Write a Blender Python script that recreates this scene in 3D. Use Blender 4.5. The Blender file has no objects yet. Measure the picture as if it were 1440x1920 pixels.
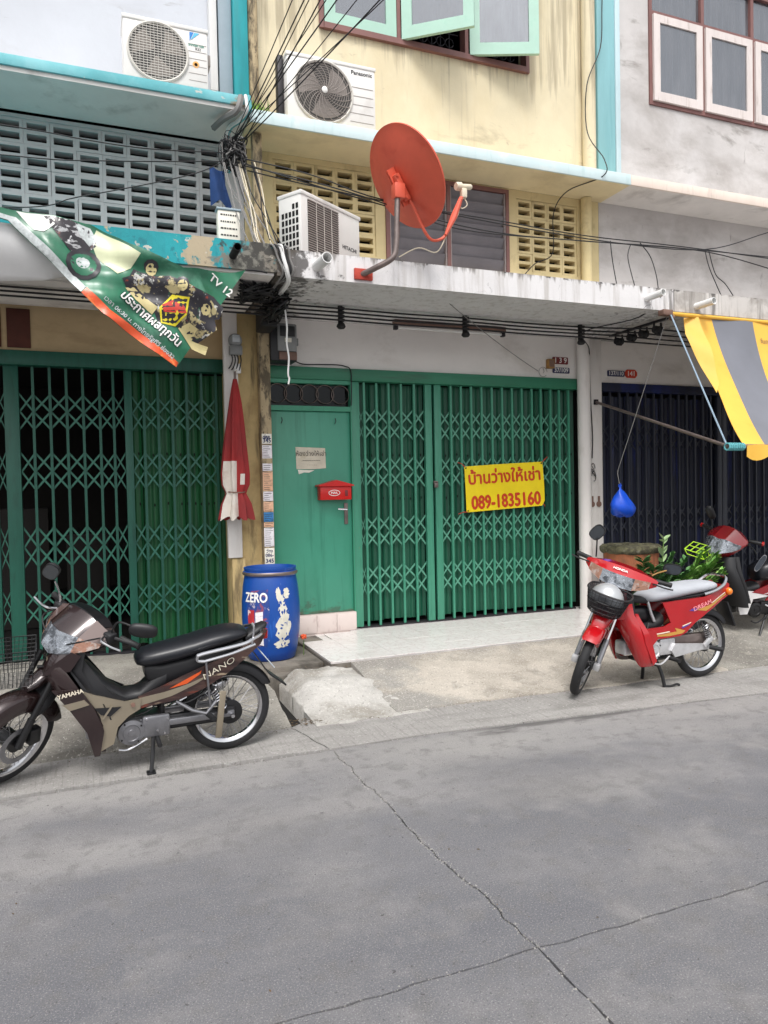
import bpy, bmesh, math, random
from mathutils import Vector, Matrix, Euler
R = math.radians
rnd = random.Random(7)
scn = bpy.context.scene
COL = scn.collection
# ------------------------------------------------------------------ camera
cd = bpy.data.cameras.new('camera'); cam = bpy.data.objects.new('camera', cd); COL.objects.link(cam)
yaw, pitch, roll = R(21.5), R(-1.54), R(-1.185)
fw = Vector((math.sin(yaw)*math.cos(pitch), math.cos(yaw)*math.cos(pitch), math.sin(pitch)))
rt = Vector((math.cos(yaw), -math.sin(yaw), 0)); up = rt.cross(fw)
r2 = math.cos(roll)*rt + math.sin(roll)*up; u2 = -math.sin(roll)*rt + math.cos(roll)*up
cam.matrix_world = Matrix(((r2.x,u2.x,-fw.x,0),(r2.y,u2.y,-fw.y,0),(r2.z,u2.z,-fw.z,1.6),(0,0,0,1)))
cd.sensor_fit = 'HORIZONTAL'; cd.sensor_width = 36; cd.lens = 1370/1440*36; cd.clip_start = .05; cd.clip_end = 2000
scn.camera = cam
# ------------------------------------------------------------------ world, sun, exposure
SUN_EL, SUN_AZ = R(58), R(200)     # azimuth measured from +Y, clockwise
wd = bpy.data.worlds.new('World'); scn.world = wd; wd.use_nodes = True
nt = wd.node_tree; bg = nt.nodes['Background']
sky = nt.nodes.new('ShaderNodeTexSky'); sky.sky_type = 'NISHITA'; sky.sun_disc = False
sky.sun_elevation = SUN_EL; sky.sun_rotation = SUN_AZ; sky.air_density = 1.0; sky.dust_density = 4.0; sky.ozone_density = 1.0
hs = nt.nodes.new('ShaderNodeHueSaturation'); hs.inputs['Saturation'].default_value = .16
nt.links.new(sky.outputs[0], hs.inputs['Color']); nt.links.new(hs.outputs[0], bg.inputs['Color'])
bg.inputs['Strength'].default_value = .15
sl = bpy.data.lights.new('sun', 'SUN'); so = bpy.data.objects.new('sun', sl); COL.objects.link(so)
sl.energy = 1.3; sl.angle = R(16); sl.color = (1, .97, .93)
sd = Vector((math.sin(SUN_AZ)*math.cos(SUN_EL), math.cos(SUN_AZ)*math.cos(SUN_EL), math.sin(SUN_EL)))
so.rotation_euler = (-sd).to_track_quat('-Z', 'Y').to_euler(); so.location = sd*30
scn.view_settings.view_transform = 'Standard'; scn.view_settings.look = 'None'
scn.view_settings.gamma = 1; scn.view_settings.use_curve_mapping = False; scn.view_settings.exposure = .6
scn.cycles.use_denoising = True; scn.cycles.max_bounces = 8; scn.cycles.transparent_max_bounces = 12
# ------------------------------------------------------------------ materials
def S(r, g, b):
    f = lambda c: (c/255/12.92) if c/255 <= .04045 else ((c/255+.055)/1.055)**2.4
    return (f(r), f(g), f(b), 1)
MATS = {}
def mat(name, col, rough=.6, metal=0., var=.0, vscale=3., layers=(), bump=0., bscale=60., spec=.5, coat=0., rnd_off=False, trans=0., alpha=1., zmask=None, stripes=None, sheen=0.):
    m = bpy.data.materials.new(name); m.use_nodes = True; t = m.node_tree; N = t.nodes; L = t.links
    bs = N['Principled BSDF']
    bs.inputs['Roughness'].default_value = rough; bs.inputs['Metallic'].default_value = metal
    bs.inputs['Specular IOR Level'].default_value = spec; bs.inputs['Coat Weight'].default_value = coat; bs.inputs['Coat Roughness'].default_value = .08
    bs.inputs['Transmission Weight'].default_value = trans; bs.inputs['Alpha'].default_value = alpha
    bs.inputs['Base Color'].default_value = col
    MATS[name] = m
    if not (var or layers or bump): return m
    tc = N.new('ShaderNodeTexCoord'); co = tc.outputs['Object']
    if rnd_off:
        oi = N.new('ShaderNodeObjectInfo'); ml = N.new('ShaderNodeMath'); ml.operation = 'MULTIPLY'; ml.inputs[1].default_value = 37
        L.new(oi.outputs['Random'], ml.inputs[0]); ad = N.new('ShaderNodeVectorMath'); ad.operation = 'ADD'
        L.new(co, ad.inputs[0]); L.new(ml.outputs[0], ad.inputs[1]); co = ad.outputs[0]
    def noise(scale, detail=5., rgh=.6, dist=0.):
        n = N.new('ShaderNodeTexNoise'); n.inputs['Detail'].default_value = detail; n.inputs['Roughness'].default_value = rgh; n.inputs['Distortion'].default_value = dist
        if isinstance(scale, (tuple, list)) and scale[0] == 'crack':
            wn = N.new('ShaderNodeTexNoise'); wn.inputs['Scale'].default_value = scale[1]*2.5; wn.inputs['Detail'].default_value = 6; L.new(co, wn.inputs['Vector'])
            wa = N.new('ShaderNodeVectorMath'); wa.operation = 'MULTIPLY_ADD'; wa.inputs[1].default_value = (scale[3],)*3; L.new(wn.outputs['Color'], wa.inputs[0]); L.new(co, wa.inputs[2])
            vo = N.new('ShaderNodeTexVoronoi'); vo.feature = 'DISTANCE_TO_EDGE'; vo.inputs['Scale'].default_value = scale[1]; L.new(wa.outputs[0], vo.inputs['Vector'])
            ms = N.new('ShaderNodeMath'); ms.operation = 'MULTIPLY_ADD'; ms.inputs[1].default_value = -scale[2]; ms.inputs[2].default_value = 1; L.new(vo.outputs['Distance'], ms.inputs[0]); return ms.outputs[0]
        if isinstance(scale, (tuple, list)):
            mp = N.new('ShaderNodeMapping'); mp.inputs['Scale'].default_value = scale; L.new(co, mp.inputs['Vector']); L.new(mp.outputs[0], n.inputs['Vector']); n.inputs['Scale'].default_value = 1
        else:
            L.new(co, n.inputs['Vector']); n.inputs['Scale'].default_value = scale
        return n.outputs['Fac']
    cur = None
    def mix(a, b, fac):
        mx = N.new('ShaderNodeMix'); mx.data_type = 'RGBA'
        if fac is not None: L.new(fac, mx.inputs[0])
        for s, v in ((6, a), (7, b)):
            if isinstance(v, tuple): mx.inputs[s].default_value = v
            else: L.new(v, mx.inputs[s])
        return mx.outputs[2]
    cur = col
    if var:
        c2 = tuple(max(0, c*(1-2*var)) for c in col[:3])+(1,); c3 = tuple(min(1, c*(1+2*var)) for c in col[:3])+(1,)
        rp = N.new('ShaderNodeMapRange'); rp.inputs[1].default_value = .3; rp.inputs[2].default_value = .7; L.new(noise(vscale, 8., .65), rp.inputs[0])
        cur = mix(c2, c3, rp.outputs[0])
    for ly in layers:
        lc, sc, lo, hi, am = ly[:5]
        rp = N.new('ShaderNodeMapRange'); rp.inputs[1].default_value = lo; rp.inputs[2].default_value = hi; rp.inputs[4].default_value = am
        nf = noise(sc, 7., .62, .3)
        for zr in ly[5:]:   # height window: (axis, v0, v1): mask fades from 0 at v0 to 1 at v1
            sx = N.new('ShaderNodeSeparateXYZ'); L.new(co, sx.inputs[0])
            zm = N.new('ShaderNodeMapRange'); zm.inputs[1].default_value = zr[1]; zm.inputs[2].default_value = zr[2]; zm.inputs[3].default_value = -.35; zm.inputs[4].default_value = zr[3] if len(zr) > 3 else .0
            L.new(sx.outputs[zr[0]], zm.inputs[0]); ad = N.new('ShaderNodeMath'); L.new(nf, ad.inputs[0]); L.new(zm.outputs[0], ad.inputs[1]); nf = ad.outputs[0]
        L.new(nf, rp.inputs[0]); cur = mix(cur, lc, rp.outputs[0])
    if not isinstance(cur, tuple): L.new(cur, bs.inputs['Base Color'])
    if bump:
        b = N.new('ShaderNodeBump'); b.inputs['Strength'].default_value = min(1, bump); b.inputs['Distance'].default_value = .01*max(1, bump)
        L.new(noise(bscale, 6., .7), b.inputs['Height']); L.new(b.outputs[0], bs.inputs['Normal'])
    return m
DARKM = S(48, 46, 44); MOULD = S(70, 68, 62)
# ------------------------------------------------------------------ mesh builder
class MB:
    def __init__(s): s.v = []; s.f = []; s.mi = []; s.m = 0; s.M = None
    def add(s, vs, fs):
        o = len(s.v)
        if s.M is not None: vs = [s.M @ Vector(p) for p in vs]
        s.v += [tuple(p) for p in vs]; s.f += [tuple(i+o for i in f) for f in fs]; s.mi += [s.m]*len(fs); return s
    def box(s, x0, x1, y0, y1, z0, z1):
        return s.add([(x,y,z) for z in (z0,z1) for y in (y0,y1) for x in (x0,x1)], [(0,2,3,1),(4,5,7,6),(0,1,5,4),(2,6,7,3),(0,4,6,2),(1,3,7,5)])
    def bbox(s, x0, x1, y0, y1, z0, z1, b=.01):   # box with chamfered edges
        bm = bmesh.new(); bmesh.ops.create_cube(bm, size=1)
        for v in bm.verts: v.co = Vector((x0+(v.co.x+.5)*(x1-x0), y0+(v.co.y+.5)*(y1-y0), z0+(v.co.z+.5)*(z1-z0)))
        bmesh.ops.bevel(bm, geom=list(bm.edges), offset=b, segments=2, affect='EDGES', profile=.5)
        return s.bm(bm)
    def bm(s, bm):
        bm.verts.index_update(); s.add([v.co.copy() for v in bm.verts], [[v.index for v in f.verts] for f in bm.faces]); bm.free(); return s
    def ring(s, c, ax, r, n, ph=0, ry=None):
        ax = Vector(ax).normalized(); a = ax.orthogonal().normalized() if abs(ax.z) > .9 or True else None
        ref = Vector((0,0,1)) if abs(ax.z) < .95 else Vector((1,0,0))
        a = ref.cross(ax).normalized(); b = ax.cross(a)
        ry = r if ry is None else ry
        return [Vector(c)+a*(r*math.cos(ph+2*math.pi*i/n))+b*(ry*math.sin(ph+2*math.pi*i/n)) for i in range(n)]
    def skin(s, rings, caps=True, closed=False):
        n = len(rings[0]); vs = [p for r in rings for p in r]; fs = []
        k = len(rings)
        for j in range(k if closed else k-1):
            for i in range(n):
                a = j*n+i; b = j*n+(i+1) % n; j2 = (j+1) % k
                fs.append((a, b, j2*n+(i+1) % n, j2*n+i))
        if caps and not closed: fs += [tuple(range(n-1, -1, -1)), tuple(range((k-1)*n, k*n))]
        return s.add(vs, fs)
    def cyl(s, p0, p1, r0, r1=None, n=12, caps=True):
        p0 = Vector(p0); p1 = Vector(p1); ax = p1-p0; r1 = r0 if r1 is None else r1
        return s.skin([s.ring(p0, ax, r0, n), s.ring(p1, ax, r1, n)], caps)
    def tube(s, pts, r, n=6, closed=False):
        P = [Vector(p) for p in pts]; rings = []; k = len(P); rr = r if isinstance(r, (list, tuple)) else [r]*k
        a = None
        for i, p in enumerate(P):
            if closed: d = P[(i+1) % k]-P[i-1]
            else: d = P[min(i+1, k-1)]-P[max(i-1, 0)]
            if d.length < 1e-9: d = Vector((0,0,1))
            d.normalize()
            if a is None: a = (Vector((0,0,1)) if abs(d.z) < .9 else Vector((1,0,0))).cross(d).normalized()
            else:
                a = a-d*a.dot(d)
                a = a.normalized() if a.length > 1e-6 else d.orthogonal().normalized()
            b = d.cross(a)
            rings.append([p+a*(rr[i]*math.cos(2*math.pi*j/n))+b*(rr[i]*math.sin(2*math.pi*j/n)) for j in range(n)])
        return s.skin(rings, True, closed)
    def lathe(s, prof, c=(0,0,0), ax=(0,0,1), n=24, closed=False, sx=1.):
        rings = [s.ring(Vector(c)+Vector(ax).normalized()*h, ax, max(r, 1e-4), n) for r, h in prof]
        return s.skin(rings, not closed, closed)
    def ell(s, c, rx, ry, rz, n=12, m=8):
        c = Vector(c); rings = []
        for j in range(m+1):
            t = math.pi*j/m; q = max(math.sin(t), .02)
            rings.append([c+Vector((rx*q*math.cos(2*math.pi*i/n), ry*q*math.sin(2*math.pi*i/n), -rz*math.cos(t))) for i in range(n)])
        return s.skin(rings)
    def poly(s, pts2, y0, y1, axis='y'):   # extruded outline in x-z
        n = len(pts2); vs = [(x, y0, z) for x, z in pts2]+[(x, y1, z) for x, z in pts2]
        return s.add(vs, [tuple(range(n)), tuple(range(2*n-1, n-1, -1))]+[(i, i+n, (i+1) % n+n, (i+1) % n) for i in range(n)])
    def panel(s, pts2, yfun, th, step=.03):   # curved sheet: outline in x-z, y = yfun(x,z), thickness th
        bm = bmesh.new(); bm.faces.new([bm.verts.new((x, 0, z)) for x, z in pts2])
        xs = [p[0] for p in pts2]; zs = [p[1] for p in pts2]
        for k in range(1, int((max(xs)-min(xs))/step)+1):
            bmesh.ops.bisect_plane(bm, geom=bm.verts[:]+bm.edges[:]+bm.faces[:], plane_co=(min(xs)+k*step, 0, 0), plane_no=(1,0,0))
        for k in range(1, int((max(zs)-min(zs))/step)+1):
            bmesh.ops.bisect_plane(bm, geom=bm.verts[:]+bm.edges[:]+bm.faces[:], plane_co=(0, 0, min(zs)+k*step), plane_no=(0,0,1))
        bm.verts.index_update(); n = len(bm.verts)
        top = [(v.co.x, yfun(v.co.x, v.co.z), v.co.z) for v in bm.verts]; fs = [[v.index for v in f.verts] for f in bm.faces]
        sides = [(e.verts[0].index, e.verts[1].index) for e in bm.edges if len(e.link_faces) == 1]
        bm.free()
        return s.add(top+[(x, y+th, z) for x, y, z in top], fs+[[i+n for i in reversed(f)] for f in fs]+[(a, b, b+n, a+n) for a, b in sides])
    def loft(s, secs, n=20, ex=2.6):   # secs: (x, zc, hy, hz [, yc]); rounded cross-sections in the y-z plane
        rings = []
        for q in secs:
            x, zc, hy, hz = q[:4]; yc = q[4] if len(q) > 4 else 0; ring = []
            for i in range(n):
                t = 2*math.pi*i/n; c = math.cos(t); d = math.sin(t)
                ring.append((x, yc+hy*math.copysign(abs(c)**(2/ex), c), zc+hz*math.copysign(abs(d)**(2/ex), d)))
            rings.append(ring)
        return s.skin(rings)
    def mesh(s, name, mats, smooth=None, shift=None):
        me = bpy.data.meshes.new(name)
        vs = s.v if shift is None else [(x-shift[0], y-shift[1], z-shift[2]) for x, y, z in s.v]
        me.from_pydata(vs, [], s.f)
        for m in (mats if isinstance(mats, (list, tuple)) else [mats]): me.materials.append(MATS[m] if isinstance(m, str) else m)
        if any(s.mi): me.polygons.foreach_set('material_index', s.mi)
        bm = bmesh.new(); bm.from_mesh(me); bmesh.ops.recalc_face_normals(bm, faces=bm.faces); bm.to_mesh(me); bm.free()
        if smooth is not None:
            me.polygons.foreach_set('use_smooth', [True]*len(me.polygons)); me.set_sharp_from_angle(angle=R(smooth))
        me.update(); return me
    def build(s, name, mats, parent=None, smooth=35, label=None, cat=None, group=None, kind=None, local=False):
        if parent is None and s.v:
            xs, ys, zs = zip(*s.v); sh = ((min(xs)+max(xs))/2, (min(ys)+max(ys))/2, min(zs))
            o = bpy.data.objects.new(name, s.mesh(name, mats, smooth, sh)); o.location = sh
        else:
            o = bpy.data.objects.new(name, s.mesh(name, mats, smooth))
            o.parent = parent
            if not local: o.matrix_parent_inverse = WM[parent.name].inverted()
            WM[o.name] = WM[parent.name] if local else Matrix()
        COL.objects.link(o)
        if parent is None: WM[o.name] = Matrix.Translation(o.location)
        return tag(o, label, cat, group, kind)
WM = {}
def tag(o, label=None, cat=None, group=None, kind=None):
    for k, v in (('label', label), ('category', cat), ('group', group), ('kind', kind)):
        if v: o[k] = v
    return o
def thing(name, loc, label, cat, group=None, rot=(0,0,0)):
    o = bpy.data.objects.new(name, None); COL.objects.link(o); o.location = loc; o.rotation_euler = rot; o.empty_display_size = .1
    WM[o.name] = Matrix.Translation(loc) @ Euler(rot).to_matrix().to_4x4()
    return tag(o, label, cat, group)
def copyto(src, parent, name=None, M=None):      # a copy that shares mesh data, moved by M (world)
    c = src.copy(); COL.objects.link(c); c.parent = parent
    if name: c.name = name
    if M is not None: c.location = M
    return c
def wall(mb, x0, x1, z0, z1, y0, y1, holes=()):  # a wall slab with rectangular openings, one connected shell
    xs = sorted({x0, x1, *[v for h in holes for v in h[:2]]}); zs = sorted({z0, z1, *[v for h in holes for v in h[2:]]})
    def solid(i, j):
        if i < 0 or j < 0 or i >= len(xs)-1 or j >= len(zs)-1: return False
        cx = (xs[i]+xs[i+1])/2; cz = (zs[j]+zs[j+1])/2
        return not any(h[0] < cx < h[1] and h[2] < cz < h[3] for h in holes)
    for i in range(len(xs)-1):
        for j in range(len(zs)-1):
            if not solid(i, j): continue
            a, b, c, d = xs[i], xs[i+1], zs[j], zs[j+1]
            mb.add([(a,y0,c),(b,y0,c),(b,y0,d),(a,y0,d)], [(0,1,2,3)]); mb.add([(a,y1,c),(b,y1,c),(b,y1,d),(a,y1,d)], [(3,2,1,0)])
            if not solid(i-1, j): mb.add([(a,y0,c),(a,y1,c),(a,y1,d),(a,y0,d)], [(3,2,1,0)])
            if not solid(i+1, j): mb.add([(b,y0,c),(b,y1,c),(b,y1,d),(b,y0,d)], [(0,1,2,3)])
            if not solid(i, j-1): mb.add([(a,y0,c),(b,y0,c),(b,y1,c),(a,y1,c)], [(3,2,1,0)])
            if not solid(i, j+1): mb.add([(a,y0,d),(b,y0,d),(b,y1,d),(a,y1,d)], [(0,1,2,3)])
    bm = bmesh.new(); vs = [bm.verts.new(v) for v in mb.v]
    for f in mb.f: bm.faces.new([vs[i] for i in f])
    bmesh.ops.remove_doubles(bm, verts=bm.verts, dist=1e-5); mb.v = []; mb.f = []; mb.mi = []
    return mb.bm(bm)
def text_mb(body, size, bold=0., squash=1., align='CENTER', sp=1.):
    c = bpy.data.curves.new('lettering', 'FONT'); c.body = body; c.size = size; c.align_x = align; c.align_y = 'CENTER'; c.space_character = sp
    c.resolution_u = 3
    o = bpy.data.objects.new('lettering', c); COL.objects.link(o); dg = bpy.context.evaluated_depsgraph_get()
    me = bpy.data.meshes.new_from_object(o.evaluated_get(dg)); bpy.data.objects.remove(o); bpy.data.curves.remove(c)
    vs = [(v.co.x*squash, v.co.y) for v in me.vertices]; fs = [tuple(p.vertices) for p in me.polygons]; bpy.data.meshes.remove(me)
    offs = [(0, 0)] if not bold else [(-bold, 0), (bold, 0), (0, bold), (0, -bold), (0, 0)]
    V = []; F = []
    for k, (dx, dy) in enumerate(offs):
        o = len(V); V += [(x+dx, y+dy, k*.00012) for x, y in vs]; F += [tuple(i+o for i in f) for f in fs]
    return V, F
def put_text(mb, body, size, origin, xdir, ydir, bold=0., squash=1., align='CENTER', warp=None, sp=1.):
    V, F = text_mb(body, size, bold, squash, align, sp); xd = Vector(xdir).normalized(); yd = Vector(ydir).normalized(); n = xd.cross(yd); o = Vector(origin)
    vs = [o+xd*x+yd*y+n*z for x, y, z in V]
    if warp: vs = [warp(v) for v in vs]
    return mb.add(vs, F)
def sag(p0, p1, s=.1, n=10, jit=0.):
    p0 = Vector(p0); p1 = Vector(p1)
    return [p0.lerp(p1, t/n)+Vector((rnd.uniform(-jit,jit), rnd.uniform(-jit,jit), -4*s*(t/n)*(1-t/n)+rnd.uniform(-jit,jit))) for t in range(n+1)]
def spline(pts, n=6):   # Catmull-Rom through the points
    P = [Vector(p) for p in pts]; out = []
    for i in range(len(P)-1):
        a, b, c, d = P[max(i-1,0)], P[i], P[i+1], P[min(i+2, len(P)-1)]
        for k in range(n):
            t = k/n; out.append(.5*((2*b)+(c-a)*t+(2*a-5*b+4*c-d)*t*t+(3*b-a-3*c+d)*t**3))
    return out+[P[-1]]
# ------------------------------------------------------------------ surface materials
mat('road_concrete', S(130,128,128), .88, var=.10, vscale=1.1, layers=[(S(100,100,105), (.35,1.2,1), .42, .60, .75), (S(96,97,103), 1.0, .40, .58, .65, (1, 3.9, 3.0, .05)), (S(152,149,146), (.4,1.1,1), .40, .62, .7, (1, 2.6, 4.2, .08)), (S(146,143,141), 3.1, .54, .70, .4), (S(104,102,102), 8, .52, .64, .55), (S(174,172,170), 170, .54, .64, .5), (S(70,69,71), 150, .56, .65, .6), (S(64,62,64), 45, .63, .69, .75), (S(56,54,56), 5.5, .725, .745, .85), (S(178,172,162), 3.3, .72, .78, .4), (S(86,83,82), (1.1,7,1), .40, .52, .8, (1, 4.02, 4.22, .02), (0, 1.9, 2.5, .02), (0, 4.4, 3.5, .02))], bump=.6, bscale=130)
mat('gutter_concrete', S(151,148,145), .85, var=.07, vscale=2.2, layers=[(S(120,118,114), (1.2,5,2), .5, .66, .7), (S(90,86,82), 5, .66, .74, .7), (S(188,186,182), 60, .58, .66, .7), (S(88,84,80), 66, .60, .66, .75), (S(104,100,96), (60,3,3), .54, .62, .35)], bump=.6, bscale=70)
mat('ramp_aggregate', S(186,178,167), .9, var=.08, vscale=2.5, layers=[(S(152,144,133), 1.6, .44, .60, .8), (S(128,122,115), 3.4, .54, .66, .6), (S(150,147,142), 2.2, .40, .55, .9, (0, 2.9, 2.2, .10)), (S(140,135,129), 2.6, .42, .60, .7, (1, 5.3, 5.85, .08)), (S(226,220,210), 75, .56, .65, .65), (S(98,91,83), 66, .58, .66, .65)], bump=.9, bscale=130)
mat('pavement_concrete', S(150,146,138), .9, var=.09, vscale=1.8, layers=[(S(112,108,102), 1.3, .46, .62, .8), (S(178,172,160), 5, .6, .7, .5), (S(84,79,74), 70, .58, .65, .8), (S(204,199,192), 60, .58, .65, .7)], bump=.8, bscale=110)
mat('mound_concrete', S(188,185,180), .9, var=.07, vscale=3.5, layers=[(S(140,134,124), 2.2, .5, .64, .75), (S(108,104,98), 64, .59, .66, .75), (S(220,217,212), 55, .58, .65, .7)], bump=1., bscale=80)
mat('slab_grime', S(118,112,104), .9, var=.12, vscale=4, layers=[(S(72,68,62), 3, .48, .62, .8)], bump=.7, bscale=70)
mat('dark_void', S(22,20,19), .95)
mat('white_tile', S(218,214,212), .25, var=.02, vscale=4, layers=[(S(186,166,166), ('crack', 9, 9, .12), .55, 1., .6), (S(190,176,174), 26, .60, .66, .45), (S(176,168,160), 1.1, .55, .75, .4)], bump=.05, bscale=20, rnd_off=True, spec=.5)
mat('step_tile', S(214,200,194), .3, var=.02, layers=[(S(190,170,166), (14,9,5), .56, .62, .5)], rnd_off=True)
mat('porch_grout', S(206,201,198), .8, var=.1, vscale=6)
mat('litter', S(92,74,52), .9, var=.4, vscale=9, rnd_off=True)
mat('joint_crumbs', S(158,155,151), .9, var=.2, vscale=30)
# ------------------------------------------------------------------ ground
def jag(p0, p1, n, a, seed):
    q = random.Random(seed); out = []; d = Vector((p1[0]-p0[0], p1[1]-p0[1])); L_ = d.length; nn = Vector((-d.y, d.x))/L_; w = 0; w2 = 0
    for i in range(n+1):
        w = .8*w+q.uniform(-a, a); w2 = .97*w2+q.uniform(-a, a)*.6
        k = 0 if i in (0, n) else 1
        out.append(Vector(p0)+d*(i/n)+nn*(w+w2)*k)
    return out
mb = MB(); mb.add([(-300,-300,-.035),(300,-300,-.035),(300,4.9,-.035),(1.40,4.9,-.035),(1.18,4.9,-.035),(-300,4.9,-.035),(300,6.1,-.035),(1.40,6.1,-.035),(1.18,6.1,-.035),(-300,6.1,-.035),(300,300,-.035),(-300,300,-.035)], [(0,1,2,3,4,5),(3,2,6,7),(5,4,8,9),(9,8,7,6,10,11)])
road = mb.build('road', 'road_concrete', kind='structure'); 
X = 1.39
jx1 = jag((X+.02, -9), (X, 2.15), 150, .004, 1); jx2 = jag((X, 2.15), (1.31, 4.335), 90, .006, 2)
jyL = jag((-14, 2.10), (X, 2.15), 260, .005, 3); jyR = jag((X, 2.15), (16, 2.02), 260, .005, 4)
def ye(x): return 4.335 if x < 2 else 4.335-.085*(x-2)
jeL = jag((-14, 4.36), (1.31, 4.335), 240, .003, 5)
jeR = [Vector((1.31+i*.06, ye(1.31+i*.06)+rnd.uniform(-.003,.003))) for i in range(245)]
def inset(P, g):
    n = len(P); out = []
    for i in range(n):
        d = P[(i+1) % n]-P[i-1]; d = d.normalized() if d.length > 1e-9 else Vector((1,0)); nn = Vector((-d.y, d.x))
        out.append(P[i]+nn*(g+.0012*math.sin(i*1.7)+.003*rnd.random()))
    return out
def slab(name, outline, m, parent, top=0., th=.032, g=.0028):
    P = inset(outline, g); n = len(P); mb = MB()
    bm = bmesh.new(); vs = [bm.verts.new((p.x, p.y, top)) for p in P]; f = bm.faces.new(vs); bmesh.ops.triangulate(bm, faces=[f])
    bm.verts.index_update(); fs = [[v.index for v in ff.verts] for ff in bm.faces]; bm.free()
    mb.add([(p.x, p.y, top) for p in P]+[(p.x, p.y, top-th) for p in P], fs+[(i, (i+1) % n, (i+1) % n+n, i+n) for i in range(n)])
    return mb.build(name, m, parent, smooth=None)
rev = lambda l: list(reversed(l))
slab('road_slab', [Vector((-14,-9))]+jx1[:1]+jx1[1:]+rev(jyL)[1:], 'road_concrete', road)
slab('road_slab', jx1[:1]+[Vector((16,-9))]+rev(jyR)+rev(jx1)[1:-1], 'road_concrete', road)
slab('road_slab', jyL+jx2[1:]+rev(jeL)[1:], 'road_concrete', road)
slab('road_slab', jyR+rev(jeR)+rev(jx2)[1:-1], 'road_concrete', road)
# crumbled mortar along the slab joints
mb = MB()
for J, dens in ((jx2, 9), (jyL[150:], 4), (jyR[:120], 4), (jx1[110:], 12)):
    for p in J:
        for k in range(dens):
            if rnd.random() < .3: continue
            r_ = rnd.uniform(.0012, .0042)*rnd.uniform(.5,1.5); x = p.x+rnd.gauss(0, .009); y = p.y+rnd.gauss(0, .009); a = rnd.random()*6
            mb.add([(x+r_*math.cos(a+k2*2.1), y+r_*math.sin(a+k2*2.1), .0005) for k2 in range(3)]+[(x, y, .003+r_*.45)], [(0,1,3),(1,2,3),(2,0,3)])
mb.build('joint_mortar', 'joint_crumbs', road, smooth=None, kind='stuff')
# gutter apron
gut = thing('gutter', (1.2, 4.6, 0), None, None); tag(gut, kind='structure')
def yb(x): return 4.86 if x < 2.1 else 4.86-.045*(x-2.1)
seam = jag((1.31, 4.345), (1.19, 4.86), 14, .006, 8)
slab('gutter_slab', [Vector((-14+i*.3, 4.365)) for i in range(51)]+seam+[Vector((1.17-i*.3, 4.98)) for i in range(0, 50)]+[Vector((-14, 4.98))], 'gutter_concrete', gut, top=.004, th=.036, g=.004)
slab('gutter_slab', [Vector((1.31+i*.06, ye(1.31+i*.06)+.008)) for i in range(245)]+[Vector((15.9-i*.06, yb(15.9-i*.06)+.15)) for i in range(242)]+[Vector((1.385, 4.99))]+rev(seam)[:-1], 'gutter_concrete', gut, top=.004, th=.036, g=.004)
# pavement height fields
from mathutils import noise as mnoise
def sm(a, b, x): t = min(1, max(0, (x-a)/(b-a))); return t*t*(3-2*t)
def hfield(name, x0, x1, ny, y0f, y1f, hf, m, parent, nx):
    vs = []; fs = []
    for i in range(nx+1):
        x = x0+(x1-x0)*i/nx; ya, yz = y0f(x), y1f(x)
        for j in range(ny+1):
            y = ya+(yz-ya)*j/ny; vs.append((x, y, hf(x, y)))
    for i in range(nx):
        for j in range(ny): a = i*(ny+1)+j; fs.append((a, a+ny+1, a+ny+2, a+1))
    # skirts
    o = len(vs); edge = [i*(ny+1) for i in range(nx+1)]+[nx*(ny+1)+j for j in range(1, ny+1)]+[i*(ny+1)+ny for i in range(nx-1, -1, -1)]+[j for j in range(ny-1, 0, -1)]
    vs += [(vs[e][0], vs[e][1], -.3) for e in edge]; k = len(edge)
    fs += [(edge[i], edge[(i+1) % k], o+(i+1) % k, o+i) for i in range(k)]
    mb = MB(); mb.add(vs, fs); return mb.build(name, m, parent, smooth=60)
def nz(x, y, s, a): return a*mnoise.noise(Vector((x*s, y*s, 3.1)))
pav = thing('pavement', (1.2, 6, 0), None, None); tag(pav, kind='structure')
def wob(x): return .03*mnoise.noise(Vector((x*3, 1.7, 0)))+.012*mnoise.noise(Vector((x*14, 5.7, 0)))
hfield('concrete_ramp', 1.98, 5.02, 60, lambda x: yb(x)+wob(x), lambda x: 5.87, lambda x, y: .008+.185*sm(yb(x)-.2, 6.3, y)+nz(x,y,6,.005)+nz(x,y,25,.002), 'ramp_aggregate', pav, 120)
hfield('concrete_ramp', 5.02, 12, 70, lambda x: yb(x)+wob(x), lambda x: 7.35 if x > 5.46 else 5.87, lambda x, y: .008+.185*sm(yb(x)-.2, 6.3, y)+nz(x,y,6,.004), 'pavement_concrete', pav, 160)
def hleft(x, y):
    f = 4.88+.22*sm(.1, 1.15, x)+.05*mnoise.noise(Vector((x*4,0,0)))
    return .008+.05*sm(4.8, f, y)+.075*sm(f, f+.28, y)*(1-.25*sm(-.5,-1.5,x))+nz(x,y,5,.014)*sm(4.9,5.2,y)+nz(x,y,18,.006)*sm(4.9,5.1,y)
hfield('kerb_pavement', -14, 1.20, 90, lambda x: 4.855+wob(x)*.5, lambda x: 7.35, hleft, 'pavement_concrete', pav, 260)
def hm(x, y):
    fr = 4.93+.1*mnoise.noise(Vector((x*3.3, 4, 0)))
    h = .125*sm(fr-.12, fr+.62, y)*(1-.62*sm(1.75, 2.25, x+.12*(5.4-y)))*sm(1.30, 1.52+.0*y, x)
    return .009+h+nz(x,y,7,.016)*sm(4.9,5.1,y)+nz(x,y,22,.008)*sm(4.9,5.0,y)
hfield('concrete_mound', 1.365, 2.22, 60, lambda x: 4.80+.03*mnoise.noise(Vector((x*6, 9, 0))), lambda x: 5.93-.05*sm(1.9,2.2,x), hm, 'mound_concrete', pav, 60)
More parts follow.
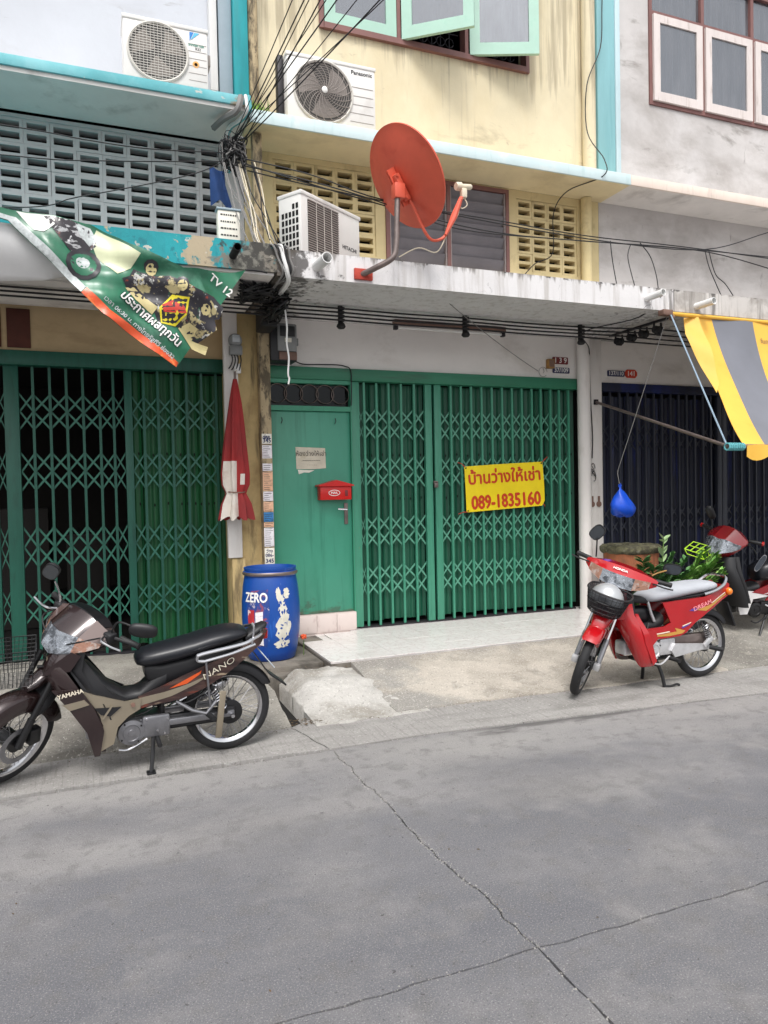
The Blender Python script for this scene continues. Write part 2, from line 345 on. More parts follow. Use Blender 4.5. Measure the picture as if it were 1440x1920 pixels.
hfield('pavement_strip', 1.18, 1.82, 24, lambda x: 5.9+.02*mnoise.noise(Vector((x*9, 2, 0))), lambda x: 7.3, lambda x, y: .095+nz(x,y,8,.01), 'slab_grime', pav, 30)
mb = MB(); mb.box(1.18, 1.40, 4.86, 5.95, -.30, -.10); mb.build('drain_bottom', 'dark_void', pav)
mb = MB(); mb.bbox(.93, 1.795, 6.05, 6.80, .02, .145, .012); mb.build('concrete_slab', 'slab_grime', pav)
# tiled porch
porch = thing('tiled_porch', (3.6, 6.5, .1), None, None); tag(porch, kind='structure')
mb = MB(); mb.box(1.80, 5.47, 5.875, 7.33, -.05, .158); mb.build('porch_base', 'slab_grime', porch)
mb = MB(); mb.box(2.03, 5.466, 5.882, 7.325, .1585, .1665); mb.box(1.81, 2.0295, 5.882, 6.60, .1585, .1665); mb.build('grout_bed', 'porch_grout', porch)
tm = MB().bbox(-.1495, .1495, -.1495, .1495, -.006, .006, .0012).mesh('tile', 'white_tile', None)
tx0, ty0 = 1.805, 5.88
for i in range(13):
    for j in range(5):
        x0 = tx0+i*.302; y0 = ty0+j*.302
        if (x0 < 2.0 and y0 > 6.6) or (x0 < 2.2 and y0 > 6.9): continue
        w = min(.298, 5.465-x0); d = min(.298, 7.30-y0)
        if w < .05 or d < .03: continue
        o = bpy.data.objects.new('tile', tm); COL.objects.link(o); o.parent = porch; o.matrix_parent_inverse = WM[porch.name].inverted()
        o.location = (x0+w/2, y0+d/2, .174+rnd.uniform(-.0012,.0012)); o.scale = (w/.298, d/.298, 1)

# grit, dry leaves and crumbs swept against the kerb, the porch and the walls
mb = MB(); q = random.Random(77)
def bit(x, y, z, r_):
    a = q.random()*6; mb.add([(x+r_*math.cos(a+k*1.57)*(1.6 if k % 2 else .8), y+r_*math.sin(a+k*1.57)*(1.6 if k % 2 else .8), z+.002+r_*.25*q.random()) for k in range(4)], [(0,1,2,3)])
for k in range(260):
    x = q.uniform(-1.2, 6.5); bit(x, yb(x)+q.gauss(-.03,.05), .008, q.uniform(.002,.007))
for k in range(140): x = q.uniform(2.3, 5.3); bit(x, 5.86-abs(q.gauss(0,.05)), .15, q.uniform(.002,.007))
for k in range(90): bit(q.uniform(1.3,2.2), q.gauss(5.95,.08), .13, q.uniform(.002,.008))
for k in range(60): bit(q.uniform(-1,6), q.uniform(1.2,4.2), .001, q.uniform(.002,.006))
for k in range(60): bit(q.uniform(1.18,1.45), q.uniform(4.85,5.0), .012, q.uniform(.004,.012))
mb.build('street_litter', 'litter', road, None, kind='stuff')
# ------------------------------------------------------------------ building materials
W = 7.175
mat('cream_wall', S(216,205,176), .85, var=.04, vscale=1.6, layers=[(S(206,192,158), (2.5,2,1.2), .5, .68, .5), (S(150,140,118), (1.3,1.3,3.2), .60, .72, .55), (S(120,112,98), (6,6,14), .66, .74, .45), (S(140,130,112), (9,9,.7), .6, .76, .35), (S(146,134,112), (13,13,.55), .48, .62, .6, (2, 5.5, 6.28, .03)), (S(128,118,100), (7,7,2.2), .50, .62, .6, (2, 5.5, 5.1, .05))], bump=.15, bscale=40)
mat('cream_soffit', S(224,209,170), .85, var=.05, vscale=1.5, layers=[(S(170,150,110), 2, .52, .7, .4)])
mat('vent_cream', S(208,191,146), .85, var=.06, vscale=2, layers=[(S(150,134,100), (5,5,3), .56, .7, .55)], rnd_off=True)
mat('vent_blue_grey', S(188,188,188), .8, var=.04, vscale=2, layers=[(S(136,140,144), (5,5,3), .56, .7, .5)], rnd_off=True)
mat('pale_blue_wall', S(194,198,205), .85, var=.03, vscale=1.2, layers=[(S(176,176,180), (1.2,1.2,2.6), .52, .68, .5), (S(130,126,122), (2.2,2.2,7), .66, .74, .5)], bump=.12, bscale=30)
mat('grey_wall', S(196,192,190), .88, var=.06, vscale=1.2, layers=[(S(158,152,148), (.9,.9,1.6), .46, .64, .75), (S(120,114,108), (1.6,1.6,4), .6, .70, .65), (S(214,212,212), 1.1, .55, .7, .5), (S(104,98,92), (9,9,2.4), .66, .72, .5)], bump=.25, bscale=35)
mat('white_wall', S(230,226,222), .85, var=.03, vscale=1.2, layers=[(S(178,170,162), (1.5,1.5,2.4), .54, .72, .5)], bump=.1, bscale=40)
mat('beige_wall', S(196,172,134), .85, var=.06, vscale=1.5, layers=[(S(160,138,104), (2,2,5), .5, .68, .6)], bump=.2, bscale=30)
mat('beige_pillar', S(200,176,126), .85, var=.07, vscale=2, layers=[(S(96,84,64), (10,10,1.2), .57, .68, .75), (S(150,124,84), 3, .5, .66, .6), (S(60,54,46), (22,22,6), .66, .72, .7)], bump=.3, bscale=40)
mat('mould_post', S(178,160,128), .9, var=.08, vscale=4, layers=[(S(70,64,54), (14,14,5), .47, .60, .85), (S(40,38,34), (30,30,16), .60, .68, .8)], bump=.6, bscale=60)
mat('canopy_white', S(214,212,212), .8, var=.04, vscale=1.5, layers=[(S(168,162,156), (12,12,.9), .50, .68, .6), (S(110,104,98), (16,16,1.6), .50, .62, .8, (2, 3.38, 3.58, .06)), (S(44,42,41), (9,9,14), .50, .57, .9, (2, 3.49, 3.585, .04)), (S(60,56,53), 11, .47, .56, .85, (0, 2.35, 1.55, .08)), (S(92,82,70), (1.6,1,2), .58, .64, .75, (0, 2.2, 1.45, .12)), (S(90,86,82), (20,20,1.5), .48, .62, .75, (0, 4.75, 5.35, .04)), (S(40,38,38), ('crack', 1.1, 85, .35), .45, 1., .7, (0, 4.2, 5.0, .0)), (S(96,88,82), 30, .68, .72, .5)], bump=.35, bscale=30)
mat('canopy_teal', S(22,146,154), .7, var=.08, vscale=3, layers=[(S(178,160,132), 3.1, .565, .58, .95), (S(204,198,186), 4.4, .60, .615, .9), (S(14,112,126), (9,9,1.6), .55, .7, .6), (S(118,112,102), 6, .44, .50, .95, (0, .55, 1.12, .10)), (S(48,46,43), 14, .46, .55, .9, (0, .6, 1.2, .06)), (S(16,120,130), 9, .60, .64, .9), (S(40,38,36), (5,5,9), .64, .70, .8, (2, 3.50, 3.6, .1))], bump=.3, bscale=25)
mat('canopy_grey', S(196,192,188), .85, var=.05, vscale=1.6, layers=[(S(96,92,88), (10,10,.9), .50, .66, .8), (S(52,50,48), (6,6,9), .58, .66, .8, (2, 3.42, 3.58, .08)), (S(130,124,118), 3, .52, .66, .6)], bump=.25, bscale=30)
mat('grey_soffit', S(222,218,214), .85, var=.05, vscale=1.5, layers=[(S(130,124,118), 2, .54, .7, .5)])
mat('teal_edge', S(98,176,184), .7, var=.07, vscale=2, layers=[(S(200,198,190), (4,4,6), .62, .64, .9), (S(150,204,210), (2,2,2), .45, .65, .6), (S(160,140,116), (5,5,8), .50, .56, .9, (0, .95, 1.25, .1))], bump=.1)
mat('teal_column', S(30,150,158), .65, var=.09, vscale=(9,9,1.4), layers=[(S(60,140,140), (12,12,1.2), .52, .7, .5)])
mat('pale_blue_edge', S(200,218,220), .75, var=.03, vscale=3, layers=[(S(168,196,196), (12,12,2), .55, .7, .5), (S(230,228,222), 3, .55, .7, .5)])
mat('pale_pink_edge', S(224,208,196), .8, var=.04, vscale=3, layers=[(S(180,166,154), (12,12,2), .55, .7, .5)])
mat('aqua_column', S(136,186,192), .75, var=.05, vscale=(5,5,.8), layers=[(S(112,170,178), (12,12,.9), .52, .7, .6)])
mat('aqua_column_light', S(192,214,220), .75, var=.04, vscale=2)
mat('green_paint', S(54,138,108), .42, var=.05, vscale=(6,6,1.5), layers=[(S(28,104,78), (9,9,2), .55, .72, .5), (S(110,112,96), (30,30,10), .70, .75, .6)], bump=.05, bscale=30)
mat('green_bar', S(64,138,112), .42, var=.06, vscale=(20,20,2), layers=[(S(44,112,88), (24,24,3), .54, .66, .5), (S(126,110,84), (40,40,12), .69, .74, .7)])
mat('green_strip', S(88,150,127), .45, var=.06, vscale=6, layers=[(S(140,124,96), 9, .66, .72, .7)])
mat('green_door', S(66,146,121), .38, var=.04, vscale=(2,2,1), layers=[(S(36,122,95), (3,3,1), .5, .7, .4), (S(110,96,76), 30, .745, .77, .6), (S(70,62,50), (8,8,8), .60, .68, .5, (2, .9, .38, .1)), (S(30,104,82), (14,14,.8), .54, .68, .5), (S(92,80,62), (3,3,14), .56, .64, .6, (2, .50, .38, .1)), (S(150,160,150), 60, .72, .74, .5)], bump=.04, bscale=12)
mat('green_sheet', S(20,86,63), .5, var=.09, vscale=(8,8,1), layers=[(S(12,62,46), (7,7,1.2), .5, .66, .7)], rnd_off=True)
mat('green_lintel', S(46,118,90), .5, var=.07, vscale=(1,1,6), layers=[(S(60,72,62), (1.5,1.5,7), .56, .68, .6)])
mat('dark_green_bar', S(24,86,71), .45, var=.07, vscale=(14,14,2), layers=[(S(18,64,53), (20,20,3), .54, .66, .5)])
mat('leaf_green_sheet', S(26,92,52), .5, var=.12, vscale=(7,7,1), layers=[(S(16,66,40), (6,6,1), .48, .66, .75)], rnd_off=True)
mat('navy_bar', S(50,54,66), .5, var=.08, vscale=(14,14,2), layers=[(S(34,36,46), (20,20,2), .52, .66, .5)])
mat('navy_sheet', S(18,26,54), .5, var=.12, vscale=(6,6,1), layers=[(S(12,16,30), (5,5,1), .5, .66, .7), (S(14,40,120), (1.1,1,.8), .56, .68, .6)], rnd_off=True)
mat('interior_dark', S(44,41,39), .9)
mat('maroon_wood', S(124,86,82), .55, var=.08, vscale=(4,4,4))
mat('mint_paint', S(166,202,186), .45, var=.03, vscale=4, layers=[(S(140,190,170), 8, .58, .7, .4)])
mat('white_wood', S(214,204,200), .6, var=.04, vscale=(12,12,2), layers=[(S(170,156,148), (20,20,3), .56, .68, .6), (S(120,96,86), (30,30,10), .68, .74, .6)])
mat('iron_white', S(226,226,226), .5)
mat('iron_dark', S(44,42,46), .5, metal=.3)
mat('louver_glass', S(112,108,112), .28, var=.08, vscale=(3,3,3), rnd_off=True, spec=.6)
mat('louver_frame', S(150,140,138), .5)
mat('pvc_white', S(222,222,220), .4, var=.03, vscale=3)
mat('pvc_inner', S(60,110,150), .5)
mat('pvc_grey', S(150,166,176), .45, var=.05)
mat('white_pillar', S(222,218,214), .7, var=.03, vscale=(2,2,1), layers=[(S(186,178,170), (8,8,1.6), .56, .7, .5)])
mat('rust_patch', S(84,44,34), .8, var=.12, vscale=6)
mat('black_rubber', S(22,22,24), .6)
mat('hole_dark', S(14,14,14), .9)
def glass_mat(name, dust, dustc, gl=.25, tint=(.5,.52,.55,1)):
    m = bpy.data.materials.new(name); m.use_nodes = True; t = m.node_tree; N = t.nodes; L = t.links; N.remove(N['Principled BSDF'])
    out = N['Material Output']; tr = N.new('ShaderNodeBsdfTransparent'); tr.inputs[0].default_value = tint; g = N.new('ShaderNodeBsdfGlossy'); g.inputs['Roughness'].default_value = .06; g.inputs['Color'].default_value = (.9,.93,.97,1)
    d = N.new('ShaderNodeBsdfDiffuse'); d.inputs[0].default_value = dustc
    tc = N.new('ShaderNodeTexCoord'); nn = N.new('ShaderNodeTexNoise'); mp = N.new('ShaderNodeMapping'); mp.inputs['Scale'].default_value = (9,9,2.2); L.new(tc.outputs['Object'], mp.inputs[0]); L.new(mp.outputs[0], nn.inputs['Vector']); nn.inputs['Scale'].default_value = 1; nn.inputs['Detail'].default_value = 6
    rp = N.new('ShaderNodeMapRange'); rp.inputs[1].default_value = .3; rp.inputs[2].default_value = .75; rp.inputs[3].default_value = dust*.4; rp.inputs[4].default_value = min(1, dust*1.7); L.new(nn.outputs['Fac'], rp.inputs[0])
    m1 = N.new('ShaderNodeMixShader'); m1.inputs[0].default_value = gl; L.new(tr.outputs[0], m1.inputs[1]); L.new(g.outputs[0], m1.inputs[2])
    m2 = N.new('ShaderNodeMixShader'); L.new(rp.outputs[0], m2.inputs[0]); L.new(m1.outputs[0], m2.inputs[1]); L.new(d.outputs[0], m2.inputs[2]); L.new(m2.outputs[0], out.inputs[0])
    MATS[name] = m
glass_mat('window_glass', .20, S(150,152,158), .24)  # dust grey doubles as the pale reflections on the panes
glass_mat('transom_glass', .03, S(60,60,60), .02, (.15,.15,.16,1))
# ------------------------------------------------------------------ shared pieces
def block_mesh(m, bw=.213, bh=.213, sw=.158, shh=.062, d=.11):
    mb = MB(); g = (bh-2*shh)/3+.004; e = (bh-2*shh-g)/2
    wall(mb, -bw/2, bw/2, -bh/2, bh/2, 0, d, [(-sw/2, sw/2, -bh/2+e, -bh/2+e+shh), (-sw/2, sw/2, bh/2-e-shh, bh/2-e)])
    return mb.mesh('breeze_block', m, 30)
def blocks(parent, me, x0, z0, nx, nz_, pw, ph, y):
    for i in range(nx):
        for j in range(nz_):
            o = bpy.data.objects.new('breeze_block', me); COL.objects.link(o); o.parent = parent; o.matrix_parent_inverse = WM[parent.name].inverted()
            o.location = (x0+(i+.5)*pw+rnd.uniform(-.002,.002), y+rnd.uniform(-.003,.003), z0+(j+.5)*ph+rnd.uniform(-.0015,.0015)); o.scale = (pw/.215, 1, ph/.215)
# ------------------------------------------------------------------ middle shophouse
bld = thing('shophouse', (3.4, 7.4, .1), 'cream shophouse in the middle with green folding gate and white canopy', 'building', 'row of shophouses')
mb = MB(); wall(mb, 1.43, 5.56, 5.07, 9.2, W, W+.2, [(2.23, 4.69, 6.29, 7.9)]); mb.build('upper_wall', 'cream_wall', bld)
mb = MB(); wall(mb, 1.43, 5.63, 3.57, 4.975, W, W+.16, [(1.72, 2.80, 4.06, 4.92), (2.91, 4.40, 4.035, 4.955), (4.51, 5.325, 4.075, 4.885)]); mb.build('middle_wall', 'vent_cream', bld)
bm1 = block_mesh('vent_cream')
blocks(bld, bm1, 1.722, 4.062, 5, 4, .2152, .214, W+.012); blocks(bld, bm1, 4.513, 4.078, 4, 4, .2025, .201, W+.012)
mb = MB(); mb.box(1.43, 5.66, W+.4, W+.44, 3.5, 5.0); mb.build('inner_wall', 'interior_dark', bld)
mb = MB(); mb.box(1.385, 5.66, 6.634, W-.002, 4.975, 5.066); mb.build('upper_ledge', 'cream_soffit', bld)
mb = MB(); mb.bbox(1.385, 5.64, 6.612, 6.633, 4.962, 5.076, .004); mb.build('ledge_edge', 'pale_blue_edge', bld)
mb = MB(); mb.box(1.40, 5.44, 5.78, W-.002, 3.352, 3.569); mb.build('canopy', 'canopy_white', bld)
mb = MB(); wall(mb, 1.44, 5.40, 2.88, 3.351, W, W+.2); mb.build('gate_wall', 'white_wall', bld)
mb = MB(); mb.bbox(1.61, 5.29, W-.035, W+.1, 2.755, 2.879, .006); mb.build('lintel', 'green_lintel', bld)
mb = MB(); mb.cyl((5.41, W-.06, 3.575), (5.41, W-.06, 4.97), .062, n=16); mb.build('downpipe', 'vent_cream', bld)
mb = MB(); mb.cyl((5.46, W-.07, 5.08), (5.46, W-.07, 9.2), .078, n=16); mb.build('downpipe', 'cream_wall', bld)
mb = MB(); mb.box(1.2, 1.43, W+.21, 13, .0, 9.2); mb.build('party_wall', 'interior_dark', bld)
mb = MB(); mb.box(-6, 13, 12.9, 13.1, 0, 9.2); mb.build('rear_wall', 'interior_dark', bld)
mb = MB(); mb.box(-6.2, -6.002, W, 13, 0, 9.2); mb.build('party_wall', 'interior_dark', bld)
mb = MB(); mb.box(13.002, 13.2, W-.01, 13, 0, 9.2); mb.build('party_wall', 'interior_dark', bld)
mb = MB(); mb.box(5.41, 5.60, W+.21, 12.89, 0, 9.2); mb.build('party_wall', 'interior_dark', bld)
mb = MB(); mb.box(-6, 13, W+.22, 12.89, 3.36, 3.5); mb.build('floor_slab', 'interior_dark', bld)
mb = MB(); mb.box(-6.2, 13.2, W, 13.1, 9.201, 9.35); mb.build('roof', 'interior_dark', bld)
# the drain pipes on the fascia
def spout(parent, p, d, r, m='pvc_white', inner='hole_dark'):
    p = Vector(p); d = Vector(d).normalized(); L_ = .2
    mb = MB(); mb.lathe([(r, -.03), (r, L_), (r*.86, L_), (r*.86, .02)], p, d, 18); o = mb.build('drain_spout', m, parent, 40)
    mb = MB(); mb.lathe([(r*.85, L_*.35), (r*.85, L_*.36)], p, d, 16); mb.build('spout_bore', inner, o)
spout(bld, (1.735, 5.77, 3.455), (.12, -1, .06), .045)
spout(bld, (5.10, 5.77, 3.455), (.12, -1, .05), .034, inner='pvc_inner')
# casement window
win = MB(); 
for a in ((2.23, 2.275, 6.29, 7.9), (4.645, 4.69, 6.29, 7.9), (3.075, 3.115, 6.345, 7.9), (3.875, 3.915, 6.345, 7.9)): win.box(a[0], a[1], W-.03, W+.09, a[2], a[3])
win.box(2.276, 4.644, W-.045, W+.09, 6.285, 6.344)
fr = win.build('window_frame', 'maroon_wood', bld)
for k, (a, b) in enumerate(((2.28,3.07),(3.12,3.87),(3.92,4.64))):
    g = MB()
    for i in range(1, 7): x = a+(b-a)*i/7; g.cyl((x, W+.13, 6.35), (x, W+.13, 7.9), .006, n=6)
    for z in (6.42, 6.62): g.cyl((a, W+.125, z), (b, W+.125, z), .006, n=6)
    for i in range(6):
        x = a+(b-a)*(i+1)/7; g.tube([(x+.05*math.cos(t*.6), W+.125, 6.52+.05*math.sin(t*.6)) for t in range(11)], .005, 5)
    g.build('window_grille', 'iron_dark', fr, kind='stuff')
def sash(hx, hy, ang, w, z0, z1, m, parent, fw_=.075, gm='window_glass', bars=False):
    M_ = Matrix.Translation((hx, hy, 0)) @ Matrix.Rotation(ang, 4, 'Z')
    mb = MB(); wall(mb, 0, w, z0, z1, -.02, .02, [(fw_, w-fw_, z0+fw_*1.15, z1-fw_)]); mb.v = [tuple(M_ @ Vector(p)) for p in mb.v]
    o = mb.build('window_sash', m, parent, 30)
    mb = MB(); mb.M = M_; mb.box(fw_-.008, w-fw_+.008, -.003, .003, z0+fw_*1.15-.008, z1-fw_+.008); p = mb.build('pane', gm, o, None)
    return o
sash(2.285, W-.005, 0, .785, 6.335, 7.85, 'mint_paint', bld, .115)
sash(3.13, W-.03, R(-37), .76, 6.335, 7.85, 'mint_paint', bld, .11)
sash(3.93, W-.03, R(-21), .755, 6.335, 7.85, 'mint_paint', bld, .11)
# louvre window in the middle band
mb = MB(); 
for a in ((2.912, 2.955), (4.36, 4.399), (3.625, 3.665)): mb.box(a[0], a[1], W-.02, W+.08, 4.037, 4.953)
mb.box(2.956, 3.624, W-.02, W+.08, 4.91, 4.953); mb.box(3.666, 4.359, W-.02, W+.08, 4.91, 4.953)
lf = mb.build('louvre_frame', 'maroon_wood', bld)
for a, b in ((2.957, 3.623), (3.667, 4.358)):
    mb = MB(); mb.box(a, a+.014, W-.008, W+.05, 4.04, 4.908); mb.build('louvre_rail', 'louver_frame', lf); mb = MB(); mb.box(b-.014, b, W-.008, W+.05, 4.04, 4.908); mb.build('louvre_rail', 'louver_frame', lf)
    sm_ = MB(); sm_.M = Matrix.Rotation(R(20), 4, 'X'); sm_.box(a+.016, b-.016, -.004, .004, -.075, .075); sme = sm_.mesh('louvre_slat', 'louver_glass', None)
    for k in range(7):
        o = bpy.data.objects.new('louvre_slat', sme); COL.objects.link(o); o.parent = lf; o.matrix_parent_inverse = Matrix.Identity(4)
        o.location = (0, W+.03, 4.10+k*.122)
# ------------------------------------------------------------------ left shophouse
lb = thing('shophouse', (-.6, 7.5, .1), 'pale blue shophouse at left with teal ledge and peeling teal canopy', 'building', 'row of shophouses')
mb = MB(); wall(mb, -6, 1.20, 5.12, 9.2, W, W+.2); mb.build('upper_wall', 'pale_blue_wall', lb)
mb = MB(); wall(mb, -6, 1.425, 3.60, 4.975, W, W+.16, [(-5.17, 1.225, 4.08, 4.945)]); mb.build('middle_wall', 'vent_blue_grey', lb)
bm2 = block_mesh('vent_blue_grey'); blocks(lb, bm2, -.931, 4.082, 10, 4, .2152, .2155, W+.012)
mb = MB(); wall(mb, -5.17, -.933, 4.08, 4.945, W+.012, W+.12); mb.build('vent_infill', 'vent_blue_grey', lb)
mb = MB(); mb.box(-6, 1.425, W+.4, W+.44, 3.5, 5.0); mb.build('inner_wall', 'interior_dark', lb)
mb = MB(); mb.box(-6, 1.383, 6.535, W-.002, 5.0, 5.11); mb.build('upper_ledge', 'grey_soffit', lb)
mb = MB(); mb.bbox(-6, 1.383, 6.512, 6.534, 5.035, 5.122, .004); mb.build('ledge_edge', 'teal_edge', lb)
mb = MB(); mb.box(-6, 1.398, 5.77, W-.002, 3.372, 3.595); mb.build('canopy', 'canopy_teal', lb)
mb = MB(); mb.box(-6, 1.38, 5.80, W-.004, 3.352, 3.3715); mb.build('canopy_soffit', 'grey_soffit', lb)
mb = MB(); wall(mb, -6, 1.21, 2.93, 3.351, W+.10, W+.3); mb.build('gate_wall', 'beige_wall', lb)
mb = MB(); mb.bbox(-.69, -.50, W+.088, W+.099, 2.955, 3.30, .003); mb.build('rust_panel', 'rust_patch', lb)
mb = MB(); mb.bbox(-.96, -.735, W+.088, W+.099, 2.955, 3.30, .003); mb.build('rust_panel', 'rust_patch', lb)
mb = MB(); mb.bbox(-6, 1.21, W+.06, W+.2, 2.80, 2.929, .006); mb.build('lintel', 'dark_green_bar', lb)
mb = MB(); mb.bbox(1.335, 1.475, W-.16, W+.02, 5.125, 9.2, .01); mb.build('column', 'teal_column', lb)
mb = MB(); mb.bbox(1.205, 1.333, W-.10, W+.02, 5.125, 9.2, .01); mb.build('column', 'pvc_grey', lb)
mb = MB(); mb.bbox(1.12, 1.19, W-.12, W-.004, 5.42, 9.2, .006); mb.build('cable_trunking', 'pvc_white', lb)
mb = MB(); mb.tube(spline([(1.17,W-.05,5.42),(1.19,W-.10,5.37),(1.22,W-.16,5.30),(1.20,W-.12,5.16),(1.18,W-.1,5.12)]), .035, 10); mb.build('flexible_pipe', 'pvc_grey', lb)
spout(lb, (1.05, 5.76, 3.47), (.0, -1, 0.02), .03, 'hole_dark')
# soffit boards of the left canopy
for k in range(4):
    mb = MB(); mb.box(-6, .95, 6.02+k*.3, 6.27+k*.3, 3.31, 3.349); mb.build('soffit_board', 'grey_soffit', lb)
# ------------------------------------------------------------------ right shophouse
rb = thing('shophouse', (7.4, 7.4, .1), 'stained grey shophouse at right with navy folding gate', 'building', 'row of shophouses')
mb = MB(); wall(mb, 5.83, 13, 5.05, 9.2, W, W+.2, [(6.40, 8.9, 6.25, 7.95)]); mb.build('upper_wall', 'grey_wall', rb)
mb = MB(); wall(mb, 5.635, 13, 3.57, 4.98, W+.002, W+.2); mb.build('middle_wall', 'grey_wall', rb)
mb = MB(); mb.box(5.661, 13, 6.634, W-.002, 4.975, 5.05); mb.build('upper_ledge', 'grey_soffit', rb)
mb = MB(); mb.bbox(5.642, 13, 6.612, 6.633, 4.962, 5.072, .004); mb.build('ledge_edge', 'pale_pink_edge', rb)
mb = MB(); mb.bbox(5.55, 5.80, W-.12, W+.1, 5.08, 9.2, .01); mb.build('column', 'aqua_column', rb)
mb = MB(); mb.bbox(5.802, 5.87, W-.13, W+.09, 5.08, 9.2, .008); mb.build('column', 'aqua_column_light', rb)
mb = MB(); mb.box(5.445, 13, 5.775, W-.002, 3.352, 3.569); mb.build('canopy', 'canopy_grey', rb)
mb = MB(); wall(mb, 5.62, 13, 2.855, 3.351, W+.01, W+.2); mb.build('gate_wall', 'white_wall', rb)
mb = MB(); mb.bbox(5.61, 13, W-.02, W+.1, 2.75, 2.854, .006); mb.build('lintel', 'navy_sheet', rb)
spout(rb, (5.73, 5.765, 3.42), (.12, -1, .05), .036)
mb = MB(); mb.bbox(5.41, 5.605, W-.06, W+.15, .1, 3.351, .012); mb.build('pillar', 'white_pillar', rb)
mb = MB(); mb.cyl((5.325, W-.085, .16), (5.325, W-.085, 3.35), .075, n=20); mb.build('downpipe', 'white_pillar', rb)
mb = MB(); wall(mb, 6.402, 8.898, 6.252, 7.948, W-.02, W+.09, [(6.445, 7.215, 6.295, 7.33), (7.265, 8.05, 6.295, 7.33), (8.10, 8.85, 6.295, 7.33), (6.445, 7.215, 7.38, 7.9), (7.265, 8.05, 7.38, 7.9), (8.10, 8.85, 7.38, 7.9)])
wf = mb.build('window_frame', 'maroon_wood', rb)
for k, (a, b) in enumerate(((6.447, 7.213), (7.267, 8.048), (8.102, 8.848))):
    sash(a, W-.03, 0, b-a, 6.297, 7.328, 'white_wood', rb, .095)
    mb = MB(); mb.box(a, b, W+.02, W+.026, 7.382, 7.898); mb.build('pane', 'window_glass', wf, None)
    for i in range(1, 8):
        mb = MB(); x = a+(b-a)*i/8; mb.cyl((x, W+.06, 6.3), (x, W+.06, 7.9), .007, n=6); mb.build('window_bar', 'iron_white', wf)
# ------------------------------------------------------------------ pillar between the left and the middle house, and the old posts
pl = thing('pillar', (1.35, 7.1, .1), 'beige mouldy pillar between the left and middle gates', 'pillar')
mb = MB(); mb.bbox(1.20, 1.615, W-.09, W+.2, .1, 3.351, .01); mb.build('pillar_core', 'beige_pillar', pl)
mb = MB(); mb.bbox(1.165, 1.30, W-.15, W-.091, 1.0, 3.34, .008); mb.build('meter_board', 'white_pillar', pl)
mb = MB(); mb.bbox(1.20, 1.33, W-.13, W-.091, .1, .995, .008); mb.build('pillar_casing', 'beige_pillar', pl)
ps = thing('concrete_post', (1.545, 6.98, .1), 'mould-blackened slim concrete post left of the green door', 'post')
mb = MB(); mb.bbox(1.495, 1.60, W-.21, W-.092, .1, 3.34, .012); mb.build('shaft', 'mould_post', ps)
mb = MB(); mb.bbox(1.445, 1.535, 6.80, 6.89, 3.575, 4.96, .01); mb.build('upper_shaft', 'mould_post', ps)
mb = MB(); mb.cyl((1.53, 7.07, 5.08), (1.53, 7.07, 9), .05, n=12); mb.build('roof_pipe', 'mould_post', ps)
# ------------------------------------------------------------------ more materials
mat('red_paint_faded', S(210,90,66), .5, var=.05, vscale=3, layers=[(S(182,58,40), 5, .55, .7, .4), (S(120,60,50), 18, .70, .74, .5)])
mat('galv_steel', S(128,116,112), .45, metal=.7, var=.12, vscale=9)
mat('chrome', S(205,205,208), .16, metal=1.)
mat('rust_red', S(176,60,44), .7, var=.1, vscale=14)
mat('lnb_cream', S(214,204,182), .5)
mat('ac_white', S(226,224,220), .5, var=.02, vscale=3, layers=[(S(196,190,182), (4,4,2), .58, .74, .5)])
mat('ac_grille_dark', S(70,68,66), .6)
mat('ac_guard', S(206,202,194), .5)
mat('ac_guard_grey', S(150,142,136), .5)
mat('logo_blue', S(34,128,206), .5)
mat('logo_cyan', S(90,186,230), .5)
mat('logo_dark', S(60,60,64), .5)
mat('logo_green', S(60,140,120), .5)
mat('logo_orange', S(232,170,90), .5)
mat('cable_black', S(26,26,29), .6)
mat('cable_grey', S(120,118,116), .6)
mat('cable_cream', S(206,196,174), .6)
mat('cable_white', S(224,224,222), .5)
mat('meter_black', S(34,34,38), .45, var=.1, vscale=8)
mat('meter_grey', S(128,130,130), .45, var=.06, vscale=8)
mat('clear_plastic', S(180,186,190), .15, spec=.8)
mat('tube_brown', S(120,92,80), .6, var=.1, vscale=9)
mat('paper', S(226,222,210), .75, var=.03, vscale=9)
mat('paper_old', S(206,198,180), .8, var=.06, vscale=12, layers=[(S(182,170,144), 9, .55, .68, .5)])
mat('ink', S(52,50,48), .7)
mat('ink_navy', S(30,40,90), .7)
mat('sticker_peach', S(224,178,146), .7, var=.1, vscale=30)
mat('sticker_blue', S(52,116,170), .7, var=.2, vscale=30)
mat('sticker_white', S(228,224,228), .7, var=.05, vscale=30, layers=[(S(170,150,160), (9,9,60), .54, .62, .6)])
mat('mailbox_red', S(196,24,20), .35, var=.04, vscale=5)
mat('white_ink', S(236,234,230), .6)
mat('sign_yellow', S(238,212,10), .55, var=.03, vscale=5, layers=[(S(214,190,10), 7, .56, .7, .4)])
mat('sign_red', S(196,56,14), .55)
mat('plate_red', S(112,38,40), .5, var=.06, vscale=20)
mat('plate_blue', S(48,52,88), .5, var=.06, vscale=20)
mat('plate_bright_red', S(196,60,36), .5, var=.05, vscale=20)
mat('brass', S(150,112,60), .6, var=.1, vscale=20)
mat('barrel_blue', S(18,72,152), .38, var=.05, vscale=3, layers=[(S(6,56,150), (5,5,1.5), .52, .7, .6), (S(50,110,200), (14,14,3), .60, .70, .5), (S(150,170,205), (50,50,7), .67, .70, .6), (S(60,66,80), 3, .58, .75, .35, (2, .3, .0, .05))], bump=.05, bscale=14)
mat('barrel_rim', S(10,66,170), .35)
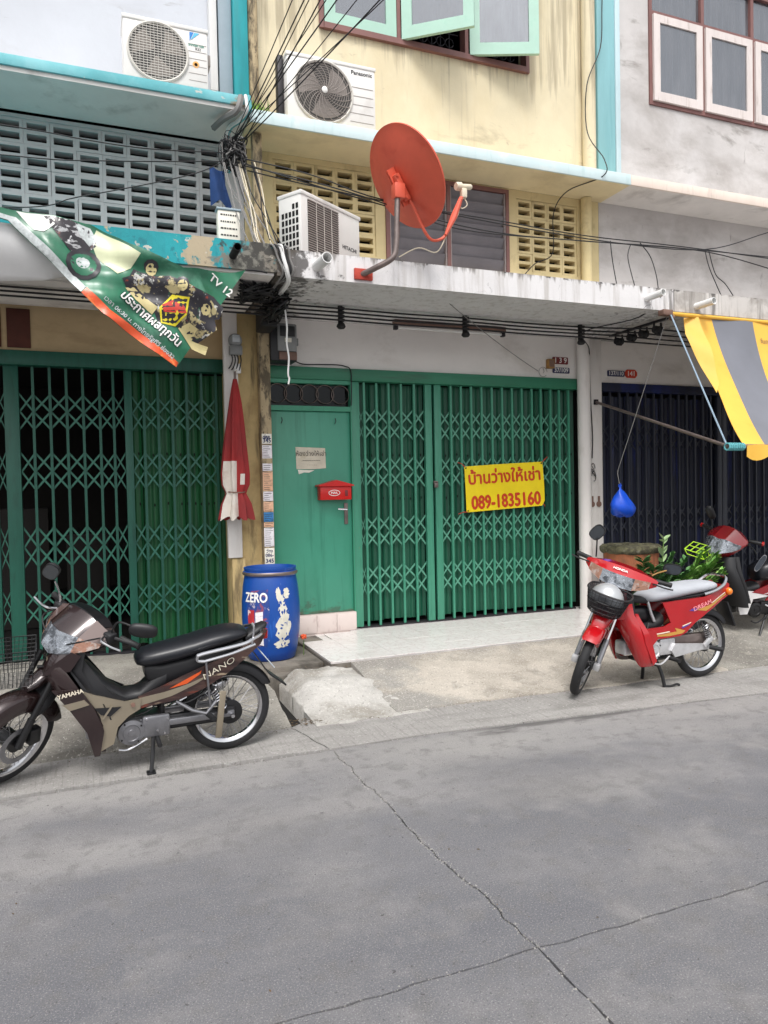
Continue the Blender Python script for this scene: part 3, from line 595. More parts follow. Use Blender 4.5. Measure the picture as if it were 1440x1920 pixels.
mat('peeled_paper', S(214,210,196), .8, var=.06, vscale=14, layers=[(S(150,146,136), 22, .60, .66, .7)])
mat('label_blue', S(34,66,140), .6, layers=[(S(150,70,80), 8, .52, .56, .8), (S(190,180,190), 11, .58, .62, .8), (S(70,30,50), 16, .6, .66, .7)], var=.1)
mat('label_red', S(176,40,48), .6, var=.1, vscale=20, layers=[(S(226,214,214), 14, .56, .6, .8)])
mat('parasol_red', S(156,38,38), .75, var=.07, vscale=(6,6,3), layers=[(S(120,34,36), (5,5,2), .46, .66, .65, (2, .75, 1.2, .1))])  # darker red layer puts the shading of the upper cloth into the colour
mat('parasol_white', S(214,206,196), .75, var=.06, vscale=6, layers=[(S(184,160,146), 5, .55, .68, .6)])
mat('banner_green', S(40,112,82), .32, var=.1, vscale=2.5, layers=[(S(16,66,48), 1.6, .46, .62, .7), (S(120,176,150), 1.9, .58, .72, .6)], spec=.6)
mat('banner_photo', S(46,44,50), .35, var=.2, vscale=8, layers=[(S(190,176,130), 9, .54, .57, .85), (S(206,206,200), 13, .58, .61, .85), (S(36,96,66), 7, .60, .63, .8), (S(150,60,44), 22, .66, .68, .8)])
mat('banner_moto', S(50,46,50), .3, var=.2, vscale=8, layers=[(S(176,176,178), (10,10,20), .55, .58, .9), (S(120,70,64), 9, .58, .62, .8), (S(226,226,228), (16,16,8), .60, .63, .9)])
mat('banner_white', S(224,224,218), .35, var=.04, vscale=3, spec=.6)
mat('banner_cream', S(204,208,172), .35, var=.05, vscale=3, spec=.6)
mat('banner_orange', S(214,84,44), .35, var=.1, vscale=7, layers=[(S(236,150,80), (12,12,12), .54, .62, .7)], spec=.6)
mat('banner_dark', S(40,38,44), .35, var=.15, vscale=6, spec=.6)
mat('banner_skin', S(206,192,140), .4, var=.08, vscale=9)
mat('banner_yellow', S(222,206,50), .4)
mat('banner_red', S(196,60,48), .4)
mat('banner_silver', S(180,186,186), .35, var=.15, vscale=30)
mat('tarp_white', S(206,206,206), .55, var=.04, vscale=2, layers=[(S(168,166,162), 2, .5, .7, .6)])
mat('awning_yellow', S(226,176,70), .5, var=.04, vscale=2.5, layers=[(S(206,146,40), (3,3,3), .56, .7, .4)], spec=.5)
mat('awning_grey', S(112,114,122), .5, var=.04, vscale=2.5)
mat('rope_teal', S(90,160,166), .8, var=.15, vscale=60)
mat('rope_blue_grey', S(140,160,176), .8)
mat('bag_blue', S(10,72,190), .45, var=.1, vscale=9)
mat('cloth_blue', S(26,60,112), .8, var=.1, vscale=9)
mat('terracotta', S(160,96,64), .85, var=.1, vscale=(8,8,2), layers=[(S(104,72,52), (8,8,3), .5, .66, .7), (S(84,92,62), 6, .56, .68, .6)], bump=.5, bscale=30)
mat('moss', S(100,98,74), .95, var=.15, vscale=20, layers=[(S(60,56,46), 12, .46, .58, .85), (S(126,124,112), 20, .58, .66, .7)], bump=1., bscale=60)
mat('soil', S(60,48,38), .95, bump=1., bscale=50)
mat('leaf_bright', S(112,164,72), .65, var=.14, vscale=5, layers=[(S(160,188,110), 14, .52, .60, .7), (S(64,104,48), 9, .50, .60, .7), (S(150,130,70), 21, .66, .70, .7)])
mat('leaf_deep', S(74,120,66), .65, var=.14, vscale=5, layers=[(S(112,152,84), 13, .52, .60, .7), (S(44,78,42), 9, .50, .60, .7), (S(140,120,70), 21, .67, .71, .7)])
mat('leaf_pale', S(150,176,128), .5, var=.1, vscale=5)
mat('stem_green', S(92,118,58), .6)
mat('lime_wire', S(172,214,50), .4, var=.08, vscale=20)
mat('flower_orange', S(220,90,50), .6)
mat('weed', S(104,140,40), .6, var=.2, vscale=20)
# ------------------------------------------------------------------ folding gates
LAT = {}
mat('dark_green_strip', S(46,110,92), .45, var=.06, vscale=6)
def lattice_mesh(m):
    if m in LAT: return LAT[m]
    mb = MB(); hw = .010    # unit gap (1 wide, .31 high), two crossing pairs stacked
    for k in (0, 1):
        z0 = -.155+k*.155; z1 = z0+.155
        for s in (0, 1):
            a = Vector((-.5, 0, z0 if s == 0 else z1)); b = Vector((.5, 0, z1 if s == 0 else z0)); y = .0 if s == 0 else .0042
            t = .013
            mb.add([(a.x, y, a.z-t),(b.x, y, b.z-t),(b.x, y, b.z+t),(a.x, y, a.z+t),(a.x, y+.004, a.z-t),(b.x, y+.004, b.z-t),(b.x, y+.004, b.z+t),(a.x, y+.004, a.z+t)],
                   [(0,1,2,3),(7,6,5,4),(0,4,5,1),(1,5,6,2),(2,6,7,3),(3,7,4,0)])
    LAT[m] = mb.mesh('lattice', m, None); return LAT[m]
def piece(name, me, parent, loc, scale=(1,1,1), rot=(0,0,0)):
    o = bpy.data.objects.new(name, me); COL.objects.link(o); o.parent = parent; o.matrix_parent_inverse = WM[parent.name].inverted()
    o.location = loc; o.scale = scale; o.rotation_euler = rot; WM[o.name] = Matrix.LocRotScale(Vector(loc), Euler(rot), Vector(scale)); return o
def gate(label, pickets, posts, y, z0, z1, bands, mbar, mstrip, msheet, sheets, ang=8, sz1=None, slots=False):
    xm = sum(pickets)/len(pickets); g = thing('folding_gate', (xm, y, z0), label, 'gate', 'folding shop gates')
    h = z1-z0; pk = MB()
    pk.box(-.0115, .0115, -.012, .012, 0, h)
    for k in range(14): pk.box(-.006, .006, -.015, -.0121, h*(k+.5)/14-.006, h*(k+.5)/14+.006)
    pk = pk.mesh('picket', mbar, None)
    for x in pickets: piece('picket', pk, g, (x, y+rnd.uniform(-.004,.004), z0+rnd.uniform(-.004,.004)), rot=(0, rnd.uniform(-.0015,.0015), 0))
    for a, b in posts:
        mb = MB(); mb.bbox(a, b, y-.022, y+.03, z0, z1, .003); mb.build('gate_post', mbar, g)
    mb = MB(); mb.box(min(pickets)-.1, max(pickets)+.06, y-.02, y+.1, z0-.03, z0-.002); mb.build('floor_track', 'iron_dark', g)
    xs = sorted(list(pickets)+[v for p in posts for v in p]); lm = lattice_mesh(mstrip)
    for i in range(len(xs)-1):
        a, b = xs[i], xs[i+1]
        if any(abs(a-p[0]) < 1e-6 and abs(b-p[1]) < 1e-6 for p in posts): continue
        if b-a > .3 or b-a < .05: continue
        for (t, bt) in bands: piece('lattice', lm, g, ((a+b)/2, y+.014+(i % 2)*.002, (t+bt)/2+rnd.uniform(-.004,.004)), (b-a-.004, 1, (t-bt)/.31))
    sh = MB(); hh = (sz1 or z1)-z0-.07; n = 7; vs = []; 
    for i in range(n+1):
        x = -.5+i/n; yy = -.03*abs(((i*2) % n)/n-.5)*2; vs += [(x, yy, 0), (x, yy, hh)]
    sh.add(vs+[(x, y_+.002, z) for x, y_, z in vs], [(2*i, 2*i+2, 2*i+3, 2*i+1) for i in range(n)]+[(2*i+1+2*n+2, 2*i+3+2*n+2, 2*i+2+2*n+2, 2*i+2*n+2) for i in range(n)])
    if slots:
        sh.m = 1
        for zz in (hh*.70, hh*.515):
            for xx in (-.3, .28): sh.add([(xx+.05*math.cos(t_*.785), -.0225, zz+.016*math.sin(t_*.785)) for t_ in range(8)], [tuple(range(8))])
        sh.v = [(x, yv, z) for x, yv, z in sh.v]
    sh = sh.mesh('backing_sheet', [msheet, 'hole_dark'], 40)
    for a, b in sheets:
        n_ = max(1, round((b-a)/.135)); w = (b-a)/n_
        for k in range(n_): piece('backing_sheet', sh, g, (a+(k+.5)*w, y+.085+rnd.uniform(-.004,.012), z0+.03+rnd.uniform(0,.02)), (w*1.0, 1, 1), (0, 0, R(rnd.uniform(-ang, ang))))
    return g
pk_mid = [2.635, 2.77, 2.91, 3.05, 3.20]+[3.64, 3.765, 3.895, 4.03, 4.16, 4.29, 4.42, 4.55, 4.68, 4.80, 4.925, 5.05, 5.18]
gm = gate('bright green folding gate closed behind the yellow sign', pk_mid, [(2.482, 2.575), (3.325, 3.405), (3.435, 3.515)], W+.02, .20, 2.752, [(2.47,2.16),(1.97,1.66),(1.345,1.035),(.83,.525)], 'green_bar', 'green_strip', 'green_sheet', [(2.58, 3.33), (3.50, 5.29)], sz1=2.78, slots=True)
mb = MB(); mb.cyl((3.40, W-.02, 1.70), (3.45, W-.02, 1.70), .012, n=8); mb.bbox(3.405, 3.45, W-.04, W-.012, 1.64, 1.69, .006); mb.build('padlock', 'galv_steel', gm)
pk_left = [-.50, -.36, -.22, -.08, .06, .18, .45, .58, .71, .85, .99, 1.13]
gl = gate('dark green folding gate at left behind the brown motorcycle', pk_left, [(-.735, -.615), (.275, .345), (-1.0, -.80)], W+.14, .15, 2.80, [(2.55,2.24),(2.02,1.69),(1.34,.99),(.77,.48)], 'dark_green_bar', 'dark_green_strip', 'leaf_green_sheet', [(.30, 1.20)], sz1=2.82, slots=True)
pk_right = [5.66+.131*i for i in range(14)]+[7.62+.131*i for i in range(22)]
gr = gate('dark navy folding gate at right under the awning', pk_right, [(7.46, 7.53), (7.54, 7.60)], W+.03, .18, 2.75, [(2.36,2.06),(1.36,1.05),(.80,.5)], 'navy_bar', 'navy_bar', 'navy_sheet', [(5.62, 10.5)], sz1=2.74)
# boxes stored inside the left shop
for k, (x, w, h) in enumerate(((-.75, .5, 1.5), (-.1, .45, 1.2))):
    mb = MB(); mb.bbox(x-w/2, x+w/2, 9.0, 9.6, .16, h, .01); mb.build('storage_box', 'interior_dark', label=('taller' if k == 0 else 'shorter')+' dim box inside the left shop behind the gate', cat='box')
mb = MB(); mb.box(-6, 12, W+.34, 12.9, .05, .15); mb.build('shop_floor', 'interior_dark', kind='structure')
# ------------------------------------------------------------------ door and transom
dr = thing('door', (2.05, W, .36), 'plain green metal door with a paper notice and red mailbox', 'door')
mb = MB(); mb.bbox(1.632, 2.470, W+.01, W+.05, .375, 2.435, .004); lf_ = mb.build('door_leaf', 'green_door', dr)
mb = MB(); mb.box(1.612, 1.630, W-.02, W+.08, .36, 2.75); mb.box(2.471, 2.4815, W-.02, W+.08, .36, 2.75); mb.box(1.631, 2.470, W-.018, W+.08, 2.438, 2.488); mb.box(1.631, 2.470, W-.018, W+.08, 2.715, 2.752); mb.build('door_frame', 'green_paint', dr)
tg = MB(); tg.box(1.631, 2.470, W+.05, W+.055, 2.489, 2.714); tg.build('transom_pane', 'transom_glass', dr, None)
tg = MB()
for i in range(5):
    c = (1.72+i*.165, W+.03, 2.615); tg.tube([(c[0]+.095*math.cos(t*math.pi/9), c[1], c[2]+(.095 if i % 2 else .095)*math.sin(t*math.pi/9)) for t in range(18)], .005, 5, closed=True)
tg.build('transom_grille', 'galv_steel', dr, kind='stuff')
mb = MB(); mb.bbox(2.385, 2.425, W-.004, W+.009, 1.28, 1.50, .004); h_ = mb.build('handle_plate', 'galv_steel', dr)
mb = MB(); mb.tube([(2.405,W-.004,1.43),(2.405,W-.05,1.43),(2.40,W-.055,1.432),(2.30,W-.055,1.44)], .009, 8); mb.build('handle_lever', 'chrome', h_)
mb = MB(); mb.box(1.62, 2.482, W-.03, W+.12, .15, .372); st = mb.build('door_step', 'step_tile', dr)
for k in range(4):
    mb = MB(); mb.bbox(1.625+k*.215, 1.836+k*.215, W-.042, W-.031, .185, .365, .002); mb.build('step_tile', 'step_tile', st)
mb = MB()
for x in (1.75, 2.31): mb.tube([(x, W, 2.37), (x+.005, W-.01, 2.34), (x-.008, W-.005, 2.31)], .004, 5)
mb.build('nail_hook', 'iron_dark', dr, kind='stuff')
# notice
nt_ = thing('paper_notice', (2.045, W, 1.85), 'yellowed handwritten paper notice stuck on the green door', 'notice')
mb = MB(); mb.panel([(1.885,2.075),(2.195,2.065),(2.20,1.86),(2.07,1.85),(1.89,1.852)], lambda x, z: W+.004+.003*math.sin(x*30), .002, .05); mb.build('sheet', 'paper_old', nt_)
mb = MB(); mb.panel([(1.905,1.845),(2.08,1.84),(2.02,1.815),(1.97,1.818),(1.915,1.80)], lambda x, z: W+.007, .002, .05); mb.build('torn_scrap', 'paper', nt_)
mb = MB(); put_text(mb, 'ห้องว่างให้เช่า', .062, (2.045, W-.003, 2.005), (1,0,0), (0,0,1)); put_text(mb, '~~~~~~~~', .04, (2.045, W-.003, 1.94), (1,0,0), (0,0,1)); put_text(mb, '- - - - - -', .03, (2.05, W-.003, 1.895), (1,0,0), (0,0,1)); mb.build('handwriting', 'ink', nt_, None)
# mailbox
mx = thing('mailbox', (2.26, W-.05, 1.53), 'small red metal mailbox hanging on the green door', 'mailbox')
mb = MB(); mb.bbox(2.10, 2.43, W-.115, W-.002, 1.535, 1.675, .006); mb.build('body', 'mailbox_red', mx)
mb = MB(); mb.add([(2.08,W-.14,1.672),(2.45,W-.14,1.672),(2.45,W-.001,1.672),(2.08,W-.001,1.672),(2.08,W-.14,1.685),(2.45,W-.14,1.685),(2.45,W-.001,1.685),(2.08,W-.001,1.685),(2.265,W-.14,1.735),(2.265,W-.001,1.735)],
    [(0,1,2,3),(0,4,8,5,1),(3,2,6,9,7),(4,7,9,8),(8,9,6,5),(1,5,6,2),(0,3,7,4)]); mb.build('roof', 'mailbox_red', mx, None)
mb = MB(); mb.lathe([(.001,0),(.062,0),(.062,.002),(.001,.002)], (2.245, W-.1175, 1.605), (0,-1,0), 24); mb.v = [(x, y, 1.605+(z-1.605)*.5) for x, y, z in mb.v]; e1 = mb.build('oval_badge', 'white_ink', mx)
mb = MB(); mb.lathe([(.001,0),(.055,0),(.055,.0012),(.001,.0012)], (2.245, W-.1197, 1.605), (0,-1,0), 24); mb.v = [(x, y, 1.605+(z-1.605)*.45) for x, y, z in mb.v]; mb.build('oval_field', 'mailbox_red', e1)
mb = MB(); put_text(mb, 'MAIL', .034, (2.245, W-.1215, 1.605), (1,0,0), (0,0,1), .0008); mb.build('lettering', 'white_ink', e1, None)
mb = MB(); mb.bbox(2.36, 2.39, W-.118, W-.1155, 1.57, 1.63, .001); mb.build('flap', 'plate_red', mx)
# to-let sign
sg = thing('rent_sign', (4.28, W-.04, 1.35), 'yellow banner with red Thai lettering and phone number tied to the gate', 'sign')
SY = lambda x, z: W-.022-.012*math.sin((x-3.7)*7)*math.sin((z-1.3)*5)-.01*math.exp(-((x-4.8)**2+(z-1.4)**2)*60)
mb = MB(); mb.panel([(3.775,1.865),(4.28,1.893),(4.785,1.915),(4.80,1.62),(4.80,1.47),(4.765,1.41),(4.29,1.385),(3.795,1.36)], SY, .003, .05); mb.build('sheet', 'sign_yellow', sg)
xd = (1, 0, .046)
mb = MB(); put_text(mb, 'บ้านว่างให้เช่า', .185, (4.285, 0, 1.745), xd, (-.046,0,1), .0050, .99, warp=lambda v: Vector((v.x, SY(v.x, v.z)-.004+(v.y)*1., v.z))); mb.build('thai_lettering', 'sign_red', sg, None)
mb = MB(); put_text(mb, '089-1835160', .205, (4.30, 0, 1.475), xd, (-.046,0,1), .0068, .82, warp=lambda v: Vector((v.x, SY(v.x, v.z)-.004+v.y, v.z))); mb.build('phone_number', 'sign_red', sg, None)
for p, q in (((3.78,1.86),(3.70,1.91)), ((4.78,1.91),(4.86,1.97)), ((3.80,1.365),(3.70,1.345)), ((4.775,1.425),(4.82,1.40))):
    mb = MB(); mb.tube([(p[0],W-.03,p[1]),((p[0]+q[0])/2,W-.032,(p[1]+q[1])/2+.01),(q[0],W-.012,q[1])], .005, 5); mb.build('tie_string', 'rust_red', sg)
    mb = MB(); mb.cyl((p[0]+(.012 if p[0]<4.2 else -.012), W-.034, p[1]-.012*(1 if p[1]>1.6 else -1)), (p[0]+(.012 if p[0]<4.2 else -.012), W-.012, p[1]-.012*(1 if p[1]>1.6 else -1)), .008, n=8); mb.build('eyelet', 'iron_dark', sg)
# number plates
def plate(x0, x1, z0, z1, m, txt, label, y=W-.006, hexa=False, size=.1):
    t = thing('number_plate', ((x0+x1)/2, y, z0), label, 'number plate')
    mb = MB(); c = .03 if hexa else .008
    mb.poly([(x0+c,z0),(x1-c,z0),(x1,z0+c),(x1,z1-c),(x1-c,z1),(x0+c,z1),(x0,z1-c),(x0,z0+c)], y-.006, y+.004); mb.build('plate', m, t, None)
    mb = MB(); put_text(mb, txt, size, ((x0+x1)/2, y-.0075, (z0+z1)/2), (1,0,0), (0,0,1), .0012); mb.build('digits', 'white_ink', t, None)
plate(4.955, 5.165, 3.045, 3.125, 'plate_red', '1 3 9', 'dark red number plate 139 beside the brass box', size=.085)
plate(4.955, 5.185, 2.94, 3.005, 'plate_blue', '37/109', 'dark blue number plate 37/109 below the red plate', size=.07)
plate(5.735, 5.985, 2.935, 3.005, 'plate_blue', '137/110', 'blue number plate 137/110 above the navy gate', size=.068, y=W+.004)
plate(5.995, 6.175, 2.925, 3.025, 'plate_bright_red', '141', 'bright red angular number plate 141 above the navy gate', size=.085, y=W+.004, hexa=True)
t = thing('bell_box', (4.91, W-.03, 2.98), 'small brass coloured box beside the number plates', 'box')
mb = MB(); mb.bbox(4.865, 4.95, W-.06, W-.002, 2.985, 3.09, .006); mb.build('box', 'brass', t)
mb = MB(); mb.box(4.875, 4.94, W-.064, W-.061, 3.0, 3.075); mb.build('cover', 'tube_brown', t)
mb = MB(); mb.tube([(4.82+.055*math.cos(k*.4), W-.012, 2.945+.055*math.sin(k*.4)) for k in range(15)], .003, 5); mb.tube([(4.82,W-.012,2.99),(4.835,W-.012,2.95),(4.82,W-.012,2.93)], .003, 5); mb.build('wire_coil', 'cable_grey', label='loop of thin wire on the wall left of the number plates', cat='wire')
# stickers on the slim post
stk = [(2.09,2.19,'paper','ว่าง\n086-\n345'),(1.95,2.08,'sticker_white',''),(1.83,1.905,'sticker_white',''),(1.64,1.825,'sticker_peach',''),(1.54,1.635,'sticker_white',''),(1.44,1.535,'sticker_peach',''),(1.34,1.435,'sticker_blue',''),(1.29,1.335,'sticker_peach',''),(1.10,1.285,'sticker_white',''),(.93,1.09,'paper','ว่าง\n086-\n345')]
names = ['white sticker with blue numbers highest on the slim post', 'lined white sticker just under the top number sticker', 'narrow white sticker midway on the slim post', 'tall peach coloured sticker midway on the slim post', 'white sticker under the tall peach sticker', 'peach sticker above the blue sticker on the post', 'blue sticker on the slim post', 'thin peach strip under the blue sticker', 'tall white form sticker above the lowest number sticker', 'white sticker with numbers lowest on the slim post']
for (a, b, m, tx), nm in zip(stk, names):
    t = thing('sticker', (1.55, W-.212, a), nm, 'sticker', 'stickers on the slim post')
    mb = MB(); mb.bbox(1.499, 1.594, W-.2135, W-.2105, a, b-.004, .0006); mb.build('paper', m, t)
    mb = MB()
    if tx: put_text(mb, tx.split('\n')[1], .045, (1.547, W-.2145, (a+b)/2+.005), (1,0,0), (0,0,1), .001); put_text(mb, tx.split('\n')[2], .055, (1.547, W-.2145, a+.03), (1,0,0), (0,0,1), .0015); put_text(mb, tx.split('\n')[0], .045, (1.547, W-.2145, b-.035), (1,0,0), (0,0,1), .001)
    else:
        for k in range(int((b-a)/.02)): mb.box(1.508, 1.508+rnd.uniform(.04,.078), W-.2147, W-.2138, a+.01+k*.02, a+.014+k*.02)
    mb.build('print', 'ink_navy' if tx else 'ink', t, None)
# ------------------------------------------------------------------ air conditioners
def ac(label, loc, rz, w, d, h, kind):
    t = thing('air_conditioner', loc, label, 'air conditioner', 'outdoor air conditioning units', (0,0,rz)); B = lambda mb, n, m, p=t, s=35: mb.build(n, m, p, s, local=True)
    mb = MB(); mb.bbox(0, w, 0, d, .03, h, .015); B(mb, 'casing', 'ac_white')
    for x in (.08, w-.14): mb = MB(); mb.bbox(x, x+.06, .02, d-.02, -.002, .029, .004); B(mb, 'foot', 'ac_grille_dark')
    mb = MB(); mb.bbox(-.006, w+.006, -.008, d+.006, h-.03, h+.004, .006); B(mb, 'lid', 'ac_white')
    if kind in ('round', 'swirl'):
        cx = w*.40; cz = h*.50; r = h*.445; p = .012 if kind == 'round' else .035
        mb = MB(); mb.lathe([(.001,.0),(r,.0),(r,.003),(.001,.003)], (cx, -.001, cz), (0,-1,0), 40); B(mb, 'fan_opening', 'ac_grille_dark')
        mb = MB(); 
        for k in range(3):
            a0 = k*2.094
            mb.add([(cx+.03*math.cos(a0), -.004, cz+.03*math.sin(a0))]+[(cx+r*.86*math.cos(a0+q*.25), -.004-.004*(q % 2), cz+r*.86*math.sin(a0+q*.25)) for q in range(6)], [(0, q+1, q+2) for q in range(5)])
        B(mb, 'fan', 'ac_guard_grey', t, None)
        mb = MB(); mb.tube([(cx+r*1.02*math.cos(q*math.pi/24), -.008, cz+r*1.02*math.sin(q*math.pi/24)) for q in range(48)], .012, 6, True); B(mb, 'guard_rim', 'ac_guard')
        mb = MB()
        if kind == 'round':
            for k in range(1, 22):
                z = cz-r+2*r*k/22; hx = math.sqrt(max(0, r*r-(z-cz)**2)); mb.box(cx-hx, cx+hx, -.014, -.010, z-.0022, z+.0022)
            for k in range(1, 16):
                x = cx-r+2*r*k/16; hz = math.sqrt(max(0, r*r-(x-cx)**2)); mb.box(x-.0015, x+.0015, -.018, -.0145, cz-hz, cz+hz)
        else:
            for k in range(2, 13): rr = r*k/12.5; mb.tube([(cx+rr*math.cos(q*math.pi/20), -p+.02*(rr/r)**3, cz+rr*math.sin(q*math.pi/20)) for q in range(40)], .0028, 4, True)
            for k in range(22):
                a0 = k*2*math.pi/22; mb.tube([(cx+r*(.12+.88*q/8)*math.cos(a0+.75*q/8), -p-.004+.02*(.12+.88*q/8)**3, cz+r*(.12+.88*q/8)*math.sin(a0+.75*q/8)) for q in range(9)], .0035, 4)
        B(mb, 'fan_guard', 'ac_guard' if kind == 'round' else 'ac_guard_grey', t, None)['kind'] = 'stuff'
        if kind == 'swirl':
            mb = MB(); mb.ell((cx, -.045, cz), .03, .012, .033); B(mb, 'guard_hub', 'ac_white')
            mb = MB(); put_text(mb, 'Panasonic', .052, (w*.84, -.002, h*.88), (1,0,0), (0,0,1), .0016, 1.05); B(mb, 'lettering', 'logo_dark', t, None)
            for k in range(5):
                mb = MB(); mb.box(w*.70, w*.97, -.003, -.0005, h*(.14+k*.13), h*(.14+k*.13)+.004); B(mb, 'panel_groove', 'ac_guard_grey')
        else:
            mb = MB(); mb.poly([(w*.78,h*.78),(w*.83,h*.92),(w*.78,h*.92)], -.003, -.001); B(mb, 'logo_wedge', 'logo_blue')
            mb = MB(); mb.poly([(w*.795,h*.80),(w*.90,h*.92),(w*.84,h*.92)], -.003, -.001); B(mb, 'logo_wedge', 'logo_cyan')
            mb = MB(); put_text(mb, 'INVERTER', .03, (w*.86, -.002, h*.72), (1,0,0), (0,0,1), .001); B(mb, 'lettering', 'logo_green', t, None)
            mb = MB(); put_text(mb, 'R32', .03, (w*.88, -.002, h*.665), (1,0,0), (0,0,1), .0006); B(mb, 'lettering', 'logo_dark', t, None)
            mb = MB(); mb.lathe([(.028,0),(.028,.0015),(.014,.0015),(.014,0)], (w*.85, -.0008, h*.42), (0,-1,0), 20); B(mb, 'energy_badge', 'logo_orange')
            for k in range(6):
                mb = MB(); mb.box(w*.76, w*.98, -.0025, -.0003, h*(.16+k*.115), h*(.16+k*.115)+.003); B(mb, 'panel_groove', 'ac_guard_grey')
            mb = MB(); mb.bbox(w, w+.03, .06, d-.06, h*.5, h*.68, .006); B(mb, 'side_handle', 'ac_guard_grey')
    else:   # square louvred front, slotted left side
        mb = MB(); mb.box(w*.10, w*.60, -.003, -.0005, .05, h*.90); B(mb, 'fan_opening', 'ac_grille_dark')
        mb = MB()
        for k in range(24): z = .06+(h*.90-.06)*k/23; mb.box(w*.10, w*.60, -.012, -.004, z-.004, z+.004)
        B(mb, 'grille_slats', 'ac_guard_grey', t, None)['kind'] = 'stuff'
        mb = MB()
        for k in range(1, 4): mb.box(w*.10+w*.5*k/4-.003, w*.10+w*.5*k/4+.003, -.015, -.0125, .05, h*.90)
        B(mb, 'grille_stays', 'ac_guard', t, None)['kind'] = 'stuff'
        mb = MB(); put_text(mb, 'HITACHI', .048, (w*.80, -.002, h*.42), (1,0,0), (0,0,1), .0012, 1.1); B(mb, 'lettering', 'logo_dark', t, None)
        mb = MB()
        for i in range(5):
            for j in range(7):
                y0 = d*(.12+.155*i); z0 = .06+(h-.14)*j/7
                if j == 6 and i > 1: continue
                mb.box(-.003, -.0005, y0, y0+d*.10, z0, z0+(h-.14)/7*.72)
        B(mb, 'side_slots', 'hole_dark', t, None)['kind'] = 'stuff'
    return t
ac('white air conditioner with round fan grille on the teal ledge', (.325, 6.575, 5.122), 0, .70, .29, .54, 'round')
ac('white air conditioner with swirl fan guard on the pale blue ledge', (1.76, 6.70, 5.076), 0, .88, .31, .63, 'swirl')
ac('white air conditioner with square louvres standing askew on the white canopy', (1.665, 5.975, 3.572), R(33), .81, .26, .57, 'square')
mb = MB(); mb.bbox(1.70, 1.755, 6.80, 6.90, 5.08, 5.72, .006); mb.build('cable_duct', 'iron_dark', label='dark vertical duct at the left side of the swirl fan air conditioner', cat='duct')
# ------------------------------------------------------------------ satellite dish
sdish = thing('satellite_dish', (2.12, 5.77, 3.42), 'orange red satellite dish on a bent pole above the white canopy', 'satellite dish')
n_ = Vector((.82, .163, .545)).normalized(); c_ = Vector((2.48, 5.62, 4.21)); xa = Vector((0,0,1)); xa = (xa-n_*xa.dot(n_)).normalized(); ya = n_.cross(xa)
DM = Matrix(((ya.x,xa.x,n_.x,c_.x),(ya.y,xa.y,n_.y,c_.y),(ya.z,xa.z,n_.z,c_.z),(0,0,0,1)))
mb = MB(); mb.M = DM; RD = .41
pr = [(RD*k/10, -.085+.085*(k/10)**2) for k in range(0, 11)]
mb.lathe([(max(r_, .001), z) for r_, z in pr]+[(RD+.012, .004), (RD+.012, -.010), (RD-.004, -.012)]+[(max(r_, .001), z-.006) for r_, z in reversed(pr[:-1])], (0,0,0), (0,0,1), 64); mb.build('reflector', 'red_paint_faded', sdish, 50)
mb = MB(); mb.M = DM; mb.bbox(-.05, .05, -.16, .06, -.15, -.095, .006); mb.box(-.012, -.004, -.19, .12, -.17, -.09); mb.box(.004, .012, -.19, .12, -.17, -.09); mb.cyl((-.06, .05, -.13), (.06, .05, -.13), .014, n=10); mb.cyl((-.06, -.13, -.14), (.06, -.13, -.14), .014, n=10); br = mb.build('bracket', 'red_paint_faded', sdish)
mb = MB(); mb.tube(spline([(2.12,5.765,3.42),(2.20,5.66,3.45),(2.31,5.58,3.51),(2.345,5.565,3.60),(2.36,5.565,3.85),(2.375,5.57,4.12)], 6), .024, 12); mb.build('mast', 'galv_steel', sdish, 50)
mb = MB(); mb.bbox(2.335, 2.425, 5.53, 5.63, 4.00, 4.12, .006); mb.build('mast_clamp', 'red_paint_faded', sdish)
mb = MB(); mb.bbox(2.05, 2.21, 5.752, 5.778, 3.375, 3.465, .003); mb.build('wall_plate', 'rust_red', sdish)
mb = MB(); mb.tube(spline([(2.44,5.60,4.10),(2.53,5.60,3.95),(2.62,5.60,3.78),(2.69,5.60,3.71),(2.78,5.60,3.73),(2.84,5.60,3.80),(2.95,5.62,4.0),(3.0,5.64,4.12)], 5), .013, 8); mb.build('feed_arm', 'red_paint_faded', sdish)
mb = MB(); mb.tube([(2.81,5.585,3.76),(2.90,5.60,3.93),(2.985,5.63,4.11)], [.012,.03,.016], 8); mb.build('feed_strut', 'red_paint_faded', sdish)
mb = MB(); mb.lathe([(.03,0),(.036,.01),(.036,.05),(.024,.06),(.024,.15),(.018,.16)], (2.955,5.66,4.215), (1,.1,.12), 14); mb.bbox(3.0, 3.05, 5.63, 5.68, 4.12, 4.2, .008); mb.build('receiver_head', 'lnb_cream', sdish)
mb = MB(); mb.tube(spline([(3.03,5.65,4.12),(3.05,5.64,4.06),(3.0,5.65,4.03),(2.97,5.64,4.08),(2.96,5.63,3.98),(2.90,5.61,3.88),(2.83,5.60,3.77),(2.74,5.62,3.62),(2.60,5.68,3.66),(2.45,5.75,3.59)]), .005, 5); mb.build('feed_cable', 'cable_cream', sdish)
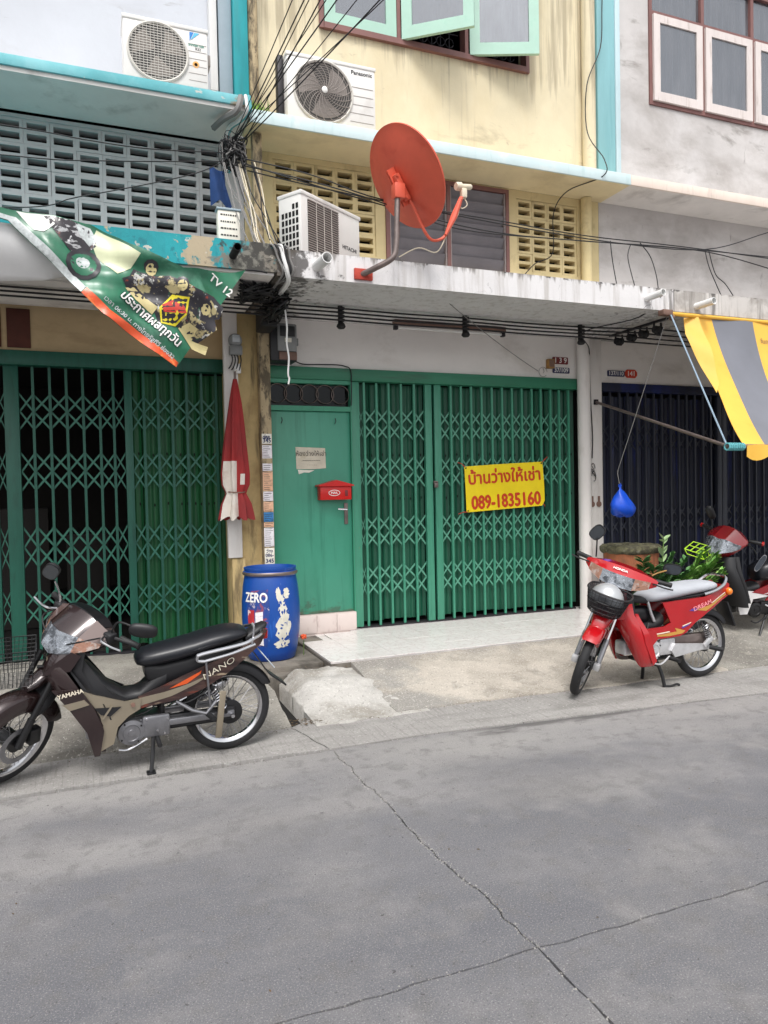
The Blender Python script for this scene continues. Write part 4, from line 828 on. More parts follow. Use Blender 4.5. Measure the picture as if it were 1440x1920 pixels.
# ------------------------------------------------------------------ barrel
ba = thing('plastic_barrel', (1.43, 6.44, .145), 'blue plastic barrel with peeling stickers beside the green door', 'barrel')
BP = [(.001,0),(.19,0),(.205,.012),(.225,.08),(.250,.24),(.258,.38),(.256,.5),(.245,.64),(.232,.72),(.226,.74),(.236,.75),(.240,.765),(.236,.78),(.226,.785),(.232,.80),(.232,.815),(.222,.815),(.215,.79),(.215,.74),(.22,.60),(.22,.10),(.001,.1)]
def brad(z):
    for (r0, z0), (r1, z1) in zip(BP[2:8], BP[3:9]):
        if z0 <= z <= z1: return r0+(r1-r0)*(z-z0)/(z1-z0)
    return .23
mb = MB(); mb.lathe(BP, (1.43,6.44,.145), (0,0,1), 48); mb.build('drum', 'barrel_blue', ba, 40)
mb = MB(); mb.lathe([(.238,.75),(.244,.758),(.244,.772),(.238,.78)], (1.43,6.44,.145), (0,0,1), 48, closed=True); mb.build('hoop', 'galv_steel', ba, 40)
def decal(outline, m, name, parent, off=.002, step=.02):   # outline in (angle-degrees from the camera side, height)
    f = lambda x, z: 0; tmp = MB(); tmp.panel([(a*.0045, z) for a, z in outline], lambda x, z: 0, .0008, step)
    out = MB(); vs = []
    for x, y, z in tmp.v:
        a = R(x/.0045)-R(90); r_ = brad(z)+off-y; vs.append((1.43+r_*math.cos(a), 6.44+r_*math.sin(a), .145+z))
    out.add(vs, tmp.f); return out.build(name, m, parent, 60)
q = random.Random(5)
def blob(a0, z0, ra, rz, n=22, j=.35):
    return [(a0+ra*(1+q.uniform(-j,j))*math.cos(2*math.pi*k/n), z0+rz*(1+q.uniform(-j,j))*math.sin(2*math.pi*k/n)) for k in range(n)]
for b_ in (blob(12,.295,16,.10,26,.22), blob(12,.44,9,.055), blob(8,.525,7,.06), blob(20,.60,7,.04), blob(2,.60,5,.05), blob(10,.16,17,.035), blob(18,.40,6,.03)): decal(b_, 'peeled_paper', 'paper_remnant', ba)
for k in range(26): decal(blob(12+q.uniform(-11,11), .14+q.random()*.47, q.uniform(.7,2.6), q.uniform(.004,.018), 9, .4), 'barrel_blue', 'paint_gap', ba, .0032)
pp = decal([(-66,.15),(-64,.62),(-18,.64),(-15,.5),(-17,.3),(-22,.14)], 'label_blue', 'poster', ba, .0015)
decal([(-62,.18),(-62,.46),(-46,.46),(-47,.18)], 'label_red', 'poster_figure', pp, .003); decal([(-43,.16),(-44,.44),(-28,.45),(-29,.15)], 'sticker_white', 'poster_figure', pp, .003)
def curved(v):
    a = R(v.x/.0045)-R(90); r_ = brad(v.z)+.0045-v.y; return Vector((1.43+r_*math.cos(a), 6.44+r_*math.sin(a), .145+v.z))
mb = MB(); put_text(mb, 'ZERO', .115, (-44*.0045, 0, .565), (1,0,0), (0,0,1), .003, .78, warp=curved); mb.build('poster_lettering', 'white_ink', pp, None)
# ------------------------------------------------------------------ closed parasol
pa = thing('parasol', (1.24, 6.88, 1.36), 'closed faded red and white parasol hung on the pillar', 'parasol')
mb = MB(); rings = []; prof = [(2.69,.018),(2.60,.035),(2.45,.058),(2.25,.078),(2.05,.095),(1.92,.105),(1.80,.112),(1.70,.108),(1.64,.088),(1.62,.082),(1.60,.088),(1.52,.115),(1.44,.132),(1.385,.14)]
for z, r_ in prof:
    ring = []
    for i in range(48):
        a = 2*math.pi*i/48; fold = 1+.26*math.cos(8*a+z*1.5)*min(1, r_*9)+.05*math.sin(3*a+z*6)
        zz = z+(.022*math.sin(8*a+1) if z < 1.45 else 0)
        ring.append((1.245-(2.69-z)*.018+r_*fold*math.cos(a), 6.90+.7*r_*fold*math.sin(a), zz))
    rings.append(ring)
mb.skin(rings, False)
for fi in range(len(mb.f)):
    j, i = divmod(fi, 48); a = (i+.5)*7.5; z = prof[j][0]
    if z < 2.0 and (200 < a < 268): mb.mi[fi] = 1
    if z < 1.63 and (205 < a < 275): mb.mi[fi] = 1
    if z < 1.84 and z > 1.7 and 283 < a < 300: mb.mi[fi] = 1
mb.build('canopy_cloth', ['parasol_red', 'parasol_white'], pa, 60)
mb = MB(); mb.tube([(1.226+.088*math.cos(k*.449), 6.90+.075*math.sin(k*.449), 1.63+.004*math.sin(k)) for k in range(14)], .006, 5, True); mb.build('tie_cord', 'tube_brown', pa)
mb = MB(); mb.cyl((1.245,6.90,2.65), (1.247,6.90,2.76), .012, n=8); mb.build('pole_tip', 'galv_steel', pa)
mb = MB(); mb.tube([(1.247,6.90,2.75),(1.27,6.95,2.78),(1.28,7.03,2.79)], .005, 5); mb.build('hanging_loop', 'cable_cream', pa)
mb = MB(); mb.bbox(1.255, 1.32, W-.20, W-.151, 2.76, 2.85, .006); mb.build('junction_box', 'pvc_white', label='small white junction box above the parasol', cat='box')
# ------------------------------------------------------------------ meters
em = thing('electricity_meter', (1.75, 6.95, 2.86), 'black electricity meter box above the transom beside the post', 'meter')
mb = MB(); mb.bbox(1.60, 1.86, 6.94, W-.002, 2.89, 3.25, .012); mb.build('housing', 'meter_black', em)
mb = MB(); mb.bbox(1.665, 1.855, 6.915, 6.939, 2.98, 3.24, .008); mb.build('front_cover', 'meter_grey', em)
mb = MB(); mb.bbox(1.69, 1.835, 6.905, 6.914, 3.12, 3.22, .003); mb.build('register_window', 'meter_black', em)
mb = MB(); mb.box(1.735, 1.80, 6.9065, 6.914, 3.065, 3.105); mb.build('rating_label', 'paper', em)
mb = MB(); mb.bbox(1.68, 1.855, 6.918, 6.939, 2.90, 2.975, .006); mb.build('terminal_cover', 'tube_brown', em)
mb = MB(); mb.bbox(1.86, 1.885, 6.97, 7.02, 3.05, 3.12, .004); mb.build('side_lug', 'meter_grey', em)
om = thing('electricity_meter', (1.26, 6.93, 2.92), 'old round glass electricity meter on the pillar above the parasol', 'meter')
mb = MB(); mb.bbox(1.215, 1.335, 6.955, W-.151, 2.93, 3.02, .01); mb.build('terminal_box', 'meter_grey', om)
mb = MB(); mb.lathe([(.062,0),(.066,.02),(.06,.05),(.045,.062),(.001,.066)], (1.275, W-.151, 3.07), (0,-1,0), 24); mb.build('dial_housing', 'meter_grey', om)
mb = MB(); mb.bbox(1.24, 1.31, 6.945, 6.957, 3.045, 3.115, .004); mb.build('dial_glass', 'clear_plastic', om)
for k in range(4):
    mb = MB(); x = 1.235+k*.027; mb.tube(spline([(x,6.98,2.93),(x+.005,6.97,2.88),(x-.01,6.975,2.83-.01*k),(x-.03,6.99,2.80-.012*k)]), .006, 5); mb.build('meter_lead', 'cable_black', om)
# ------------------------------------------------------------------ cables and racks
def cable(pts, r, m, label, group=None, name='cable', n=6, cat='cable'):
    mb = MB(); mb.tube(pts, r, n); return mb.build(name, m, label=label, cat=cat, group=group)
ys = [6.14, 6.35, 6.54, 6.75]
for k, y in enumerate(ys):
    zc = 3.322-.036*k
    P_ = [(-3, 6.5, zc+.01), (.8, 6.5, zc), (1.5, 6.5, zc-.005)]+[(x, 6.52, zc-(.006 if i_ % 2 else 0)) for i_, x in enumerate((2.18, 2.8, 3.49, 4.2, 4.88))]+[(5.2, 6.52+(y-6.52)*.45, zc+(3.262-zc)*.5), (5.53, y, 3.262)]
    cable(spline(P_, 5), .0085, 'cable_black', ['uppermost black power cable under the canopy', 'second highest black power cable under the canopy', 'third highest black power cable under the canopy', 'lowest black power cable under the canopy'][k], 'power cables under the canopies', 'power_cable')
    cable(spline([(5.6, y, 3.258), (6.3, y, 3.25), (9, y, 3.25)], 4), .0085, 'cable_black', ['black cable from the insulators to the right, nearest the street', 'black cable from the insulators to the right, second from the street', 'black cable from the insulators to the right, third from the street', 'black cable from the insulators to the right, nearest the wall'][k], 'power cables right of the insulators', 'power_cable')
for k, x in enumerate((2.18, 3.49, 4.88)):
    t = thing('cable_clamp', (x, 6.52, 3.15), ['black cable clamp nearest the meter box', 'black cable clamp beside the fluorescent tube', 'black cable clamp nearest the white downpipe'][k], 'cable clamp', 'cable clamps')
    mb = MB(); mb.bbox(x-.022, x+.022, 6.535, 6.56, 3.19, 3.352, .004); mb.build('clamp_bar', 'black_rubber', t)
    for j in range(4): mb = MB(); mb.bbox(x-.030, x+.030, 6.50, 6.534, 3.322-.036*j-.014, 3.322-.036*j+.013, .006); mb.build('clamp_jaw', 'black_rubber', t)
    mb = MB(); mb.lathe([(.014,0),(.036,-.02),(.044,-.045),(.03,-.062),(.012,-.066)], (x, 6.53, 3.20), (0,0,1), 14); mb.build('clamp_foot', 'black_rubber', t)
t = thing('cable_rack', (5.56, 6.45, 3.2), 'row of four black insulators on a bar beside the awning', 'cable rack', 'cable racks')
mb = MB(); mb.box(5.54, 5.58, 6.0, 6.9, 3.332, 3.351); mb.build('rack_bar', 'iron_dark', t)
for y in ys:
    mb = MB(); mb.tube([(5.515,y,3.331),(5.51,y,3.24),(5.53,y,3.215),(5.59,y,3.215),(5.61,y,3.24),(5.605,y,3.331)], .011, 6); i_ = mb.build('insulator_fork', 'black_rubber', t)
    mb = MB(); mb.lathe([(.016,-.05),(.038,-.045),(.038,-.012),(.024,0),(.038,.012),(.038,.045),(.016,.05)], (5.56, y, 3.255), (1,0,0), 14); mb.build('insulator_spool', 'black_rubber', i_)
t = thing('tube_light', (3.45, 6.88, 3.3), 'unlit brown fluorescent tube batten under the white canopy', 'light')
mb = MB(); mb.bbox(2.86, 4.16, 6.86, 6.93, 3.30, 3.345, .006); mb.build('batten', 'tube_brown', t)
mb = MB(); mb.cyl((2.90,6.895,3.275), (4.12,6.895,3.275), .014, n=10); mb.build('tube', 'pvc_white', t)
for x in (2.885, 4.135): mb = MB(); mb.bbox(x-.02, x+.02, 6.87, 6.92, 3.25, 3.30, .004); mb.build('lamp_holder', 'iron_dark', t)
# tangle of cables at the post above and below the canopy
def tangle(name, c, rad, n, seed, label, r0=.006, mats=('cable_black',)):
    q = random.Random(seed); t = thing(name, c, label, 'cable tangle', 'cable tangles on the post')
    for i in range(n):
        P_ = [Vector(c)+Vector((q.uniform(-1.4,1.4)*rad[0], q.uniform(-1.4,1.4)*rad[1], q.uniform(-1.5,1.5)*rad[2])) for _ in range(q.randint(4,6))]
        mb = MB(); mb.tube(spline(P_, 5), q.uniform(.5,1.2)*r0, 5); mb.build('loose_cable', q.choice(mats), t)
    return t
tangle('cable_tangle', (1.20, 6.42, 4.55), (.08,.07,.095), 60, 3, 'dense knot of black cables above the blue cloth', .006, ('cable_black','cable_black','cable_grey'))
tangle('cable_tangle', (1.30, 6.15, 3.30), (.12,.14,.03), 20, 4, 'black cable tangle under the canopy beside the banner tip', .009)
tangle('cable_tangle', (1.53, 6.35, 3.24), (.06,.22,.05), 20, 5, 'black cable tangle at the head of the slim post', .010)
mb = MB(); mb.bbox(1.46, 1.60, 6.62, 6.94, 3.14, 3.335, .015); mb.build('splice_box', 'black_rubber', label='black splice box at the head of the slim post', cat='box')
tops = [(1.30,4.89),(1.38,4.91),(1.41,4.92),(1.50,4.94),(1.54,4.94),(1.62,4.97),(1.78,5.00),(1.95,5.04),(1.98,5.05)]
for k, (x, z) in enumerate(tops):
    a = Vector((1.17+.03*(k % 4), 6.40, 4.62+.02*(k % 3))); b = Vector((x, 4.6, z)); b = a+(b-a)*2.2
    cable(sag(a, b, .04+.01*(k % 3), 14), .0038+.0012*(k % 2), 'cable_black', 'thin black overhead cable rising from the knot, '+['leftmost','second from left','third from left','fourth from left','fifth from left','sixth from left','seventh from left','eighth from left','rightmost'][k]+' at the picture top', 'overhead cables fanning upward', 'overhead_cable')
mid = [[(1.25,6.35,4.5),(1.8,6.1,4.33),(2.42,6.0,4.16),(3.66,6.0,4.11),(4.57,6.0,4.08),(6.07,6.0,4.10),(9,6.0,4.08)],
       [(1.25,6.35,4.46),(1.8,6.1,4.25),(2.9,6.0,4.05),(3.66,6.0,4.0),(4.6,6.0,4.03),(6.07,6.0,4.09),(9,6.0,4.15)],
       [(1.25,6.35,4.44),(1.75,6.1,4.28),(2.32,6.0,4.15),(3.15,6.0,3.99),(4.4,6.0,4.02),(6.07,6.0,4.08),(7.6,6.0,3.92),(9,6.0,3.9)],
       [(1.3,6.35,4.40),(2.0,6.05,4.2),(3.3,6.0,4.10),(4.8,6.0,4.05),(6.07,6.0,4.10),(6.99,6.0,4.38),(8,6.0,4.7)]]
for k, P_ in enumerate(mid): cable(spline(P_, 6), .0055, 'cable_black', ['black cable strung past the louvre window, highest of the bundle at the dish', 'black cable strung past the louvre window to the right edge', 'black cable sagging lowest behind the dish then dipping at right', 'black cable branching upward at the right edge of the picture'][k], 'cables strung past the louvre window', 'strung_cable')
for k, P_ in enumerate([[(4.85,6.0,4.06),(4.86,5.98,3.85),(4.89,5.95,3.58)],[(5.10,6.0,4.05),(5.05,5.98,3.9),(5.07,5.9,3.58)],[(5.22,6.0,4.08),(5.33,5.98,3.95),(5.36,5.93,3.75),(5.36,5.9,3.58)],[(6.08,6.0,4.09),(6.12,5.98,3.9),(6.27,5.95,3.58)],[(6.13,6.0,4.1),(6.2,5.98,3.85),(6.33,5.97,3.75),(6.43,5.93,3.58)]]):
    cable(spline(P_, 6), .005, 'cable_black', ['thin black drop wire onto the canopy right of the cream downpipe', 'looping thin drop wire onto the canopy, second of three', 'curved thin drop wire nearest the white spout', 'thin drop wire near the right edge, left of a crossed pair', 'thin drop wire near the right edge, right of a crossed pair'][k], 'drop wires', 'drop_wire')
for k, P_ in enumerate([[(-3,6.1,4.38),(-.58,6.1,4.37),(.0,6.1,4.35),(.47,6.12,4.36),(1.1,6.3,4.5)],[(-3,6.1,4.1),(-.58,6.1,4.15),(.15,6.1,4.21),(1.05,6.25,4.4)],[(-3,6.1,3.55),(-.60,6.1,3.76),(-.05,6.1,3.91),(.76,6.15,4.2),(1.08,6.3,4.42)]]):
    cable(spline(P_, 6), .0045, 'cable_black', ['black cable running along the left vent blocks, uppermost', 'black cable crossing the middle of the left vent blocks', 'black cable slanting down across the left vent blocks'][k], 'cables over the left vent blocks', 'strung_cable')
drops = []
for k in range(16):
    q = random.Random(40+k); x0 = 1.08+q.random()*.30; x1 = x0+q.uniform(.0,.22); drops.append((x1, x0, q))
drops.sort(key=lambda d_: d_[0]); words = ['first','second','third','fourth','fifth','sixth','seventh','eighth','ninth','tenth','eleventh','twelfth','thirteenth','fourteenth','fifteenth','last']
for k, (x1, x0, q) in enumerate(drops):
    cm = q.choice(['cable_grey','cable_grey','cable_grey','cable_black','cable_black','cable_cream'])
    cable(spline([(x0,6.4,4.5),(x0+.03,6.25,4.2),((x0+x1)/2+q.uniform(-.03,.05),6.1,3.95),(x1,5.95,3.7),(x1+.02,5.85,3.585)], 5), q.uniform(.0035,.0065), cm, 'thin '+cm[6:]+' cable dropping from the knot, '+words[k]+' from left at the canopy edge', 'cables dropping to the canopy edge', 'drop_cable')
cable(spline([(1.42,5.86,3.60),(1.43,5.76,3.575),(1.44,5.745,3.5),(1.47,5.74,3.38),(1.50,5.82,3.32),(1.5,6.1,3.30)]), .021, 'cable_white', 'thick white conduit bent over the canopy edge at the post', None, 'conduit')
for k in range(5): cable(spline([(1.30+.03*k,5.9,3.60),(1.36+.03*k,5.75,3.58),(1.40+.025*k,5.74,3.48),(1.44+.02*k,5.742,3.37),(1.42,5.9,3.31),(1.4,6.3,3.28)]), .009, 'cable_black' if k % 2 else 'cable_grey', 'thin cable bent over the canopy edge, '+['first','second','third','fourth','fifth'][k]+' from left beside the white conduit', 'cables over the canopy edge', 'bent_cable')
cable(spline([(1.54,6.2,3.40),(1.56,6.19,3.2),(1.575,6.19,3.05),(1.57,6.19,2.9),(1.585,6.19,2.78),(1.575,6.19,2.64),(1.585,6.19,2.6),(1.575,6.19,2.55)]), .008, 'cable_white', 'white cable hanging free in front of the meter box', None, 'loose_cable')
cable(spline([(1.86,7.0,2.90),(2.0,W-.012,2.905),(2.3,W-.012,2.915),(2.42,W-.012,2.905),(2.47,W-.05,2.86),(2.475,W-.05,2.70),(2.476,W-.03,2.5)]), .006, 'cable_black', 'thin wire from the black meter along the green lintel', None, 'wire', cat='wire')
cable(spline([(1.29,6.5,5.10),(1.27,6.47,5.02),(1.24,6.49,4.96),(1.16,6.62,4.95),(1.09,6.78,4.93)]), .03, 'cable_grey', 'thick grey hose looped over the ledge edge', None, 'hose', cat='hose')
for k in range(2): cable(spline([(1.335+.03*k,6.52,5.13),(1.335+.03*k,6.495,5.06),(1.335+.03*k,6.495,4.98),(1.29+.02*k,6.62,4.955),(1.22+.02*k,6.85,4.94),(1.22+.02*k,6.9,4.6)]), .016, 'rope_teal' if k else 'cable_white', ['white cable looped over the ledge at the teal column', 'teal cable looped over the ledge at the teal column'][k], None, 'looped_cable')
cable(spline([(5.59,7.0,7.6),(5.58,7.0,7.1),(5.55,7.0,6.66),(5.35,6.99,6.20),(5.34,6.98,5.66),(5.27,6.6,5.18),(5.25,6.6,5.0),(5.0,6.9,4.92),(4.97,7.13,4.75),(4.95,7.13,4.3),(4.7,7.12,4.15),(4.42,7.0,3.9)]), .006, 'cable_black', 'thin black wire crossing the aqua column down to the vents', None, 'wire', cat='wire')
cable(sag((2.46,5.76,3.58), (4.75,W-.02,2.95), .05, 12), .004, 'cable_grey', 'thin wire slanting from the dish under the canopy to the wall', None, 'wire', cat='wire')
cable(spline([(5.28,5.76,3.5),(5.2,6.0,3.33),(4.9,6.5,3.27),(5.30,6.95,3.2),(5.42,W-.075,3.0),(5.43,W-.075,2.6),(5.45,W-.075,2.2),(5.44,W-.075,1.95)]), .006, 'cable_black', 'thin black wire running down the white pillar', None, 'wire', cat='wire')
t = thing('wire_coil', (5.45, W-.075, 1.75), 'small coil of dark wire hung on the white pillar', 'wire')
for k in range(4):
    mb = MB(); mb.tube([(5.45+.03*math.cos(a*.5+k), W-.075-.004*k, 1.83+.06*math.sin(a*.5)-.03*k) for a in range(11)], .004, 5); mb.build('loop', 'cable_black', t)
mb = MB(); mb.bbox(5.48, 5.53, W-.09, W-.061, 2.58, 2.64, .004); mb.build('awning_pivot', 'iron_dark', label='small dark pivot bracket on the white pillar', cat='bracket')
for k, x in enumerate((5.44, 5.535)):
    t = thing('gate_hasp', (x, W-.07, 1.38), ['left of two rusty hasps on the white pillar', 'right of two rusty hasps on the white pillar'][k], 'hasp')
    mb = MB(); mb.lathe([(.001,0),(.034,0),(.034,.012),(.001,.014)], (x, W-.061, 1.41), (0,-1,0), 14); mb.build('boss', 'tube_brown', t); mb = MB(); mb.bbox(x-.013, x+.013, W-.076, W-.061, 1.44, 1.505, .005); mb.build('tongue', 'tube_brown', t)
# ------------------------------------------------------------------ cloth, board, weeds on the ledge
mb = MB(); mb.panel([(.99,4.42),(1.12,4.42),(1.13,4.30),(1.18,4.12),(1.15,4.09),(1.07,4.15),(1.0,4.11)], lambda x, z: 6.45+.03*math.sin(x*40+z*9), .006, .02); mb.build('blue_cloth', 'cloth_blue', label='blue cloth scrap hanging from the cable knot', cat='cloth')
t = thing('terminal_box', (1.09, 6.1, 3.6), 'small white lettered box standing on the canopy below the blue cloth', 'box')
mb = MB(); mb.bbox(.995, 1.175, 6.09, 6.18, 3.598, 3.94, .008); mb.build('box', 'paper', t)
mb = MB(); mb.bbox(.985, 1.185, 6.08, 6.19, 3.941, 3.958, .004); mb.build('lid', 'pvc_grey', t)
mb = MB(); 
for k in range(4):
    x = 1.015
    while x < 1.14: w_ = rnd.uniform(.008,.022); mb.box(x, min(x+w_, 1.155), 6.0880, 6.0894, 3.895-.055*k, 3.908-.055*k); x += w_+.006
mb.build('print', 'ink', t, None)
mb = MB(); q = random.Random(9)
for k in range(160):
    x = 1.44+q.gauss(0,.05); y = 6.66+q.gauss(0,.03); h = q.uniform(.03,.11); a = q.random()*6.28; dx = math.cos(a)*h*.5; dy = math.sin(a)*h*.5
    mb.add([(x-.006,y,5.07),(x+.006,y,5.07),(x+dx,y+dy,5.07+h)], [(0,1,2)])
mb.build('ledge_weeds', 'weed', None, None, kind='stuff')
o = bpy.data.objects['ledge_weeds']; tag(o, 'green weeds growing on the ledge beside the teal column', 'weeds')
# ------------------------------------------------------------------ hanging advertising banner
bn = thing('advertising_banner', (.58, 5.6, 2.55), 'green printed vinyl banner hanging loose from the left canopy', 'banner')
def BY(x, z):
    s = (x-.58)*.66+(z-2.55)*-.59; u = (x-.58)*.58+(z-2.55)*.81
    return 5.58+.04*math.sin(u*10+s*3)+.022*math.sin(s*15+u*5)+.012*math.sin(u*31-s*12+2*math.sin(s*6))+.008*abs(math.sin(u*23+s*19))+.05*math.sin(s*3.2)
out = [(-1.2,3.66),(-.47,3.58),(-.36,3.58),(.02,3.55),(.28,3.41),(.42,3.36),(.64,3.26),(.83,3.27),(1.11,3.31),(.58,2.55),(.43,2.64),(.09,2.88),(-.05,3.03),(-.50,3.50),(-1.2,3.62)]
mb = MB(); mb.panel(out, BY, .003, .03); mb.build('vinyl', 'banner_green', bn, 60)
def dec(pts, m, name='print_patch', off=.004): mb = MB(); mb.panel(pts, lambda x, z: BY(x, z)-off, .0006, .03); return mb.build(name, m, bn, 60)
dec([(-1.2,3.625),(-.50,3.505),(-.055,3.035),(-.02,3.075),(-.45,3.53),(-1.2,3.655)], 'banner_silver', 'edge_band')
dec([(-.052,3.03),(.088,2.885),(.428,2.645),(.578,2.553),(.60,2.59),(.45,2.70),(.13,2.92),(-.015,3.07)], 'banner_orange', 'edge_band')
dec([(-.45,3.575),(-.36,3.572),(-.15,3.555),(-.28,3.44),(-.34,3.45)], 'banner_white')
dec([(.06,3.51),(.27,3.395),(.35,3.34),(.28,3.24),(.19,3.19),(.06,3.30),(.02,3.42)], 'banner_cream', off=.0035)
dec([(-.28,3.56),(-.1,3.555),(.03,3.50),(.07,3.40),(.0,3.34),(-.06,3.29),(-.12,3.33),(-.2,3.44)], 'banner_moto')
dec([(-.08,3.545),(.02,3.52),(.06,3.44),(.01,3.38),(-.05,3.45)], 'banner_silver', off=.0048)
wh = MB(); wh.panel([(-.03+.115*math.cos(a*.45), 3.24+.115*math.sin(a*.45)) for a in range(14)], lambda x, z: BY(x,z)-.0053, .0006, .03); wh.build('print_wheel', 'banner_dark', bn, 60)
wh = MB(); wh.panel([(-.03+.085*math.cos(a*.45), 3.24+.085*math.sin(a*.45)) for a in range(14)], lambda x, z: BY(x,z)-.0062, .0006, .03); wh.build('print_wheel', 'banner_green', bn, 60)
wh = MB(); wh.panel([(-.035+.045*math.cos(a*.45), 3.25+.045*math.sin(a*.45)) for a in range(14)], lambda x, z: BY(x,z)-.007, .0006, .03); wh.build('print_wheel', 'banner_silver', bn, 60)
# three generic figures in dark shirts
dec([(.22,3.16),(.36,3.22),(.50,3.18),(.50,3.08),(.36,3.03),(.27,3.06)], 'banner_photo', off=.0045)
dec([(.36,3.10),(.55,3.14),(.70,3.06),(.74,2.90),(.62,2.84),(.46,2.88),(.42,2.99)], 'banner_photo', off=.0045)
dec([(.74,2.98),(.86,2.94),(.88,2.84),(.74,2.74),(.66,2.80)], 'banner_photo', off=.005)
dec([(.24,3.10),(.31,3.02),(.42,2.93),(.46,2.98),(.40,3.03),(.30,3.11)], 'banner_skin', off=.0052)
dec([(.30,3.24),(.40,3.20),(.55,3.20),(.72,3.12),(.86,3.08),(.93,3.0),(.90,2.92),(.78,2.90),(.62,2.98),(.40,3.10),(.26,3.16)], 'banner_photo', off=.0042)
dec([(.60,2.84),(.68,2.88),(.74,2.84),(.70,2.76),(.82,2.72),(.80,2.66),(.70,2.70)], 'banner_skin', off=.0055)
for cx_, cz_, r_ in ((.42,3.24,.045),(.63,3.13,.042),(.80,2.98,.042)):
    dec([(cx_+r_*1.15*math.cos(a*.7), cz_+.022+r_*math.sin(a*.7)) for a in range(9)], 'banner_dark', 'print_hair', .0056)
    dec([(cx_+r_*.85*math.cos(a*.7), cz_+r_*.95*math.sin(a*.7)) for a in range(9)], 'banner_skin', 'print_face', .0063)
dec([(.47,2.98),(.56,3.07),(.68,3.05),(.66,2.93),(.58,2.85),(.48,2.87)], 'banner_yellow', off=.0066); dec([(.485,2.975),(.565,3.055),(.665,3.04),(.645,2.935),(.575,2.865),(.49,2.88)], 'banner_dark', off=.0072)
dec([(.49,3.0),(.56,3.03),(.64,3.0),(.66,2.94),(.58,2.94),(.50,2.95)], 'banner_red', off=.0078); 
bx, bz = Vector((.77, 0, -.635)).normalized(), Vector((.635, 0, .77)).normalized()
wrp = lambda o_: (lambda v: Vector((v.x, BY(v.x, v.z)-o_+v.y, v.z)))
for o_, bo, m_ in ((.0075, .007, 'banner_dark'), (.0092, .0022, 'white_ink')):
    mb = MB(); put_text(mb, 'ประกาศผลทุกวัน', .098, (.415, 0, 2.885), bx, bz, bo*.75, .80, warp=wrp(o_)); mb.build('headline', m_, bn, None)
mb = MB(); put_text(mb, 'เวลา 06:30 น. ทางไทยรัฐทีวี ช่อง32', .046, (.33, 0, 2.808), bx, bz, .0009, .95, warp=wrp(.0075)); mb.build('small_print', 'banner_silver', bn, None)
mb = MB(); put_text(mb, 'TV 12', .08, (.92, 0, 3.175), Vector((.83,0,-.55)), Vector((.55,0,.83)), .002, 1., warp=wrp(.0075)); mb.build('lettering', 'white_ink', bn, None)
mb = MB(); mb.panel([(-1.4,3.52),(-.48,3.50),(-.12,3.20),(-.30,3.16),(-.7,3.13),(-1.4,3.08)], lambda x, z: 5.72+.05*math.sin(z*9+x)+.25*(3.3-z), .004, .05); mb.build('white_backing', 'tarp_white', bn, 60)
cable(spline([(1.11,5.58,3.31),(1.2,5.62,3.325),(1.30,5.70,3.34)]), .006, 'cable_black', 'short cord tying the banner corner to the canopy', None, 'cord', cat='cord')
# ------------------------------------------------------------------ yellow and grey awning
aw = thing('awning', (6.5, 5.4, 1.9), 'yellow and grey striped vinyl awning under the right canopy', 'awning')
def AP(u, t):     # u: metres along from the left edge, t: 0 top .. 1 bottom
    y = 5.735+(4.95-5.735)*t; z = 3.30+(1.955-3.30)*t; s = 4*t*(1-t)
    x = (5.66-.20*t+(.12*s if u < .3 else .12*s*max(0, 1-(u-.3))))+u*1.0
    return Vector((x, y+.13*s+.012*math.sin(u*7+t*3)+.02*math.sin(t*9)*max(0,.5-u), z-.06*s+.008*math.sin(u*11)))
def strip(u0, u1, m, parent):
    n, k = 5, 24; vs = []
    for i in range(n+1):
        for j in range(k+1): vs.append(AP(u0+(u1-u0)*i/n, j/k))
    fs = [(i*(k+1)+j, (i+1)*(k+1)+j, (i+1)*(k+1)+j+1, i*(k+1)+j+1) for i in range(n) for j in range(k)]
    o = len(vs); nn = Vector((0,.0015,-.002)); vs2 = [v+nn for v in vs]
    # valance
    mb = MB(); mb.add(vs+vs2, fs+[tuple(x+o for x in reversed(f)) for f in fs]); return mb.build('stripe', m, parent, 60)
edges = [0, .24, .78, 1.32, 1.86, 2.4, 2.94, 3.5]
for k in range(len(edges)-1):
    m_ = 'awning_yellow' if k % 2 == 0 else 'awning_grey'; st_ = strip(edges[k], edges[k+1], m_, aw)
    mb = MB(); pts = []; a, b = edges[k], edges[k+1]; nsc = max(1, round((b-a)/.2)); L_ = [AP(a+(b-a)*i/(nsc*6), 1) for i in range(nsc*6+1)]
    vs = []; 
    for i, p in enumerate(L_): d_ = .10+.045*abs(math.sin(math.pi*i/6)); vs += [(p.x, p.y-.035, p.z+.0), (p.x, p.y-.03+.012*math.sin(i*.8), p.z-d_)]
    mb.add(vs, [(2*i, 2*i+2, 2*i+3, 2*i+1) for i in range(len(L_)-1)]); mb.add([(x, y+.002, z) for x, y, z in vs], [(2*i+1, 2*i+3, 2*i+2, 2*i) for i in range(len(L_)-1)]); mb.build('valance', m_, aw, 60)
mb = MB(); mb.panel([(5.58,3.30),(5.70,3.30),(5.72,3.0),(5.70,2.6),(5.64,2.5),(5.57,2.9),(5.535,3.12)], lambda x, z: 5.72-(3.3-z)*.38+(5.7-x)*.5+.010*math.sin(z*13+x*14), .003, .03); mb.build('side_flap', 'awning_yellow', aw, 60)
mb = MB(); mb.cyl((5.30,5.74,3.315), (9.3,5.74,3.315), .02, n=10); mb.build('top_rail', 'awning_yellow', aw)
mb = MB(); mb.cyl((5.27,4.955,1.945), (9.2,4.955,1.945), .024, n=10); mb.build('bottom_bar', 'tube_brown', aw)
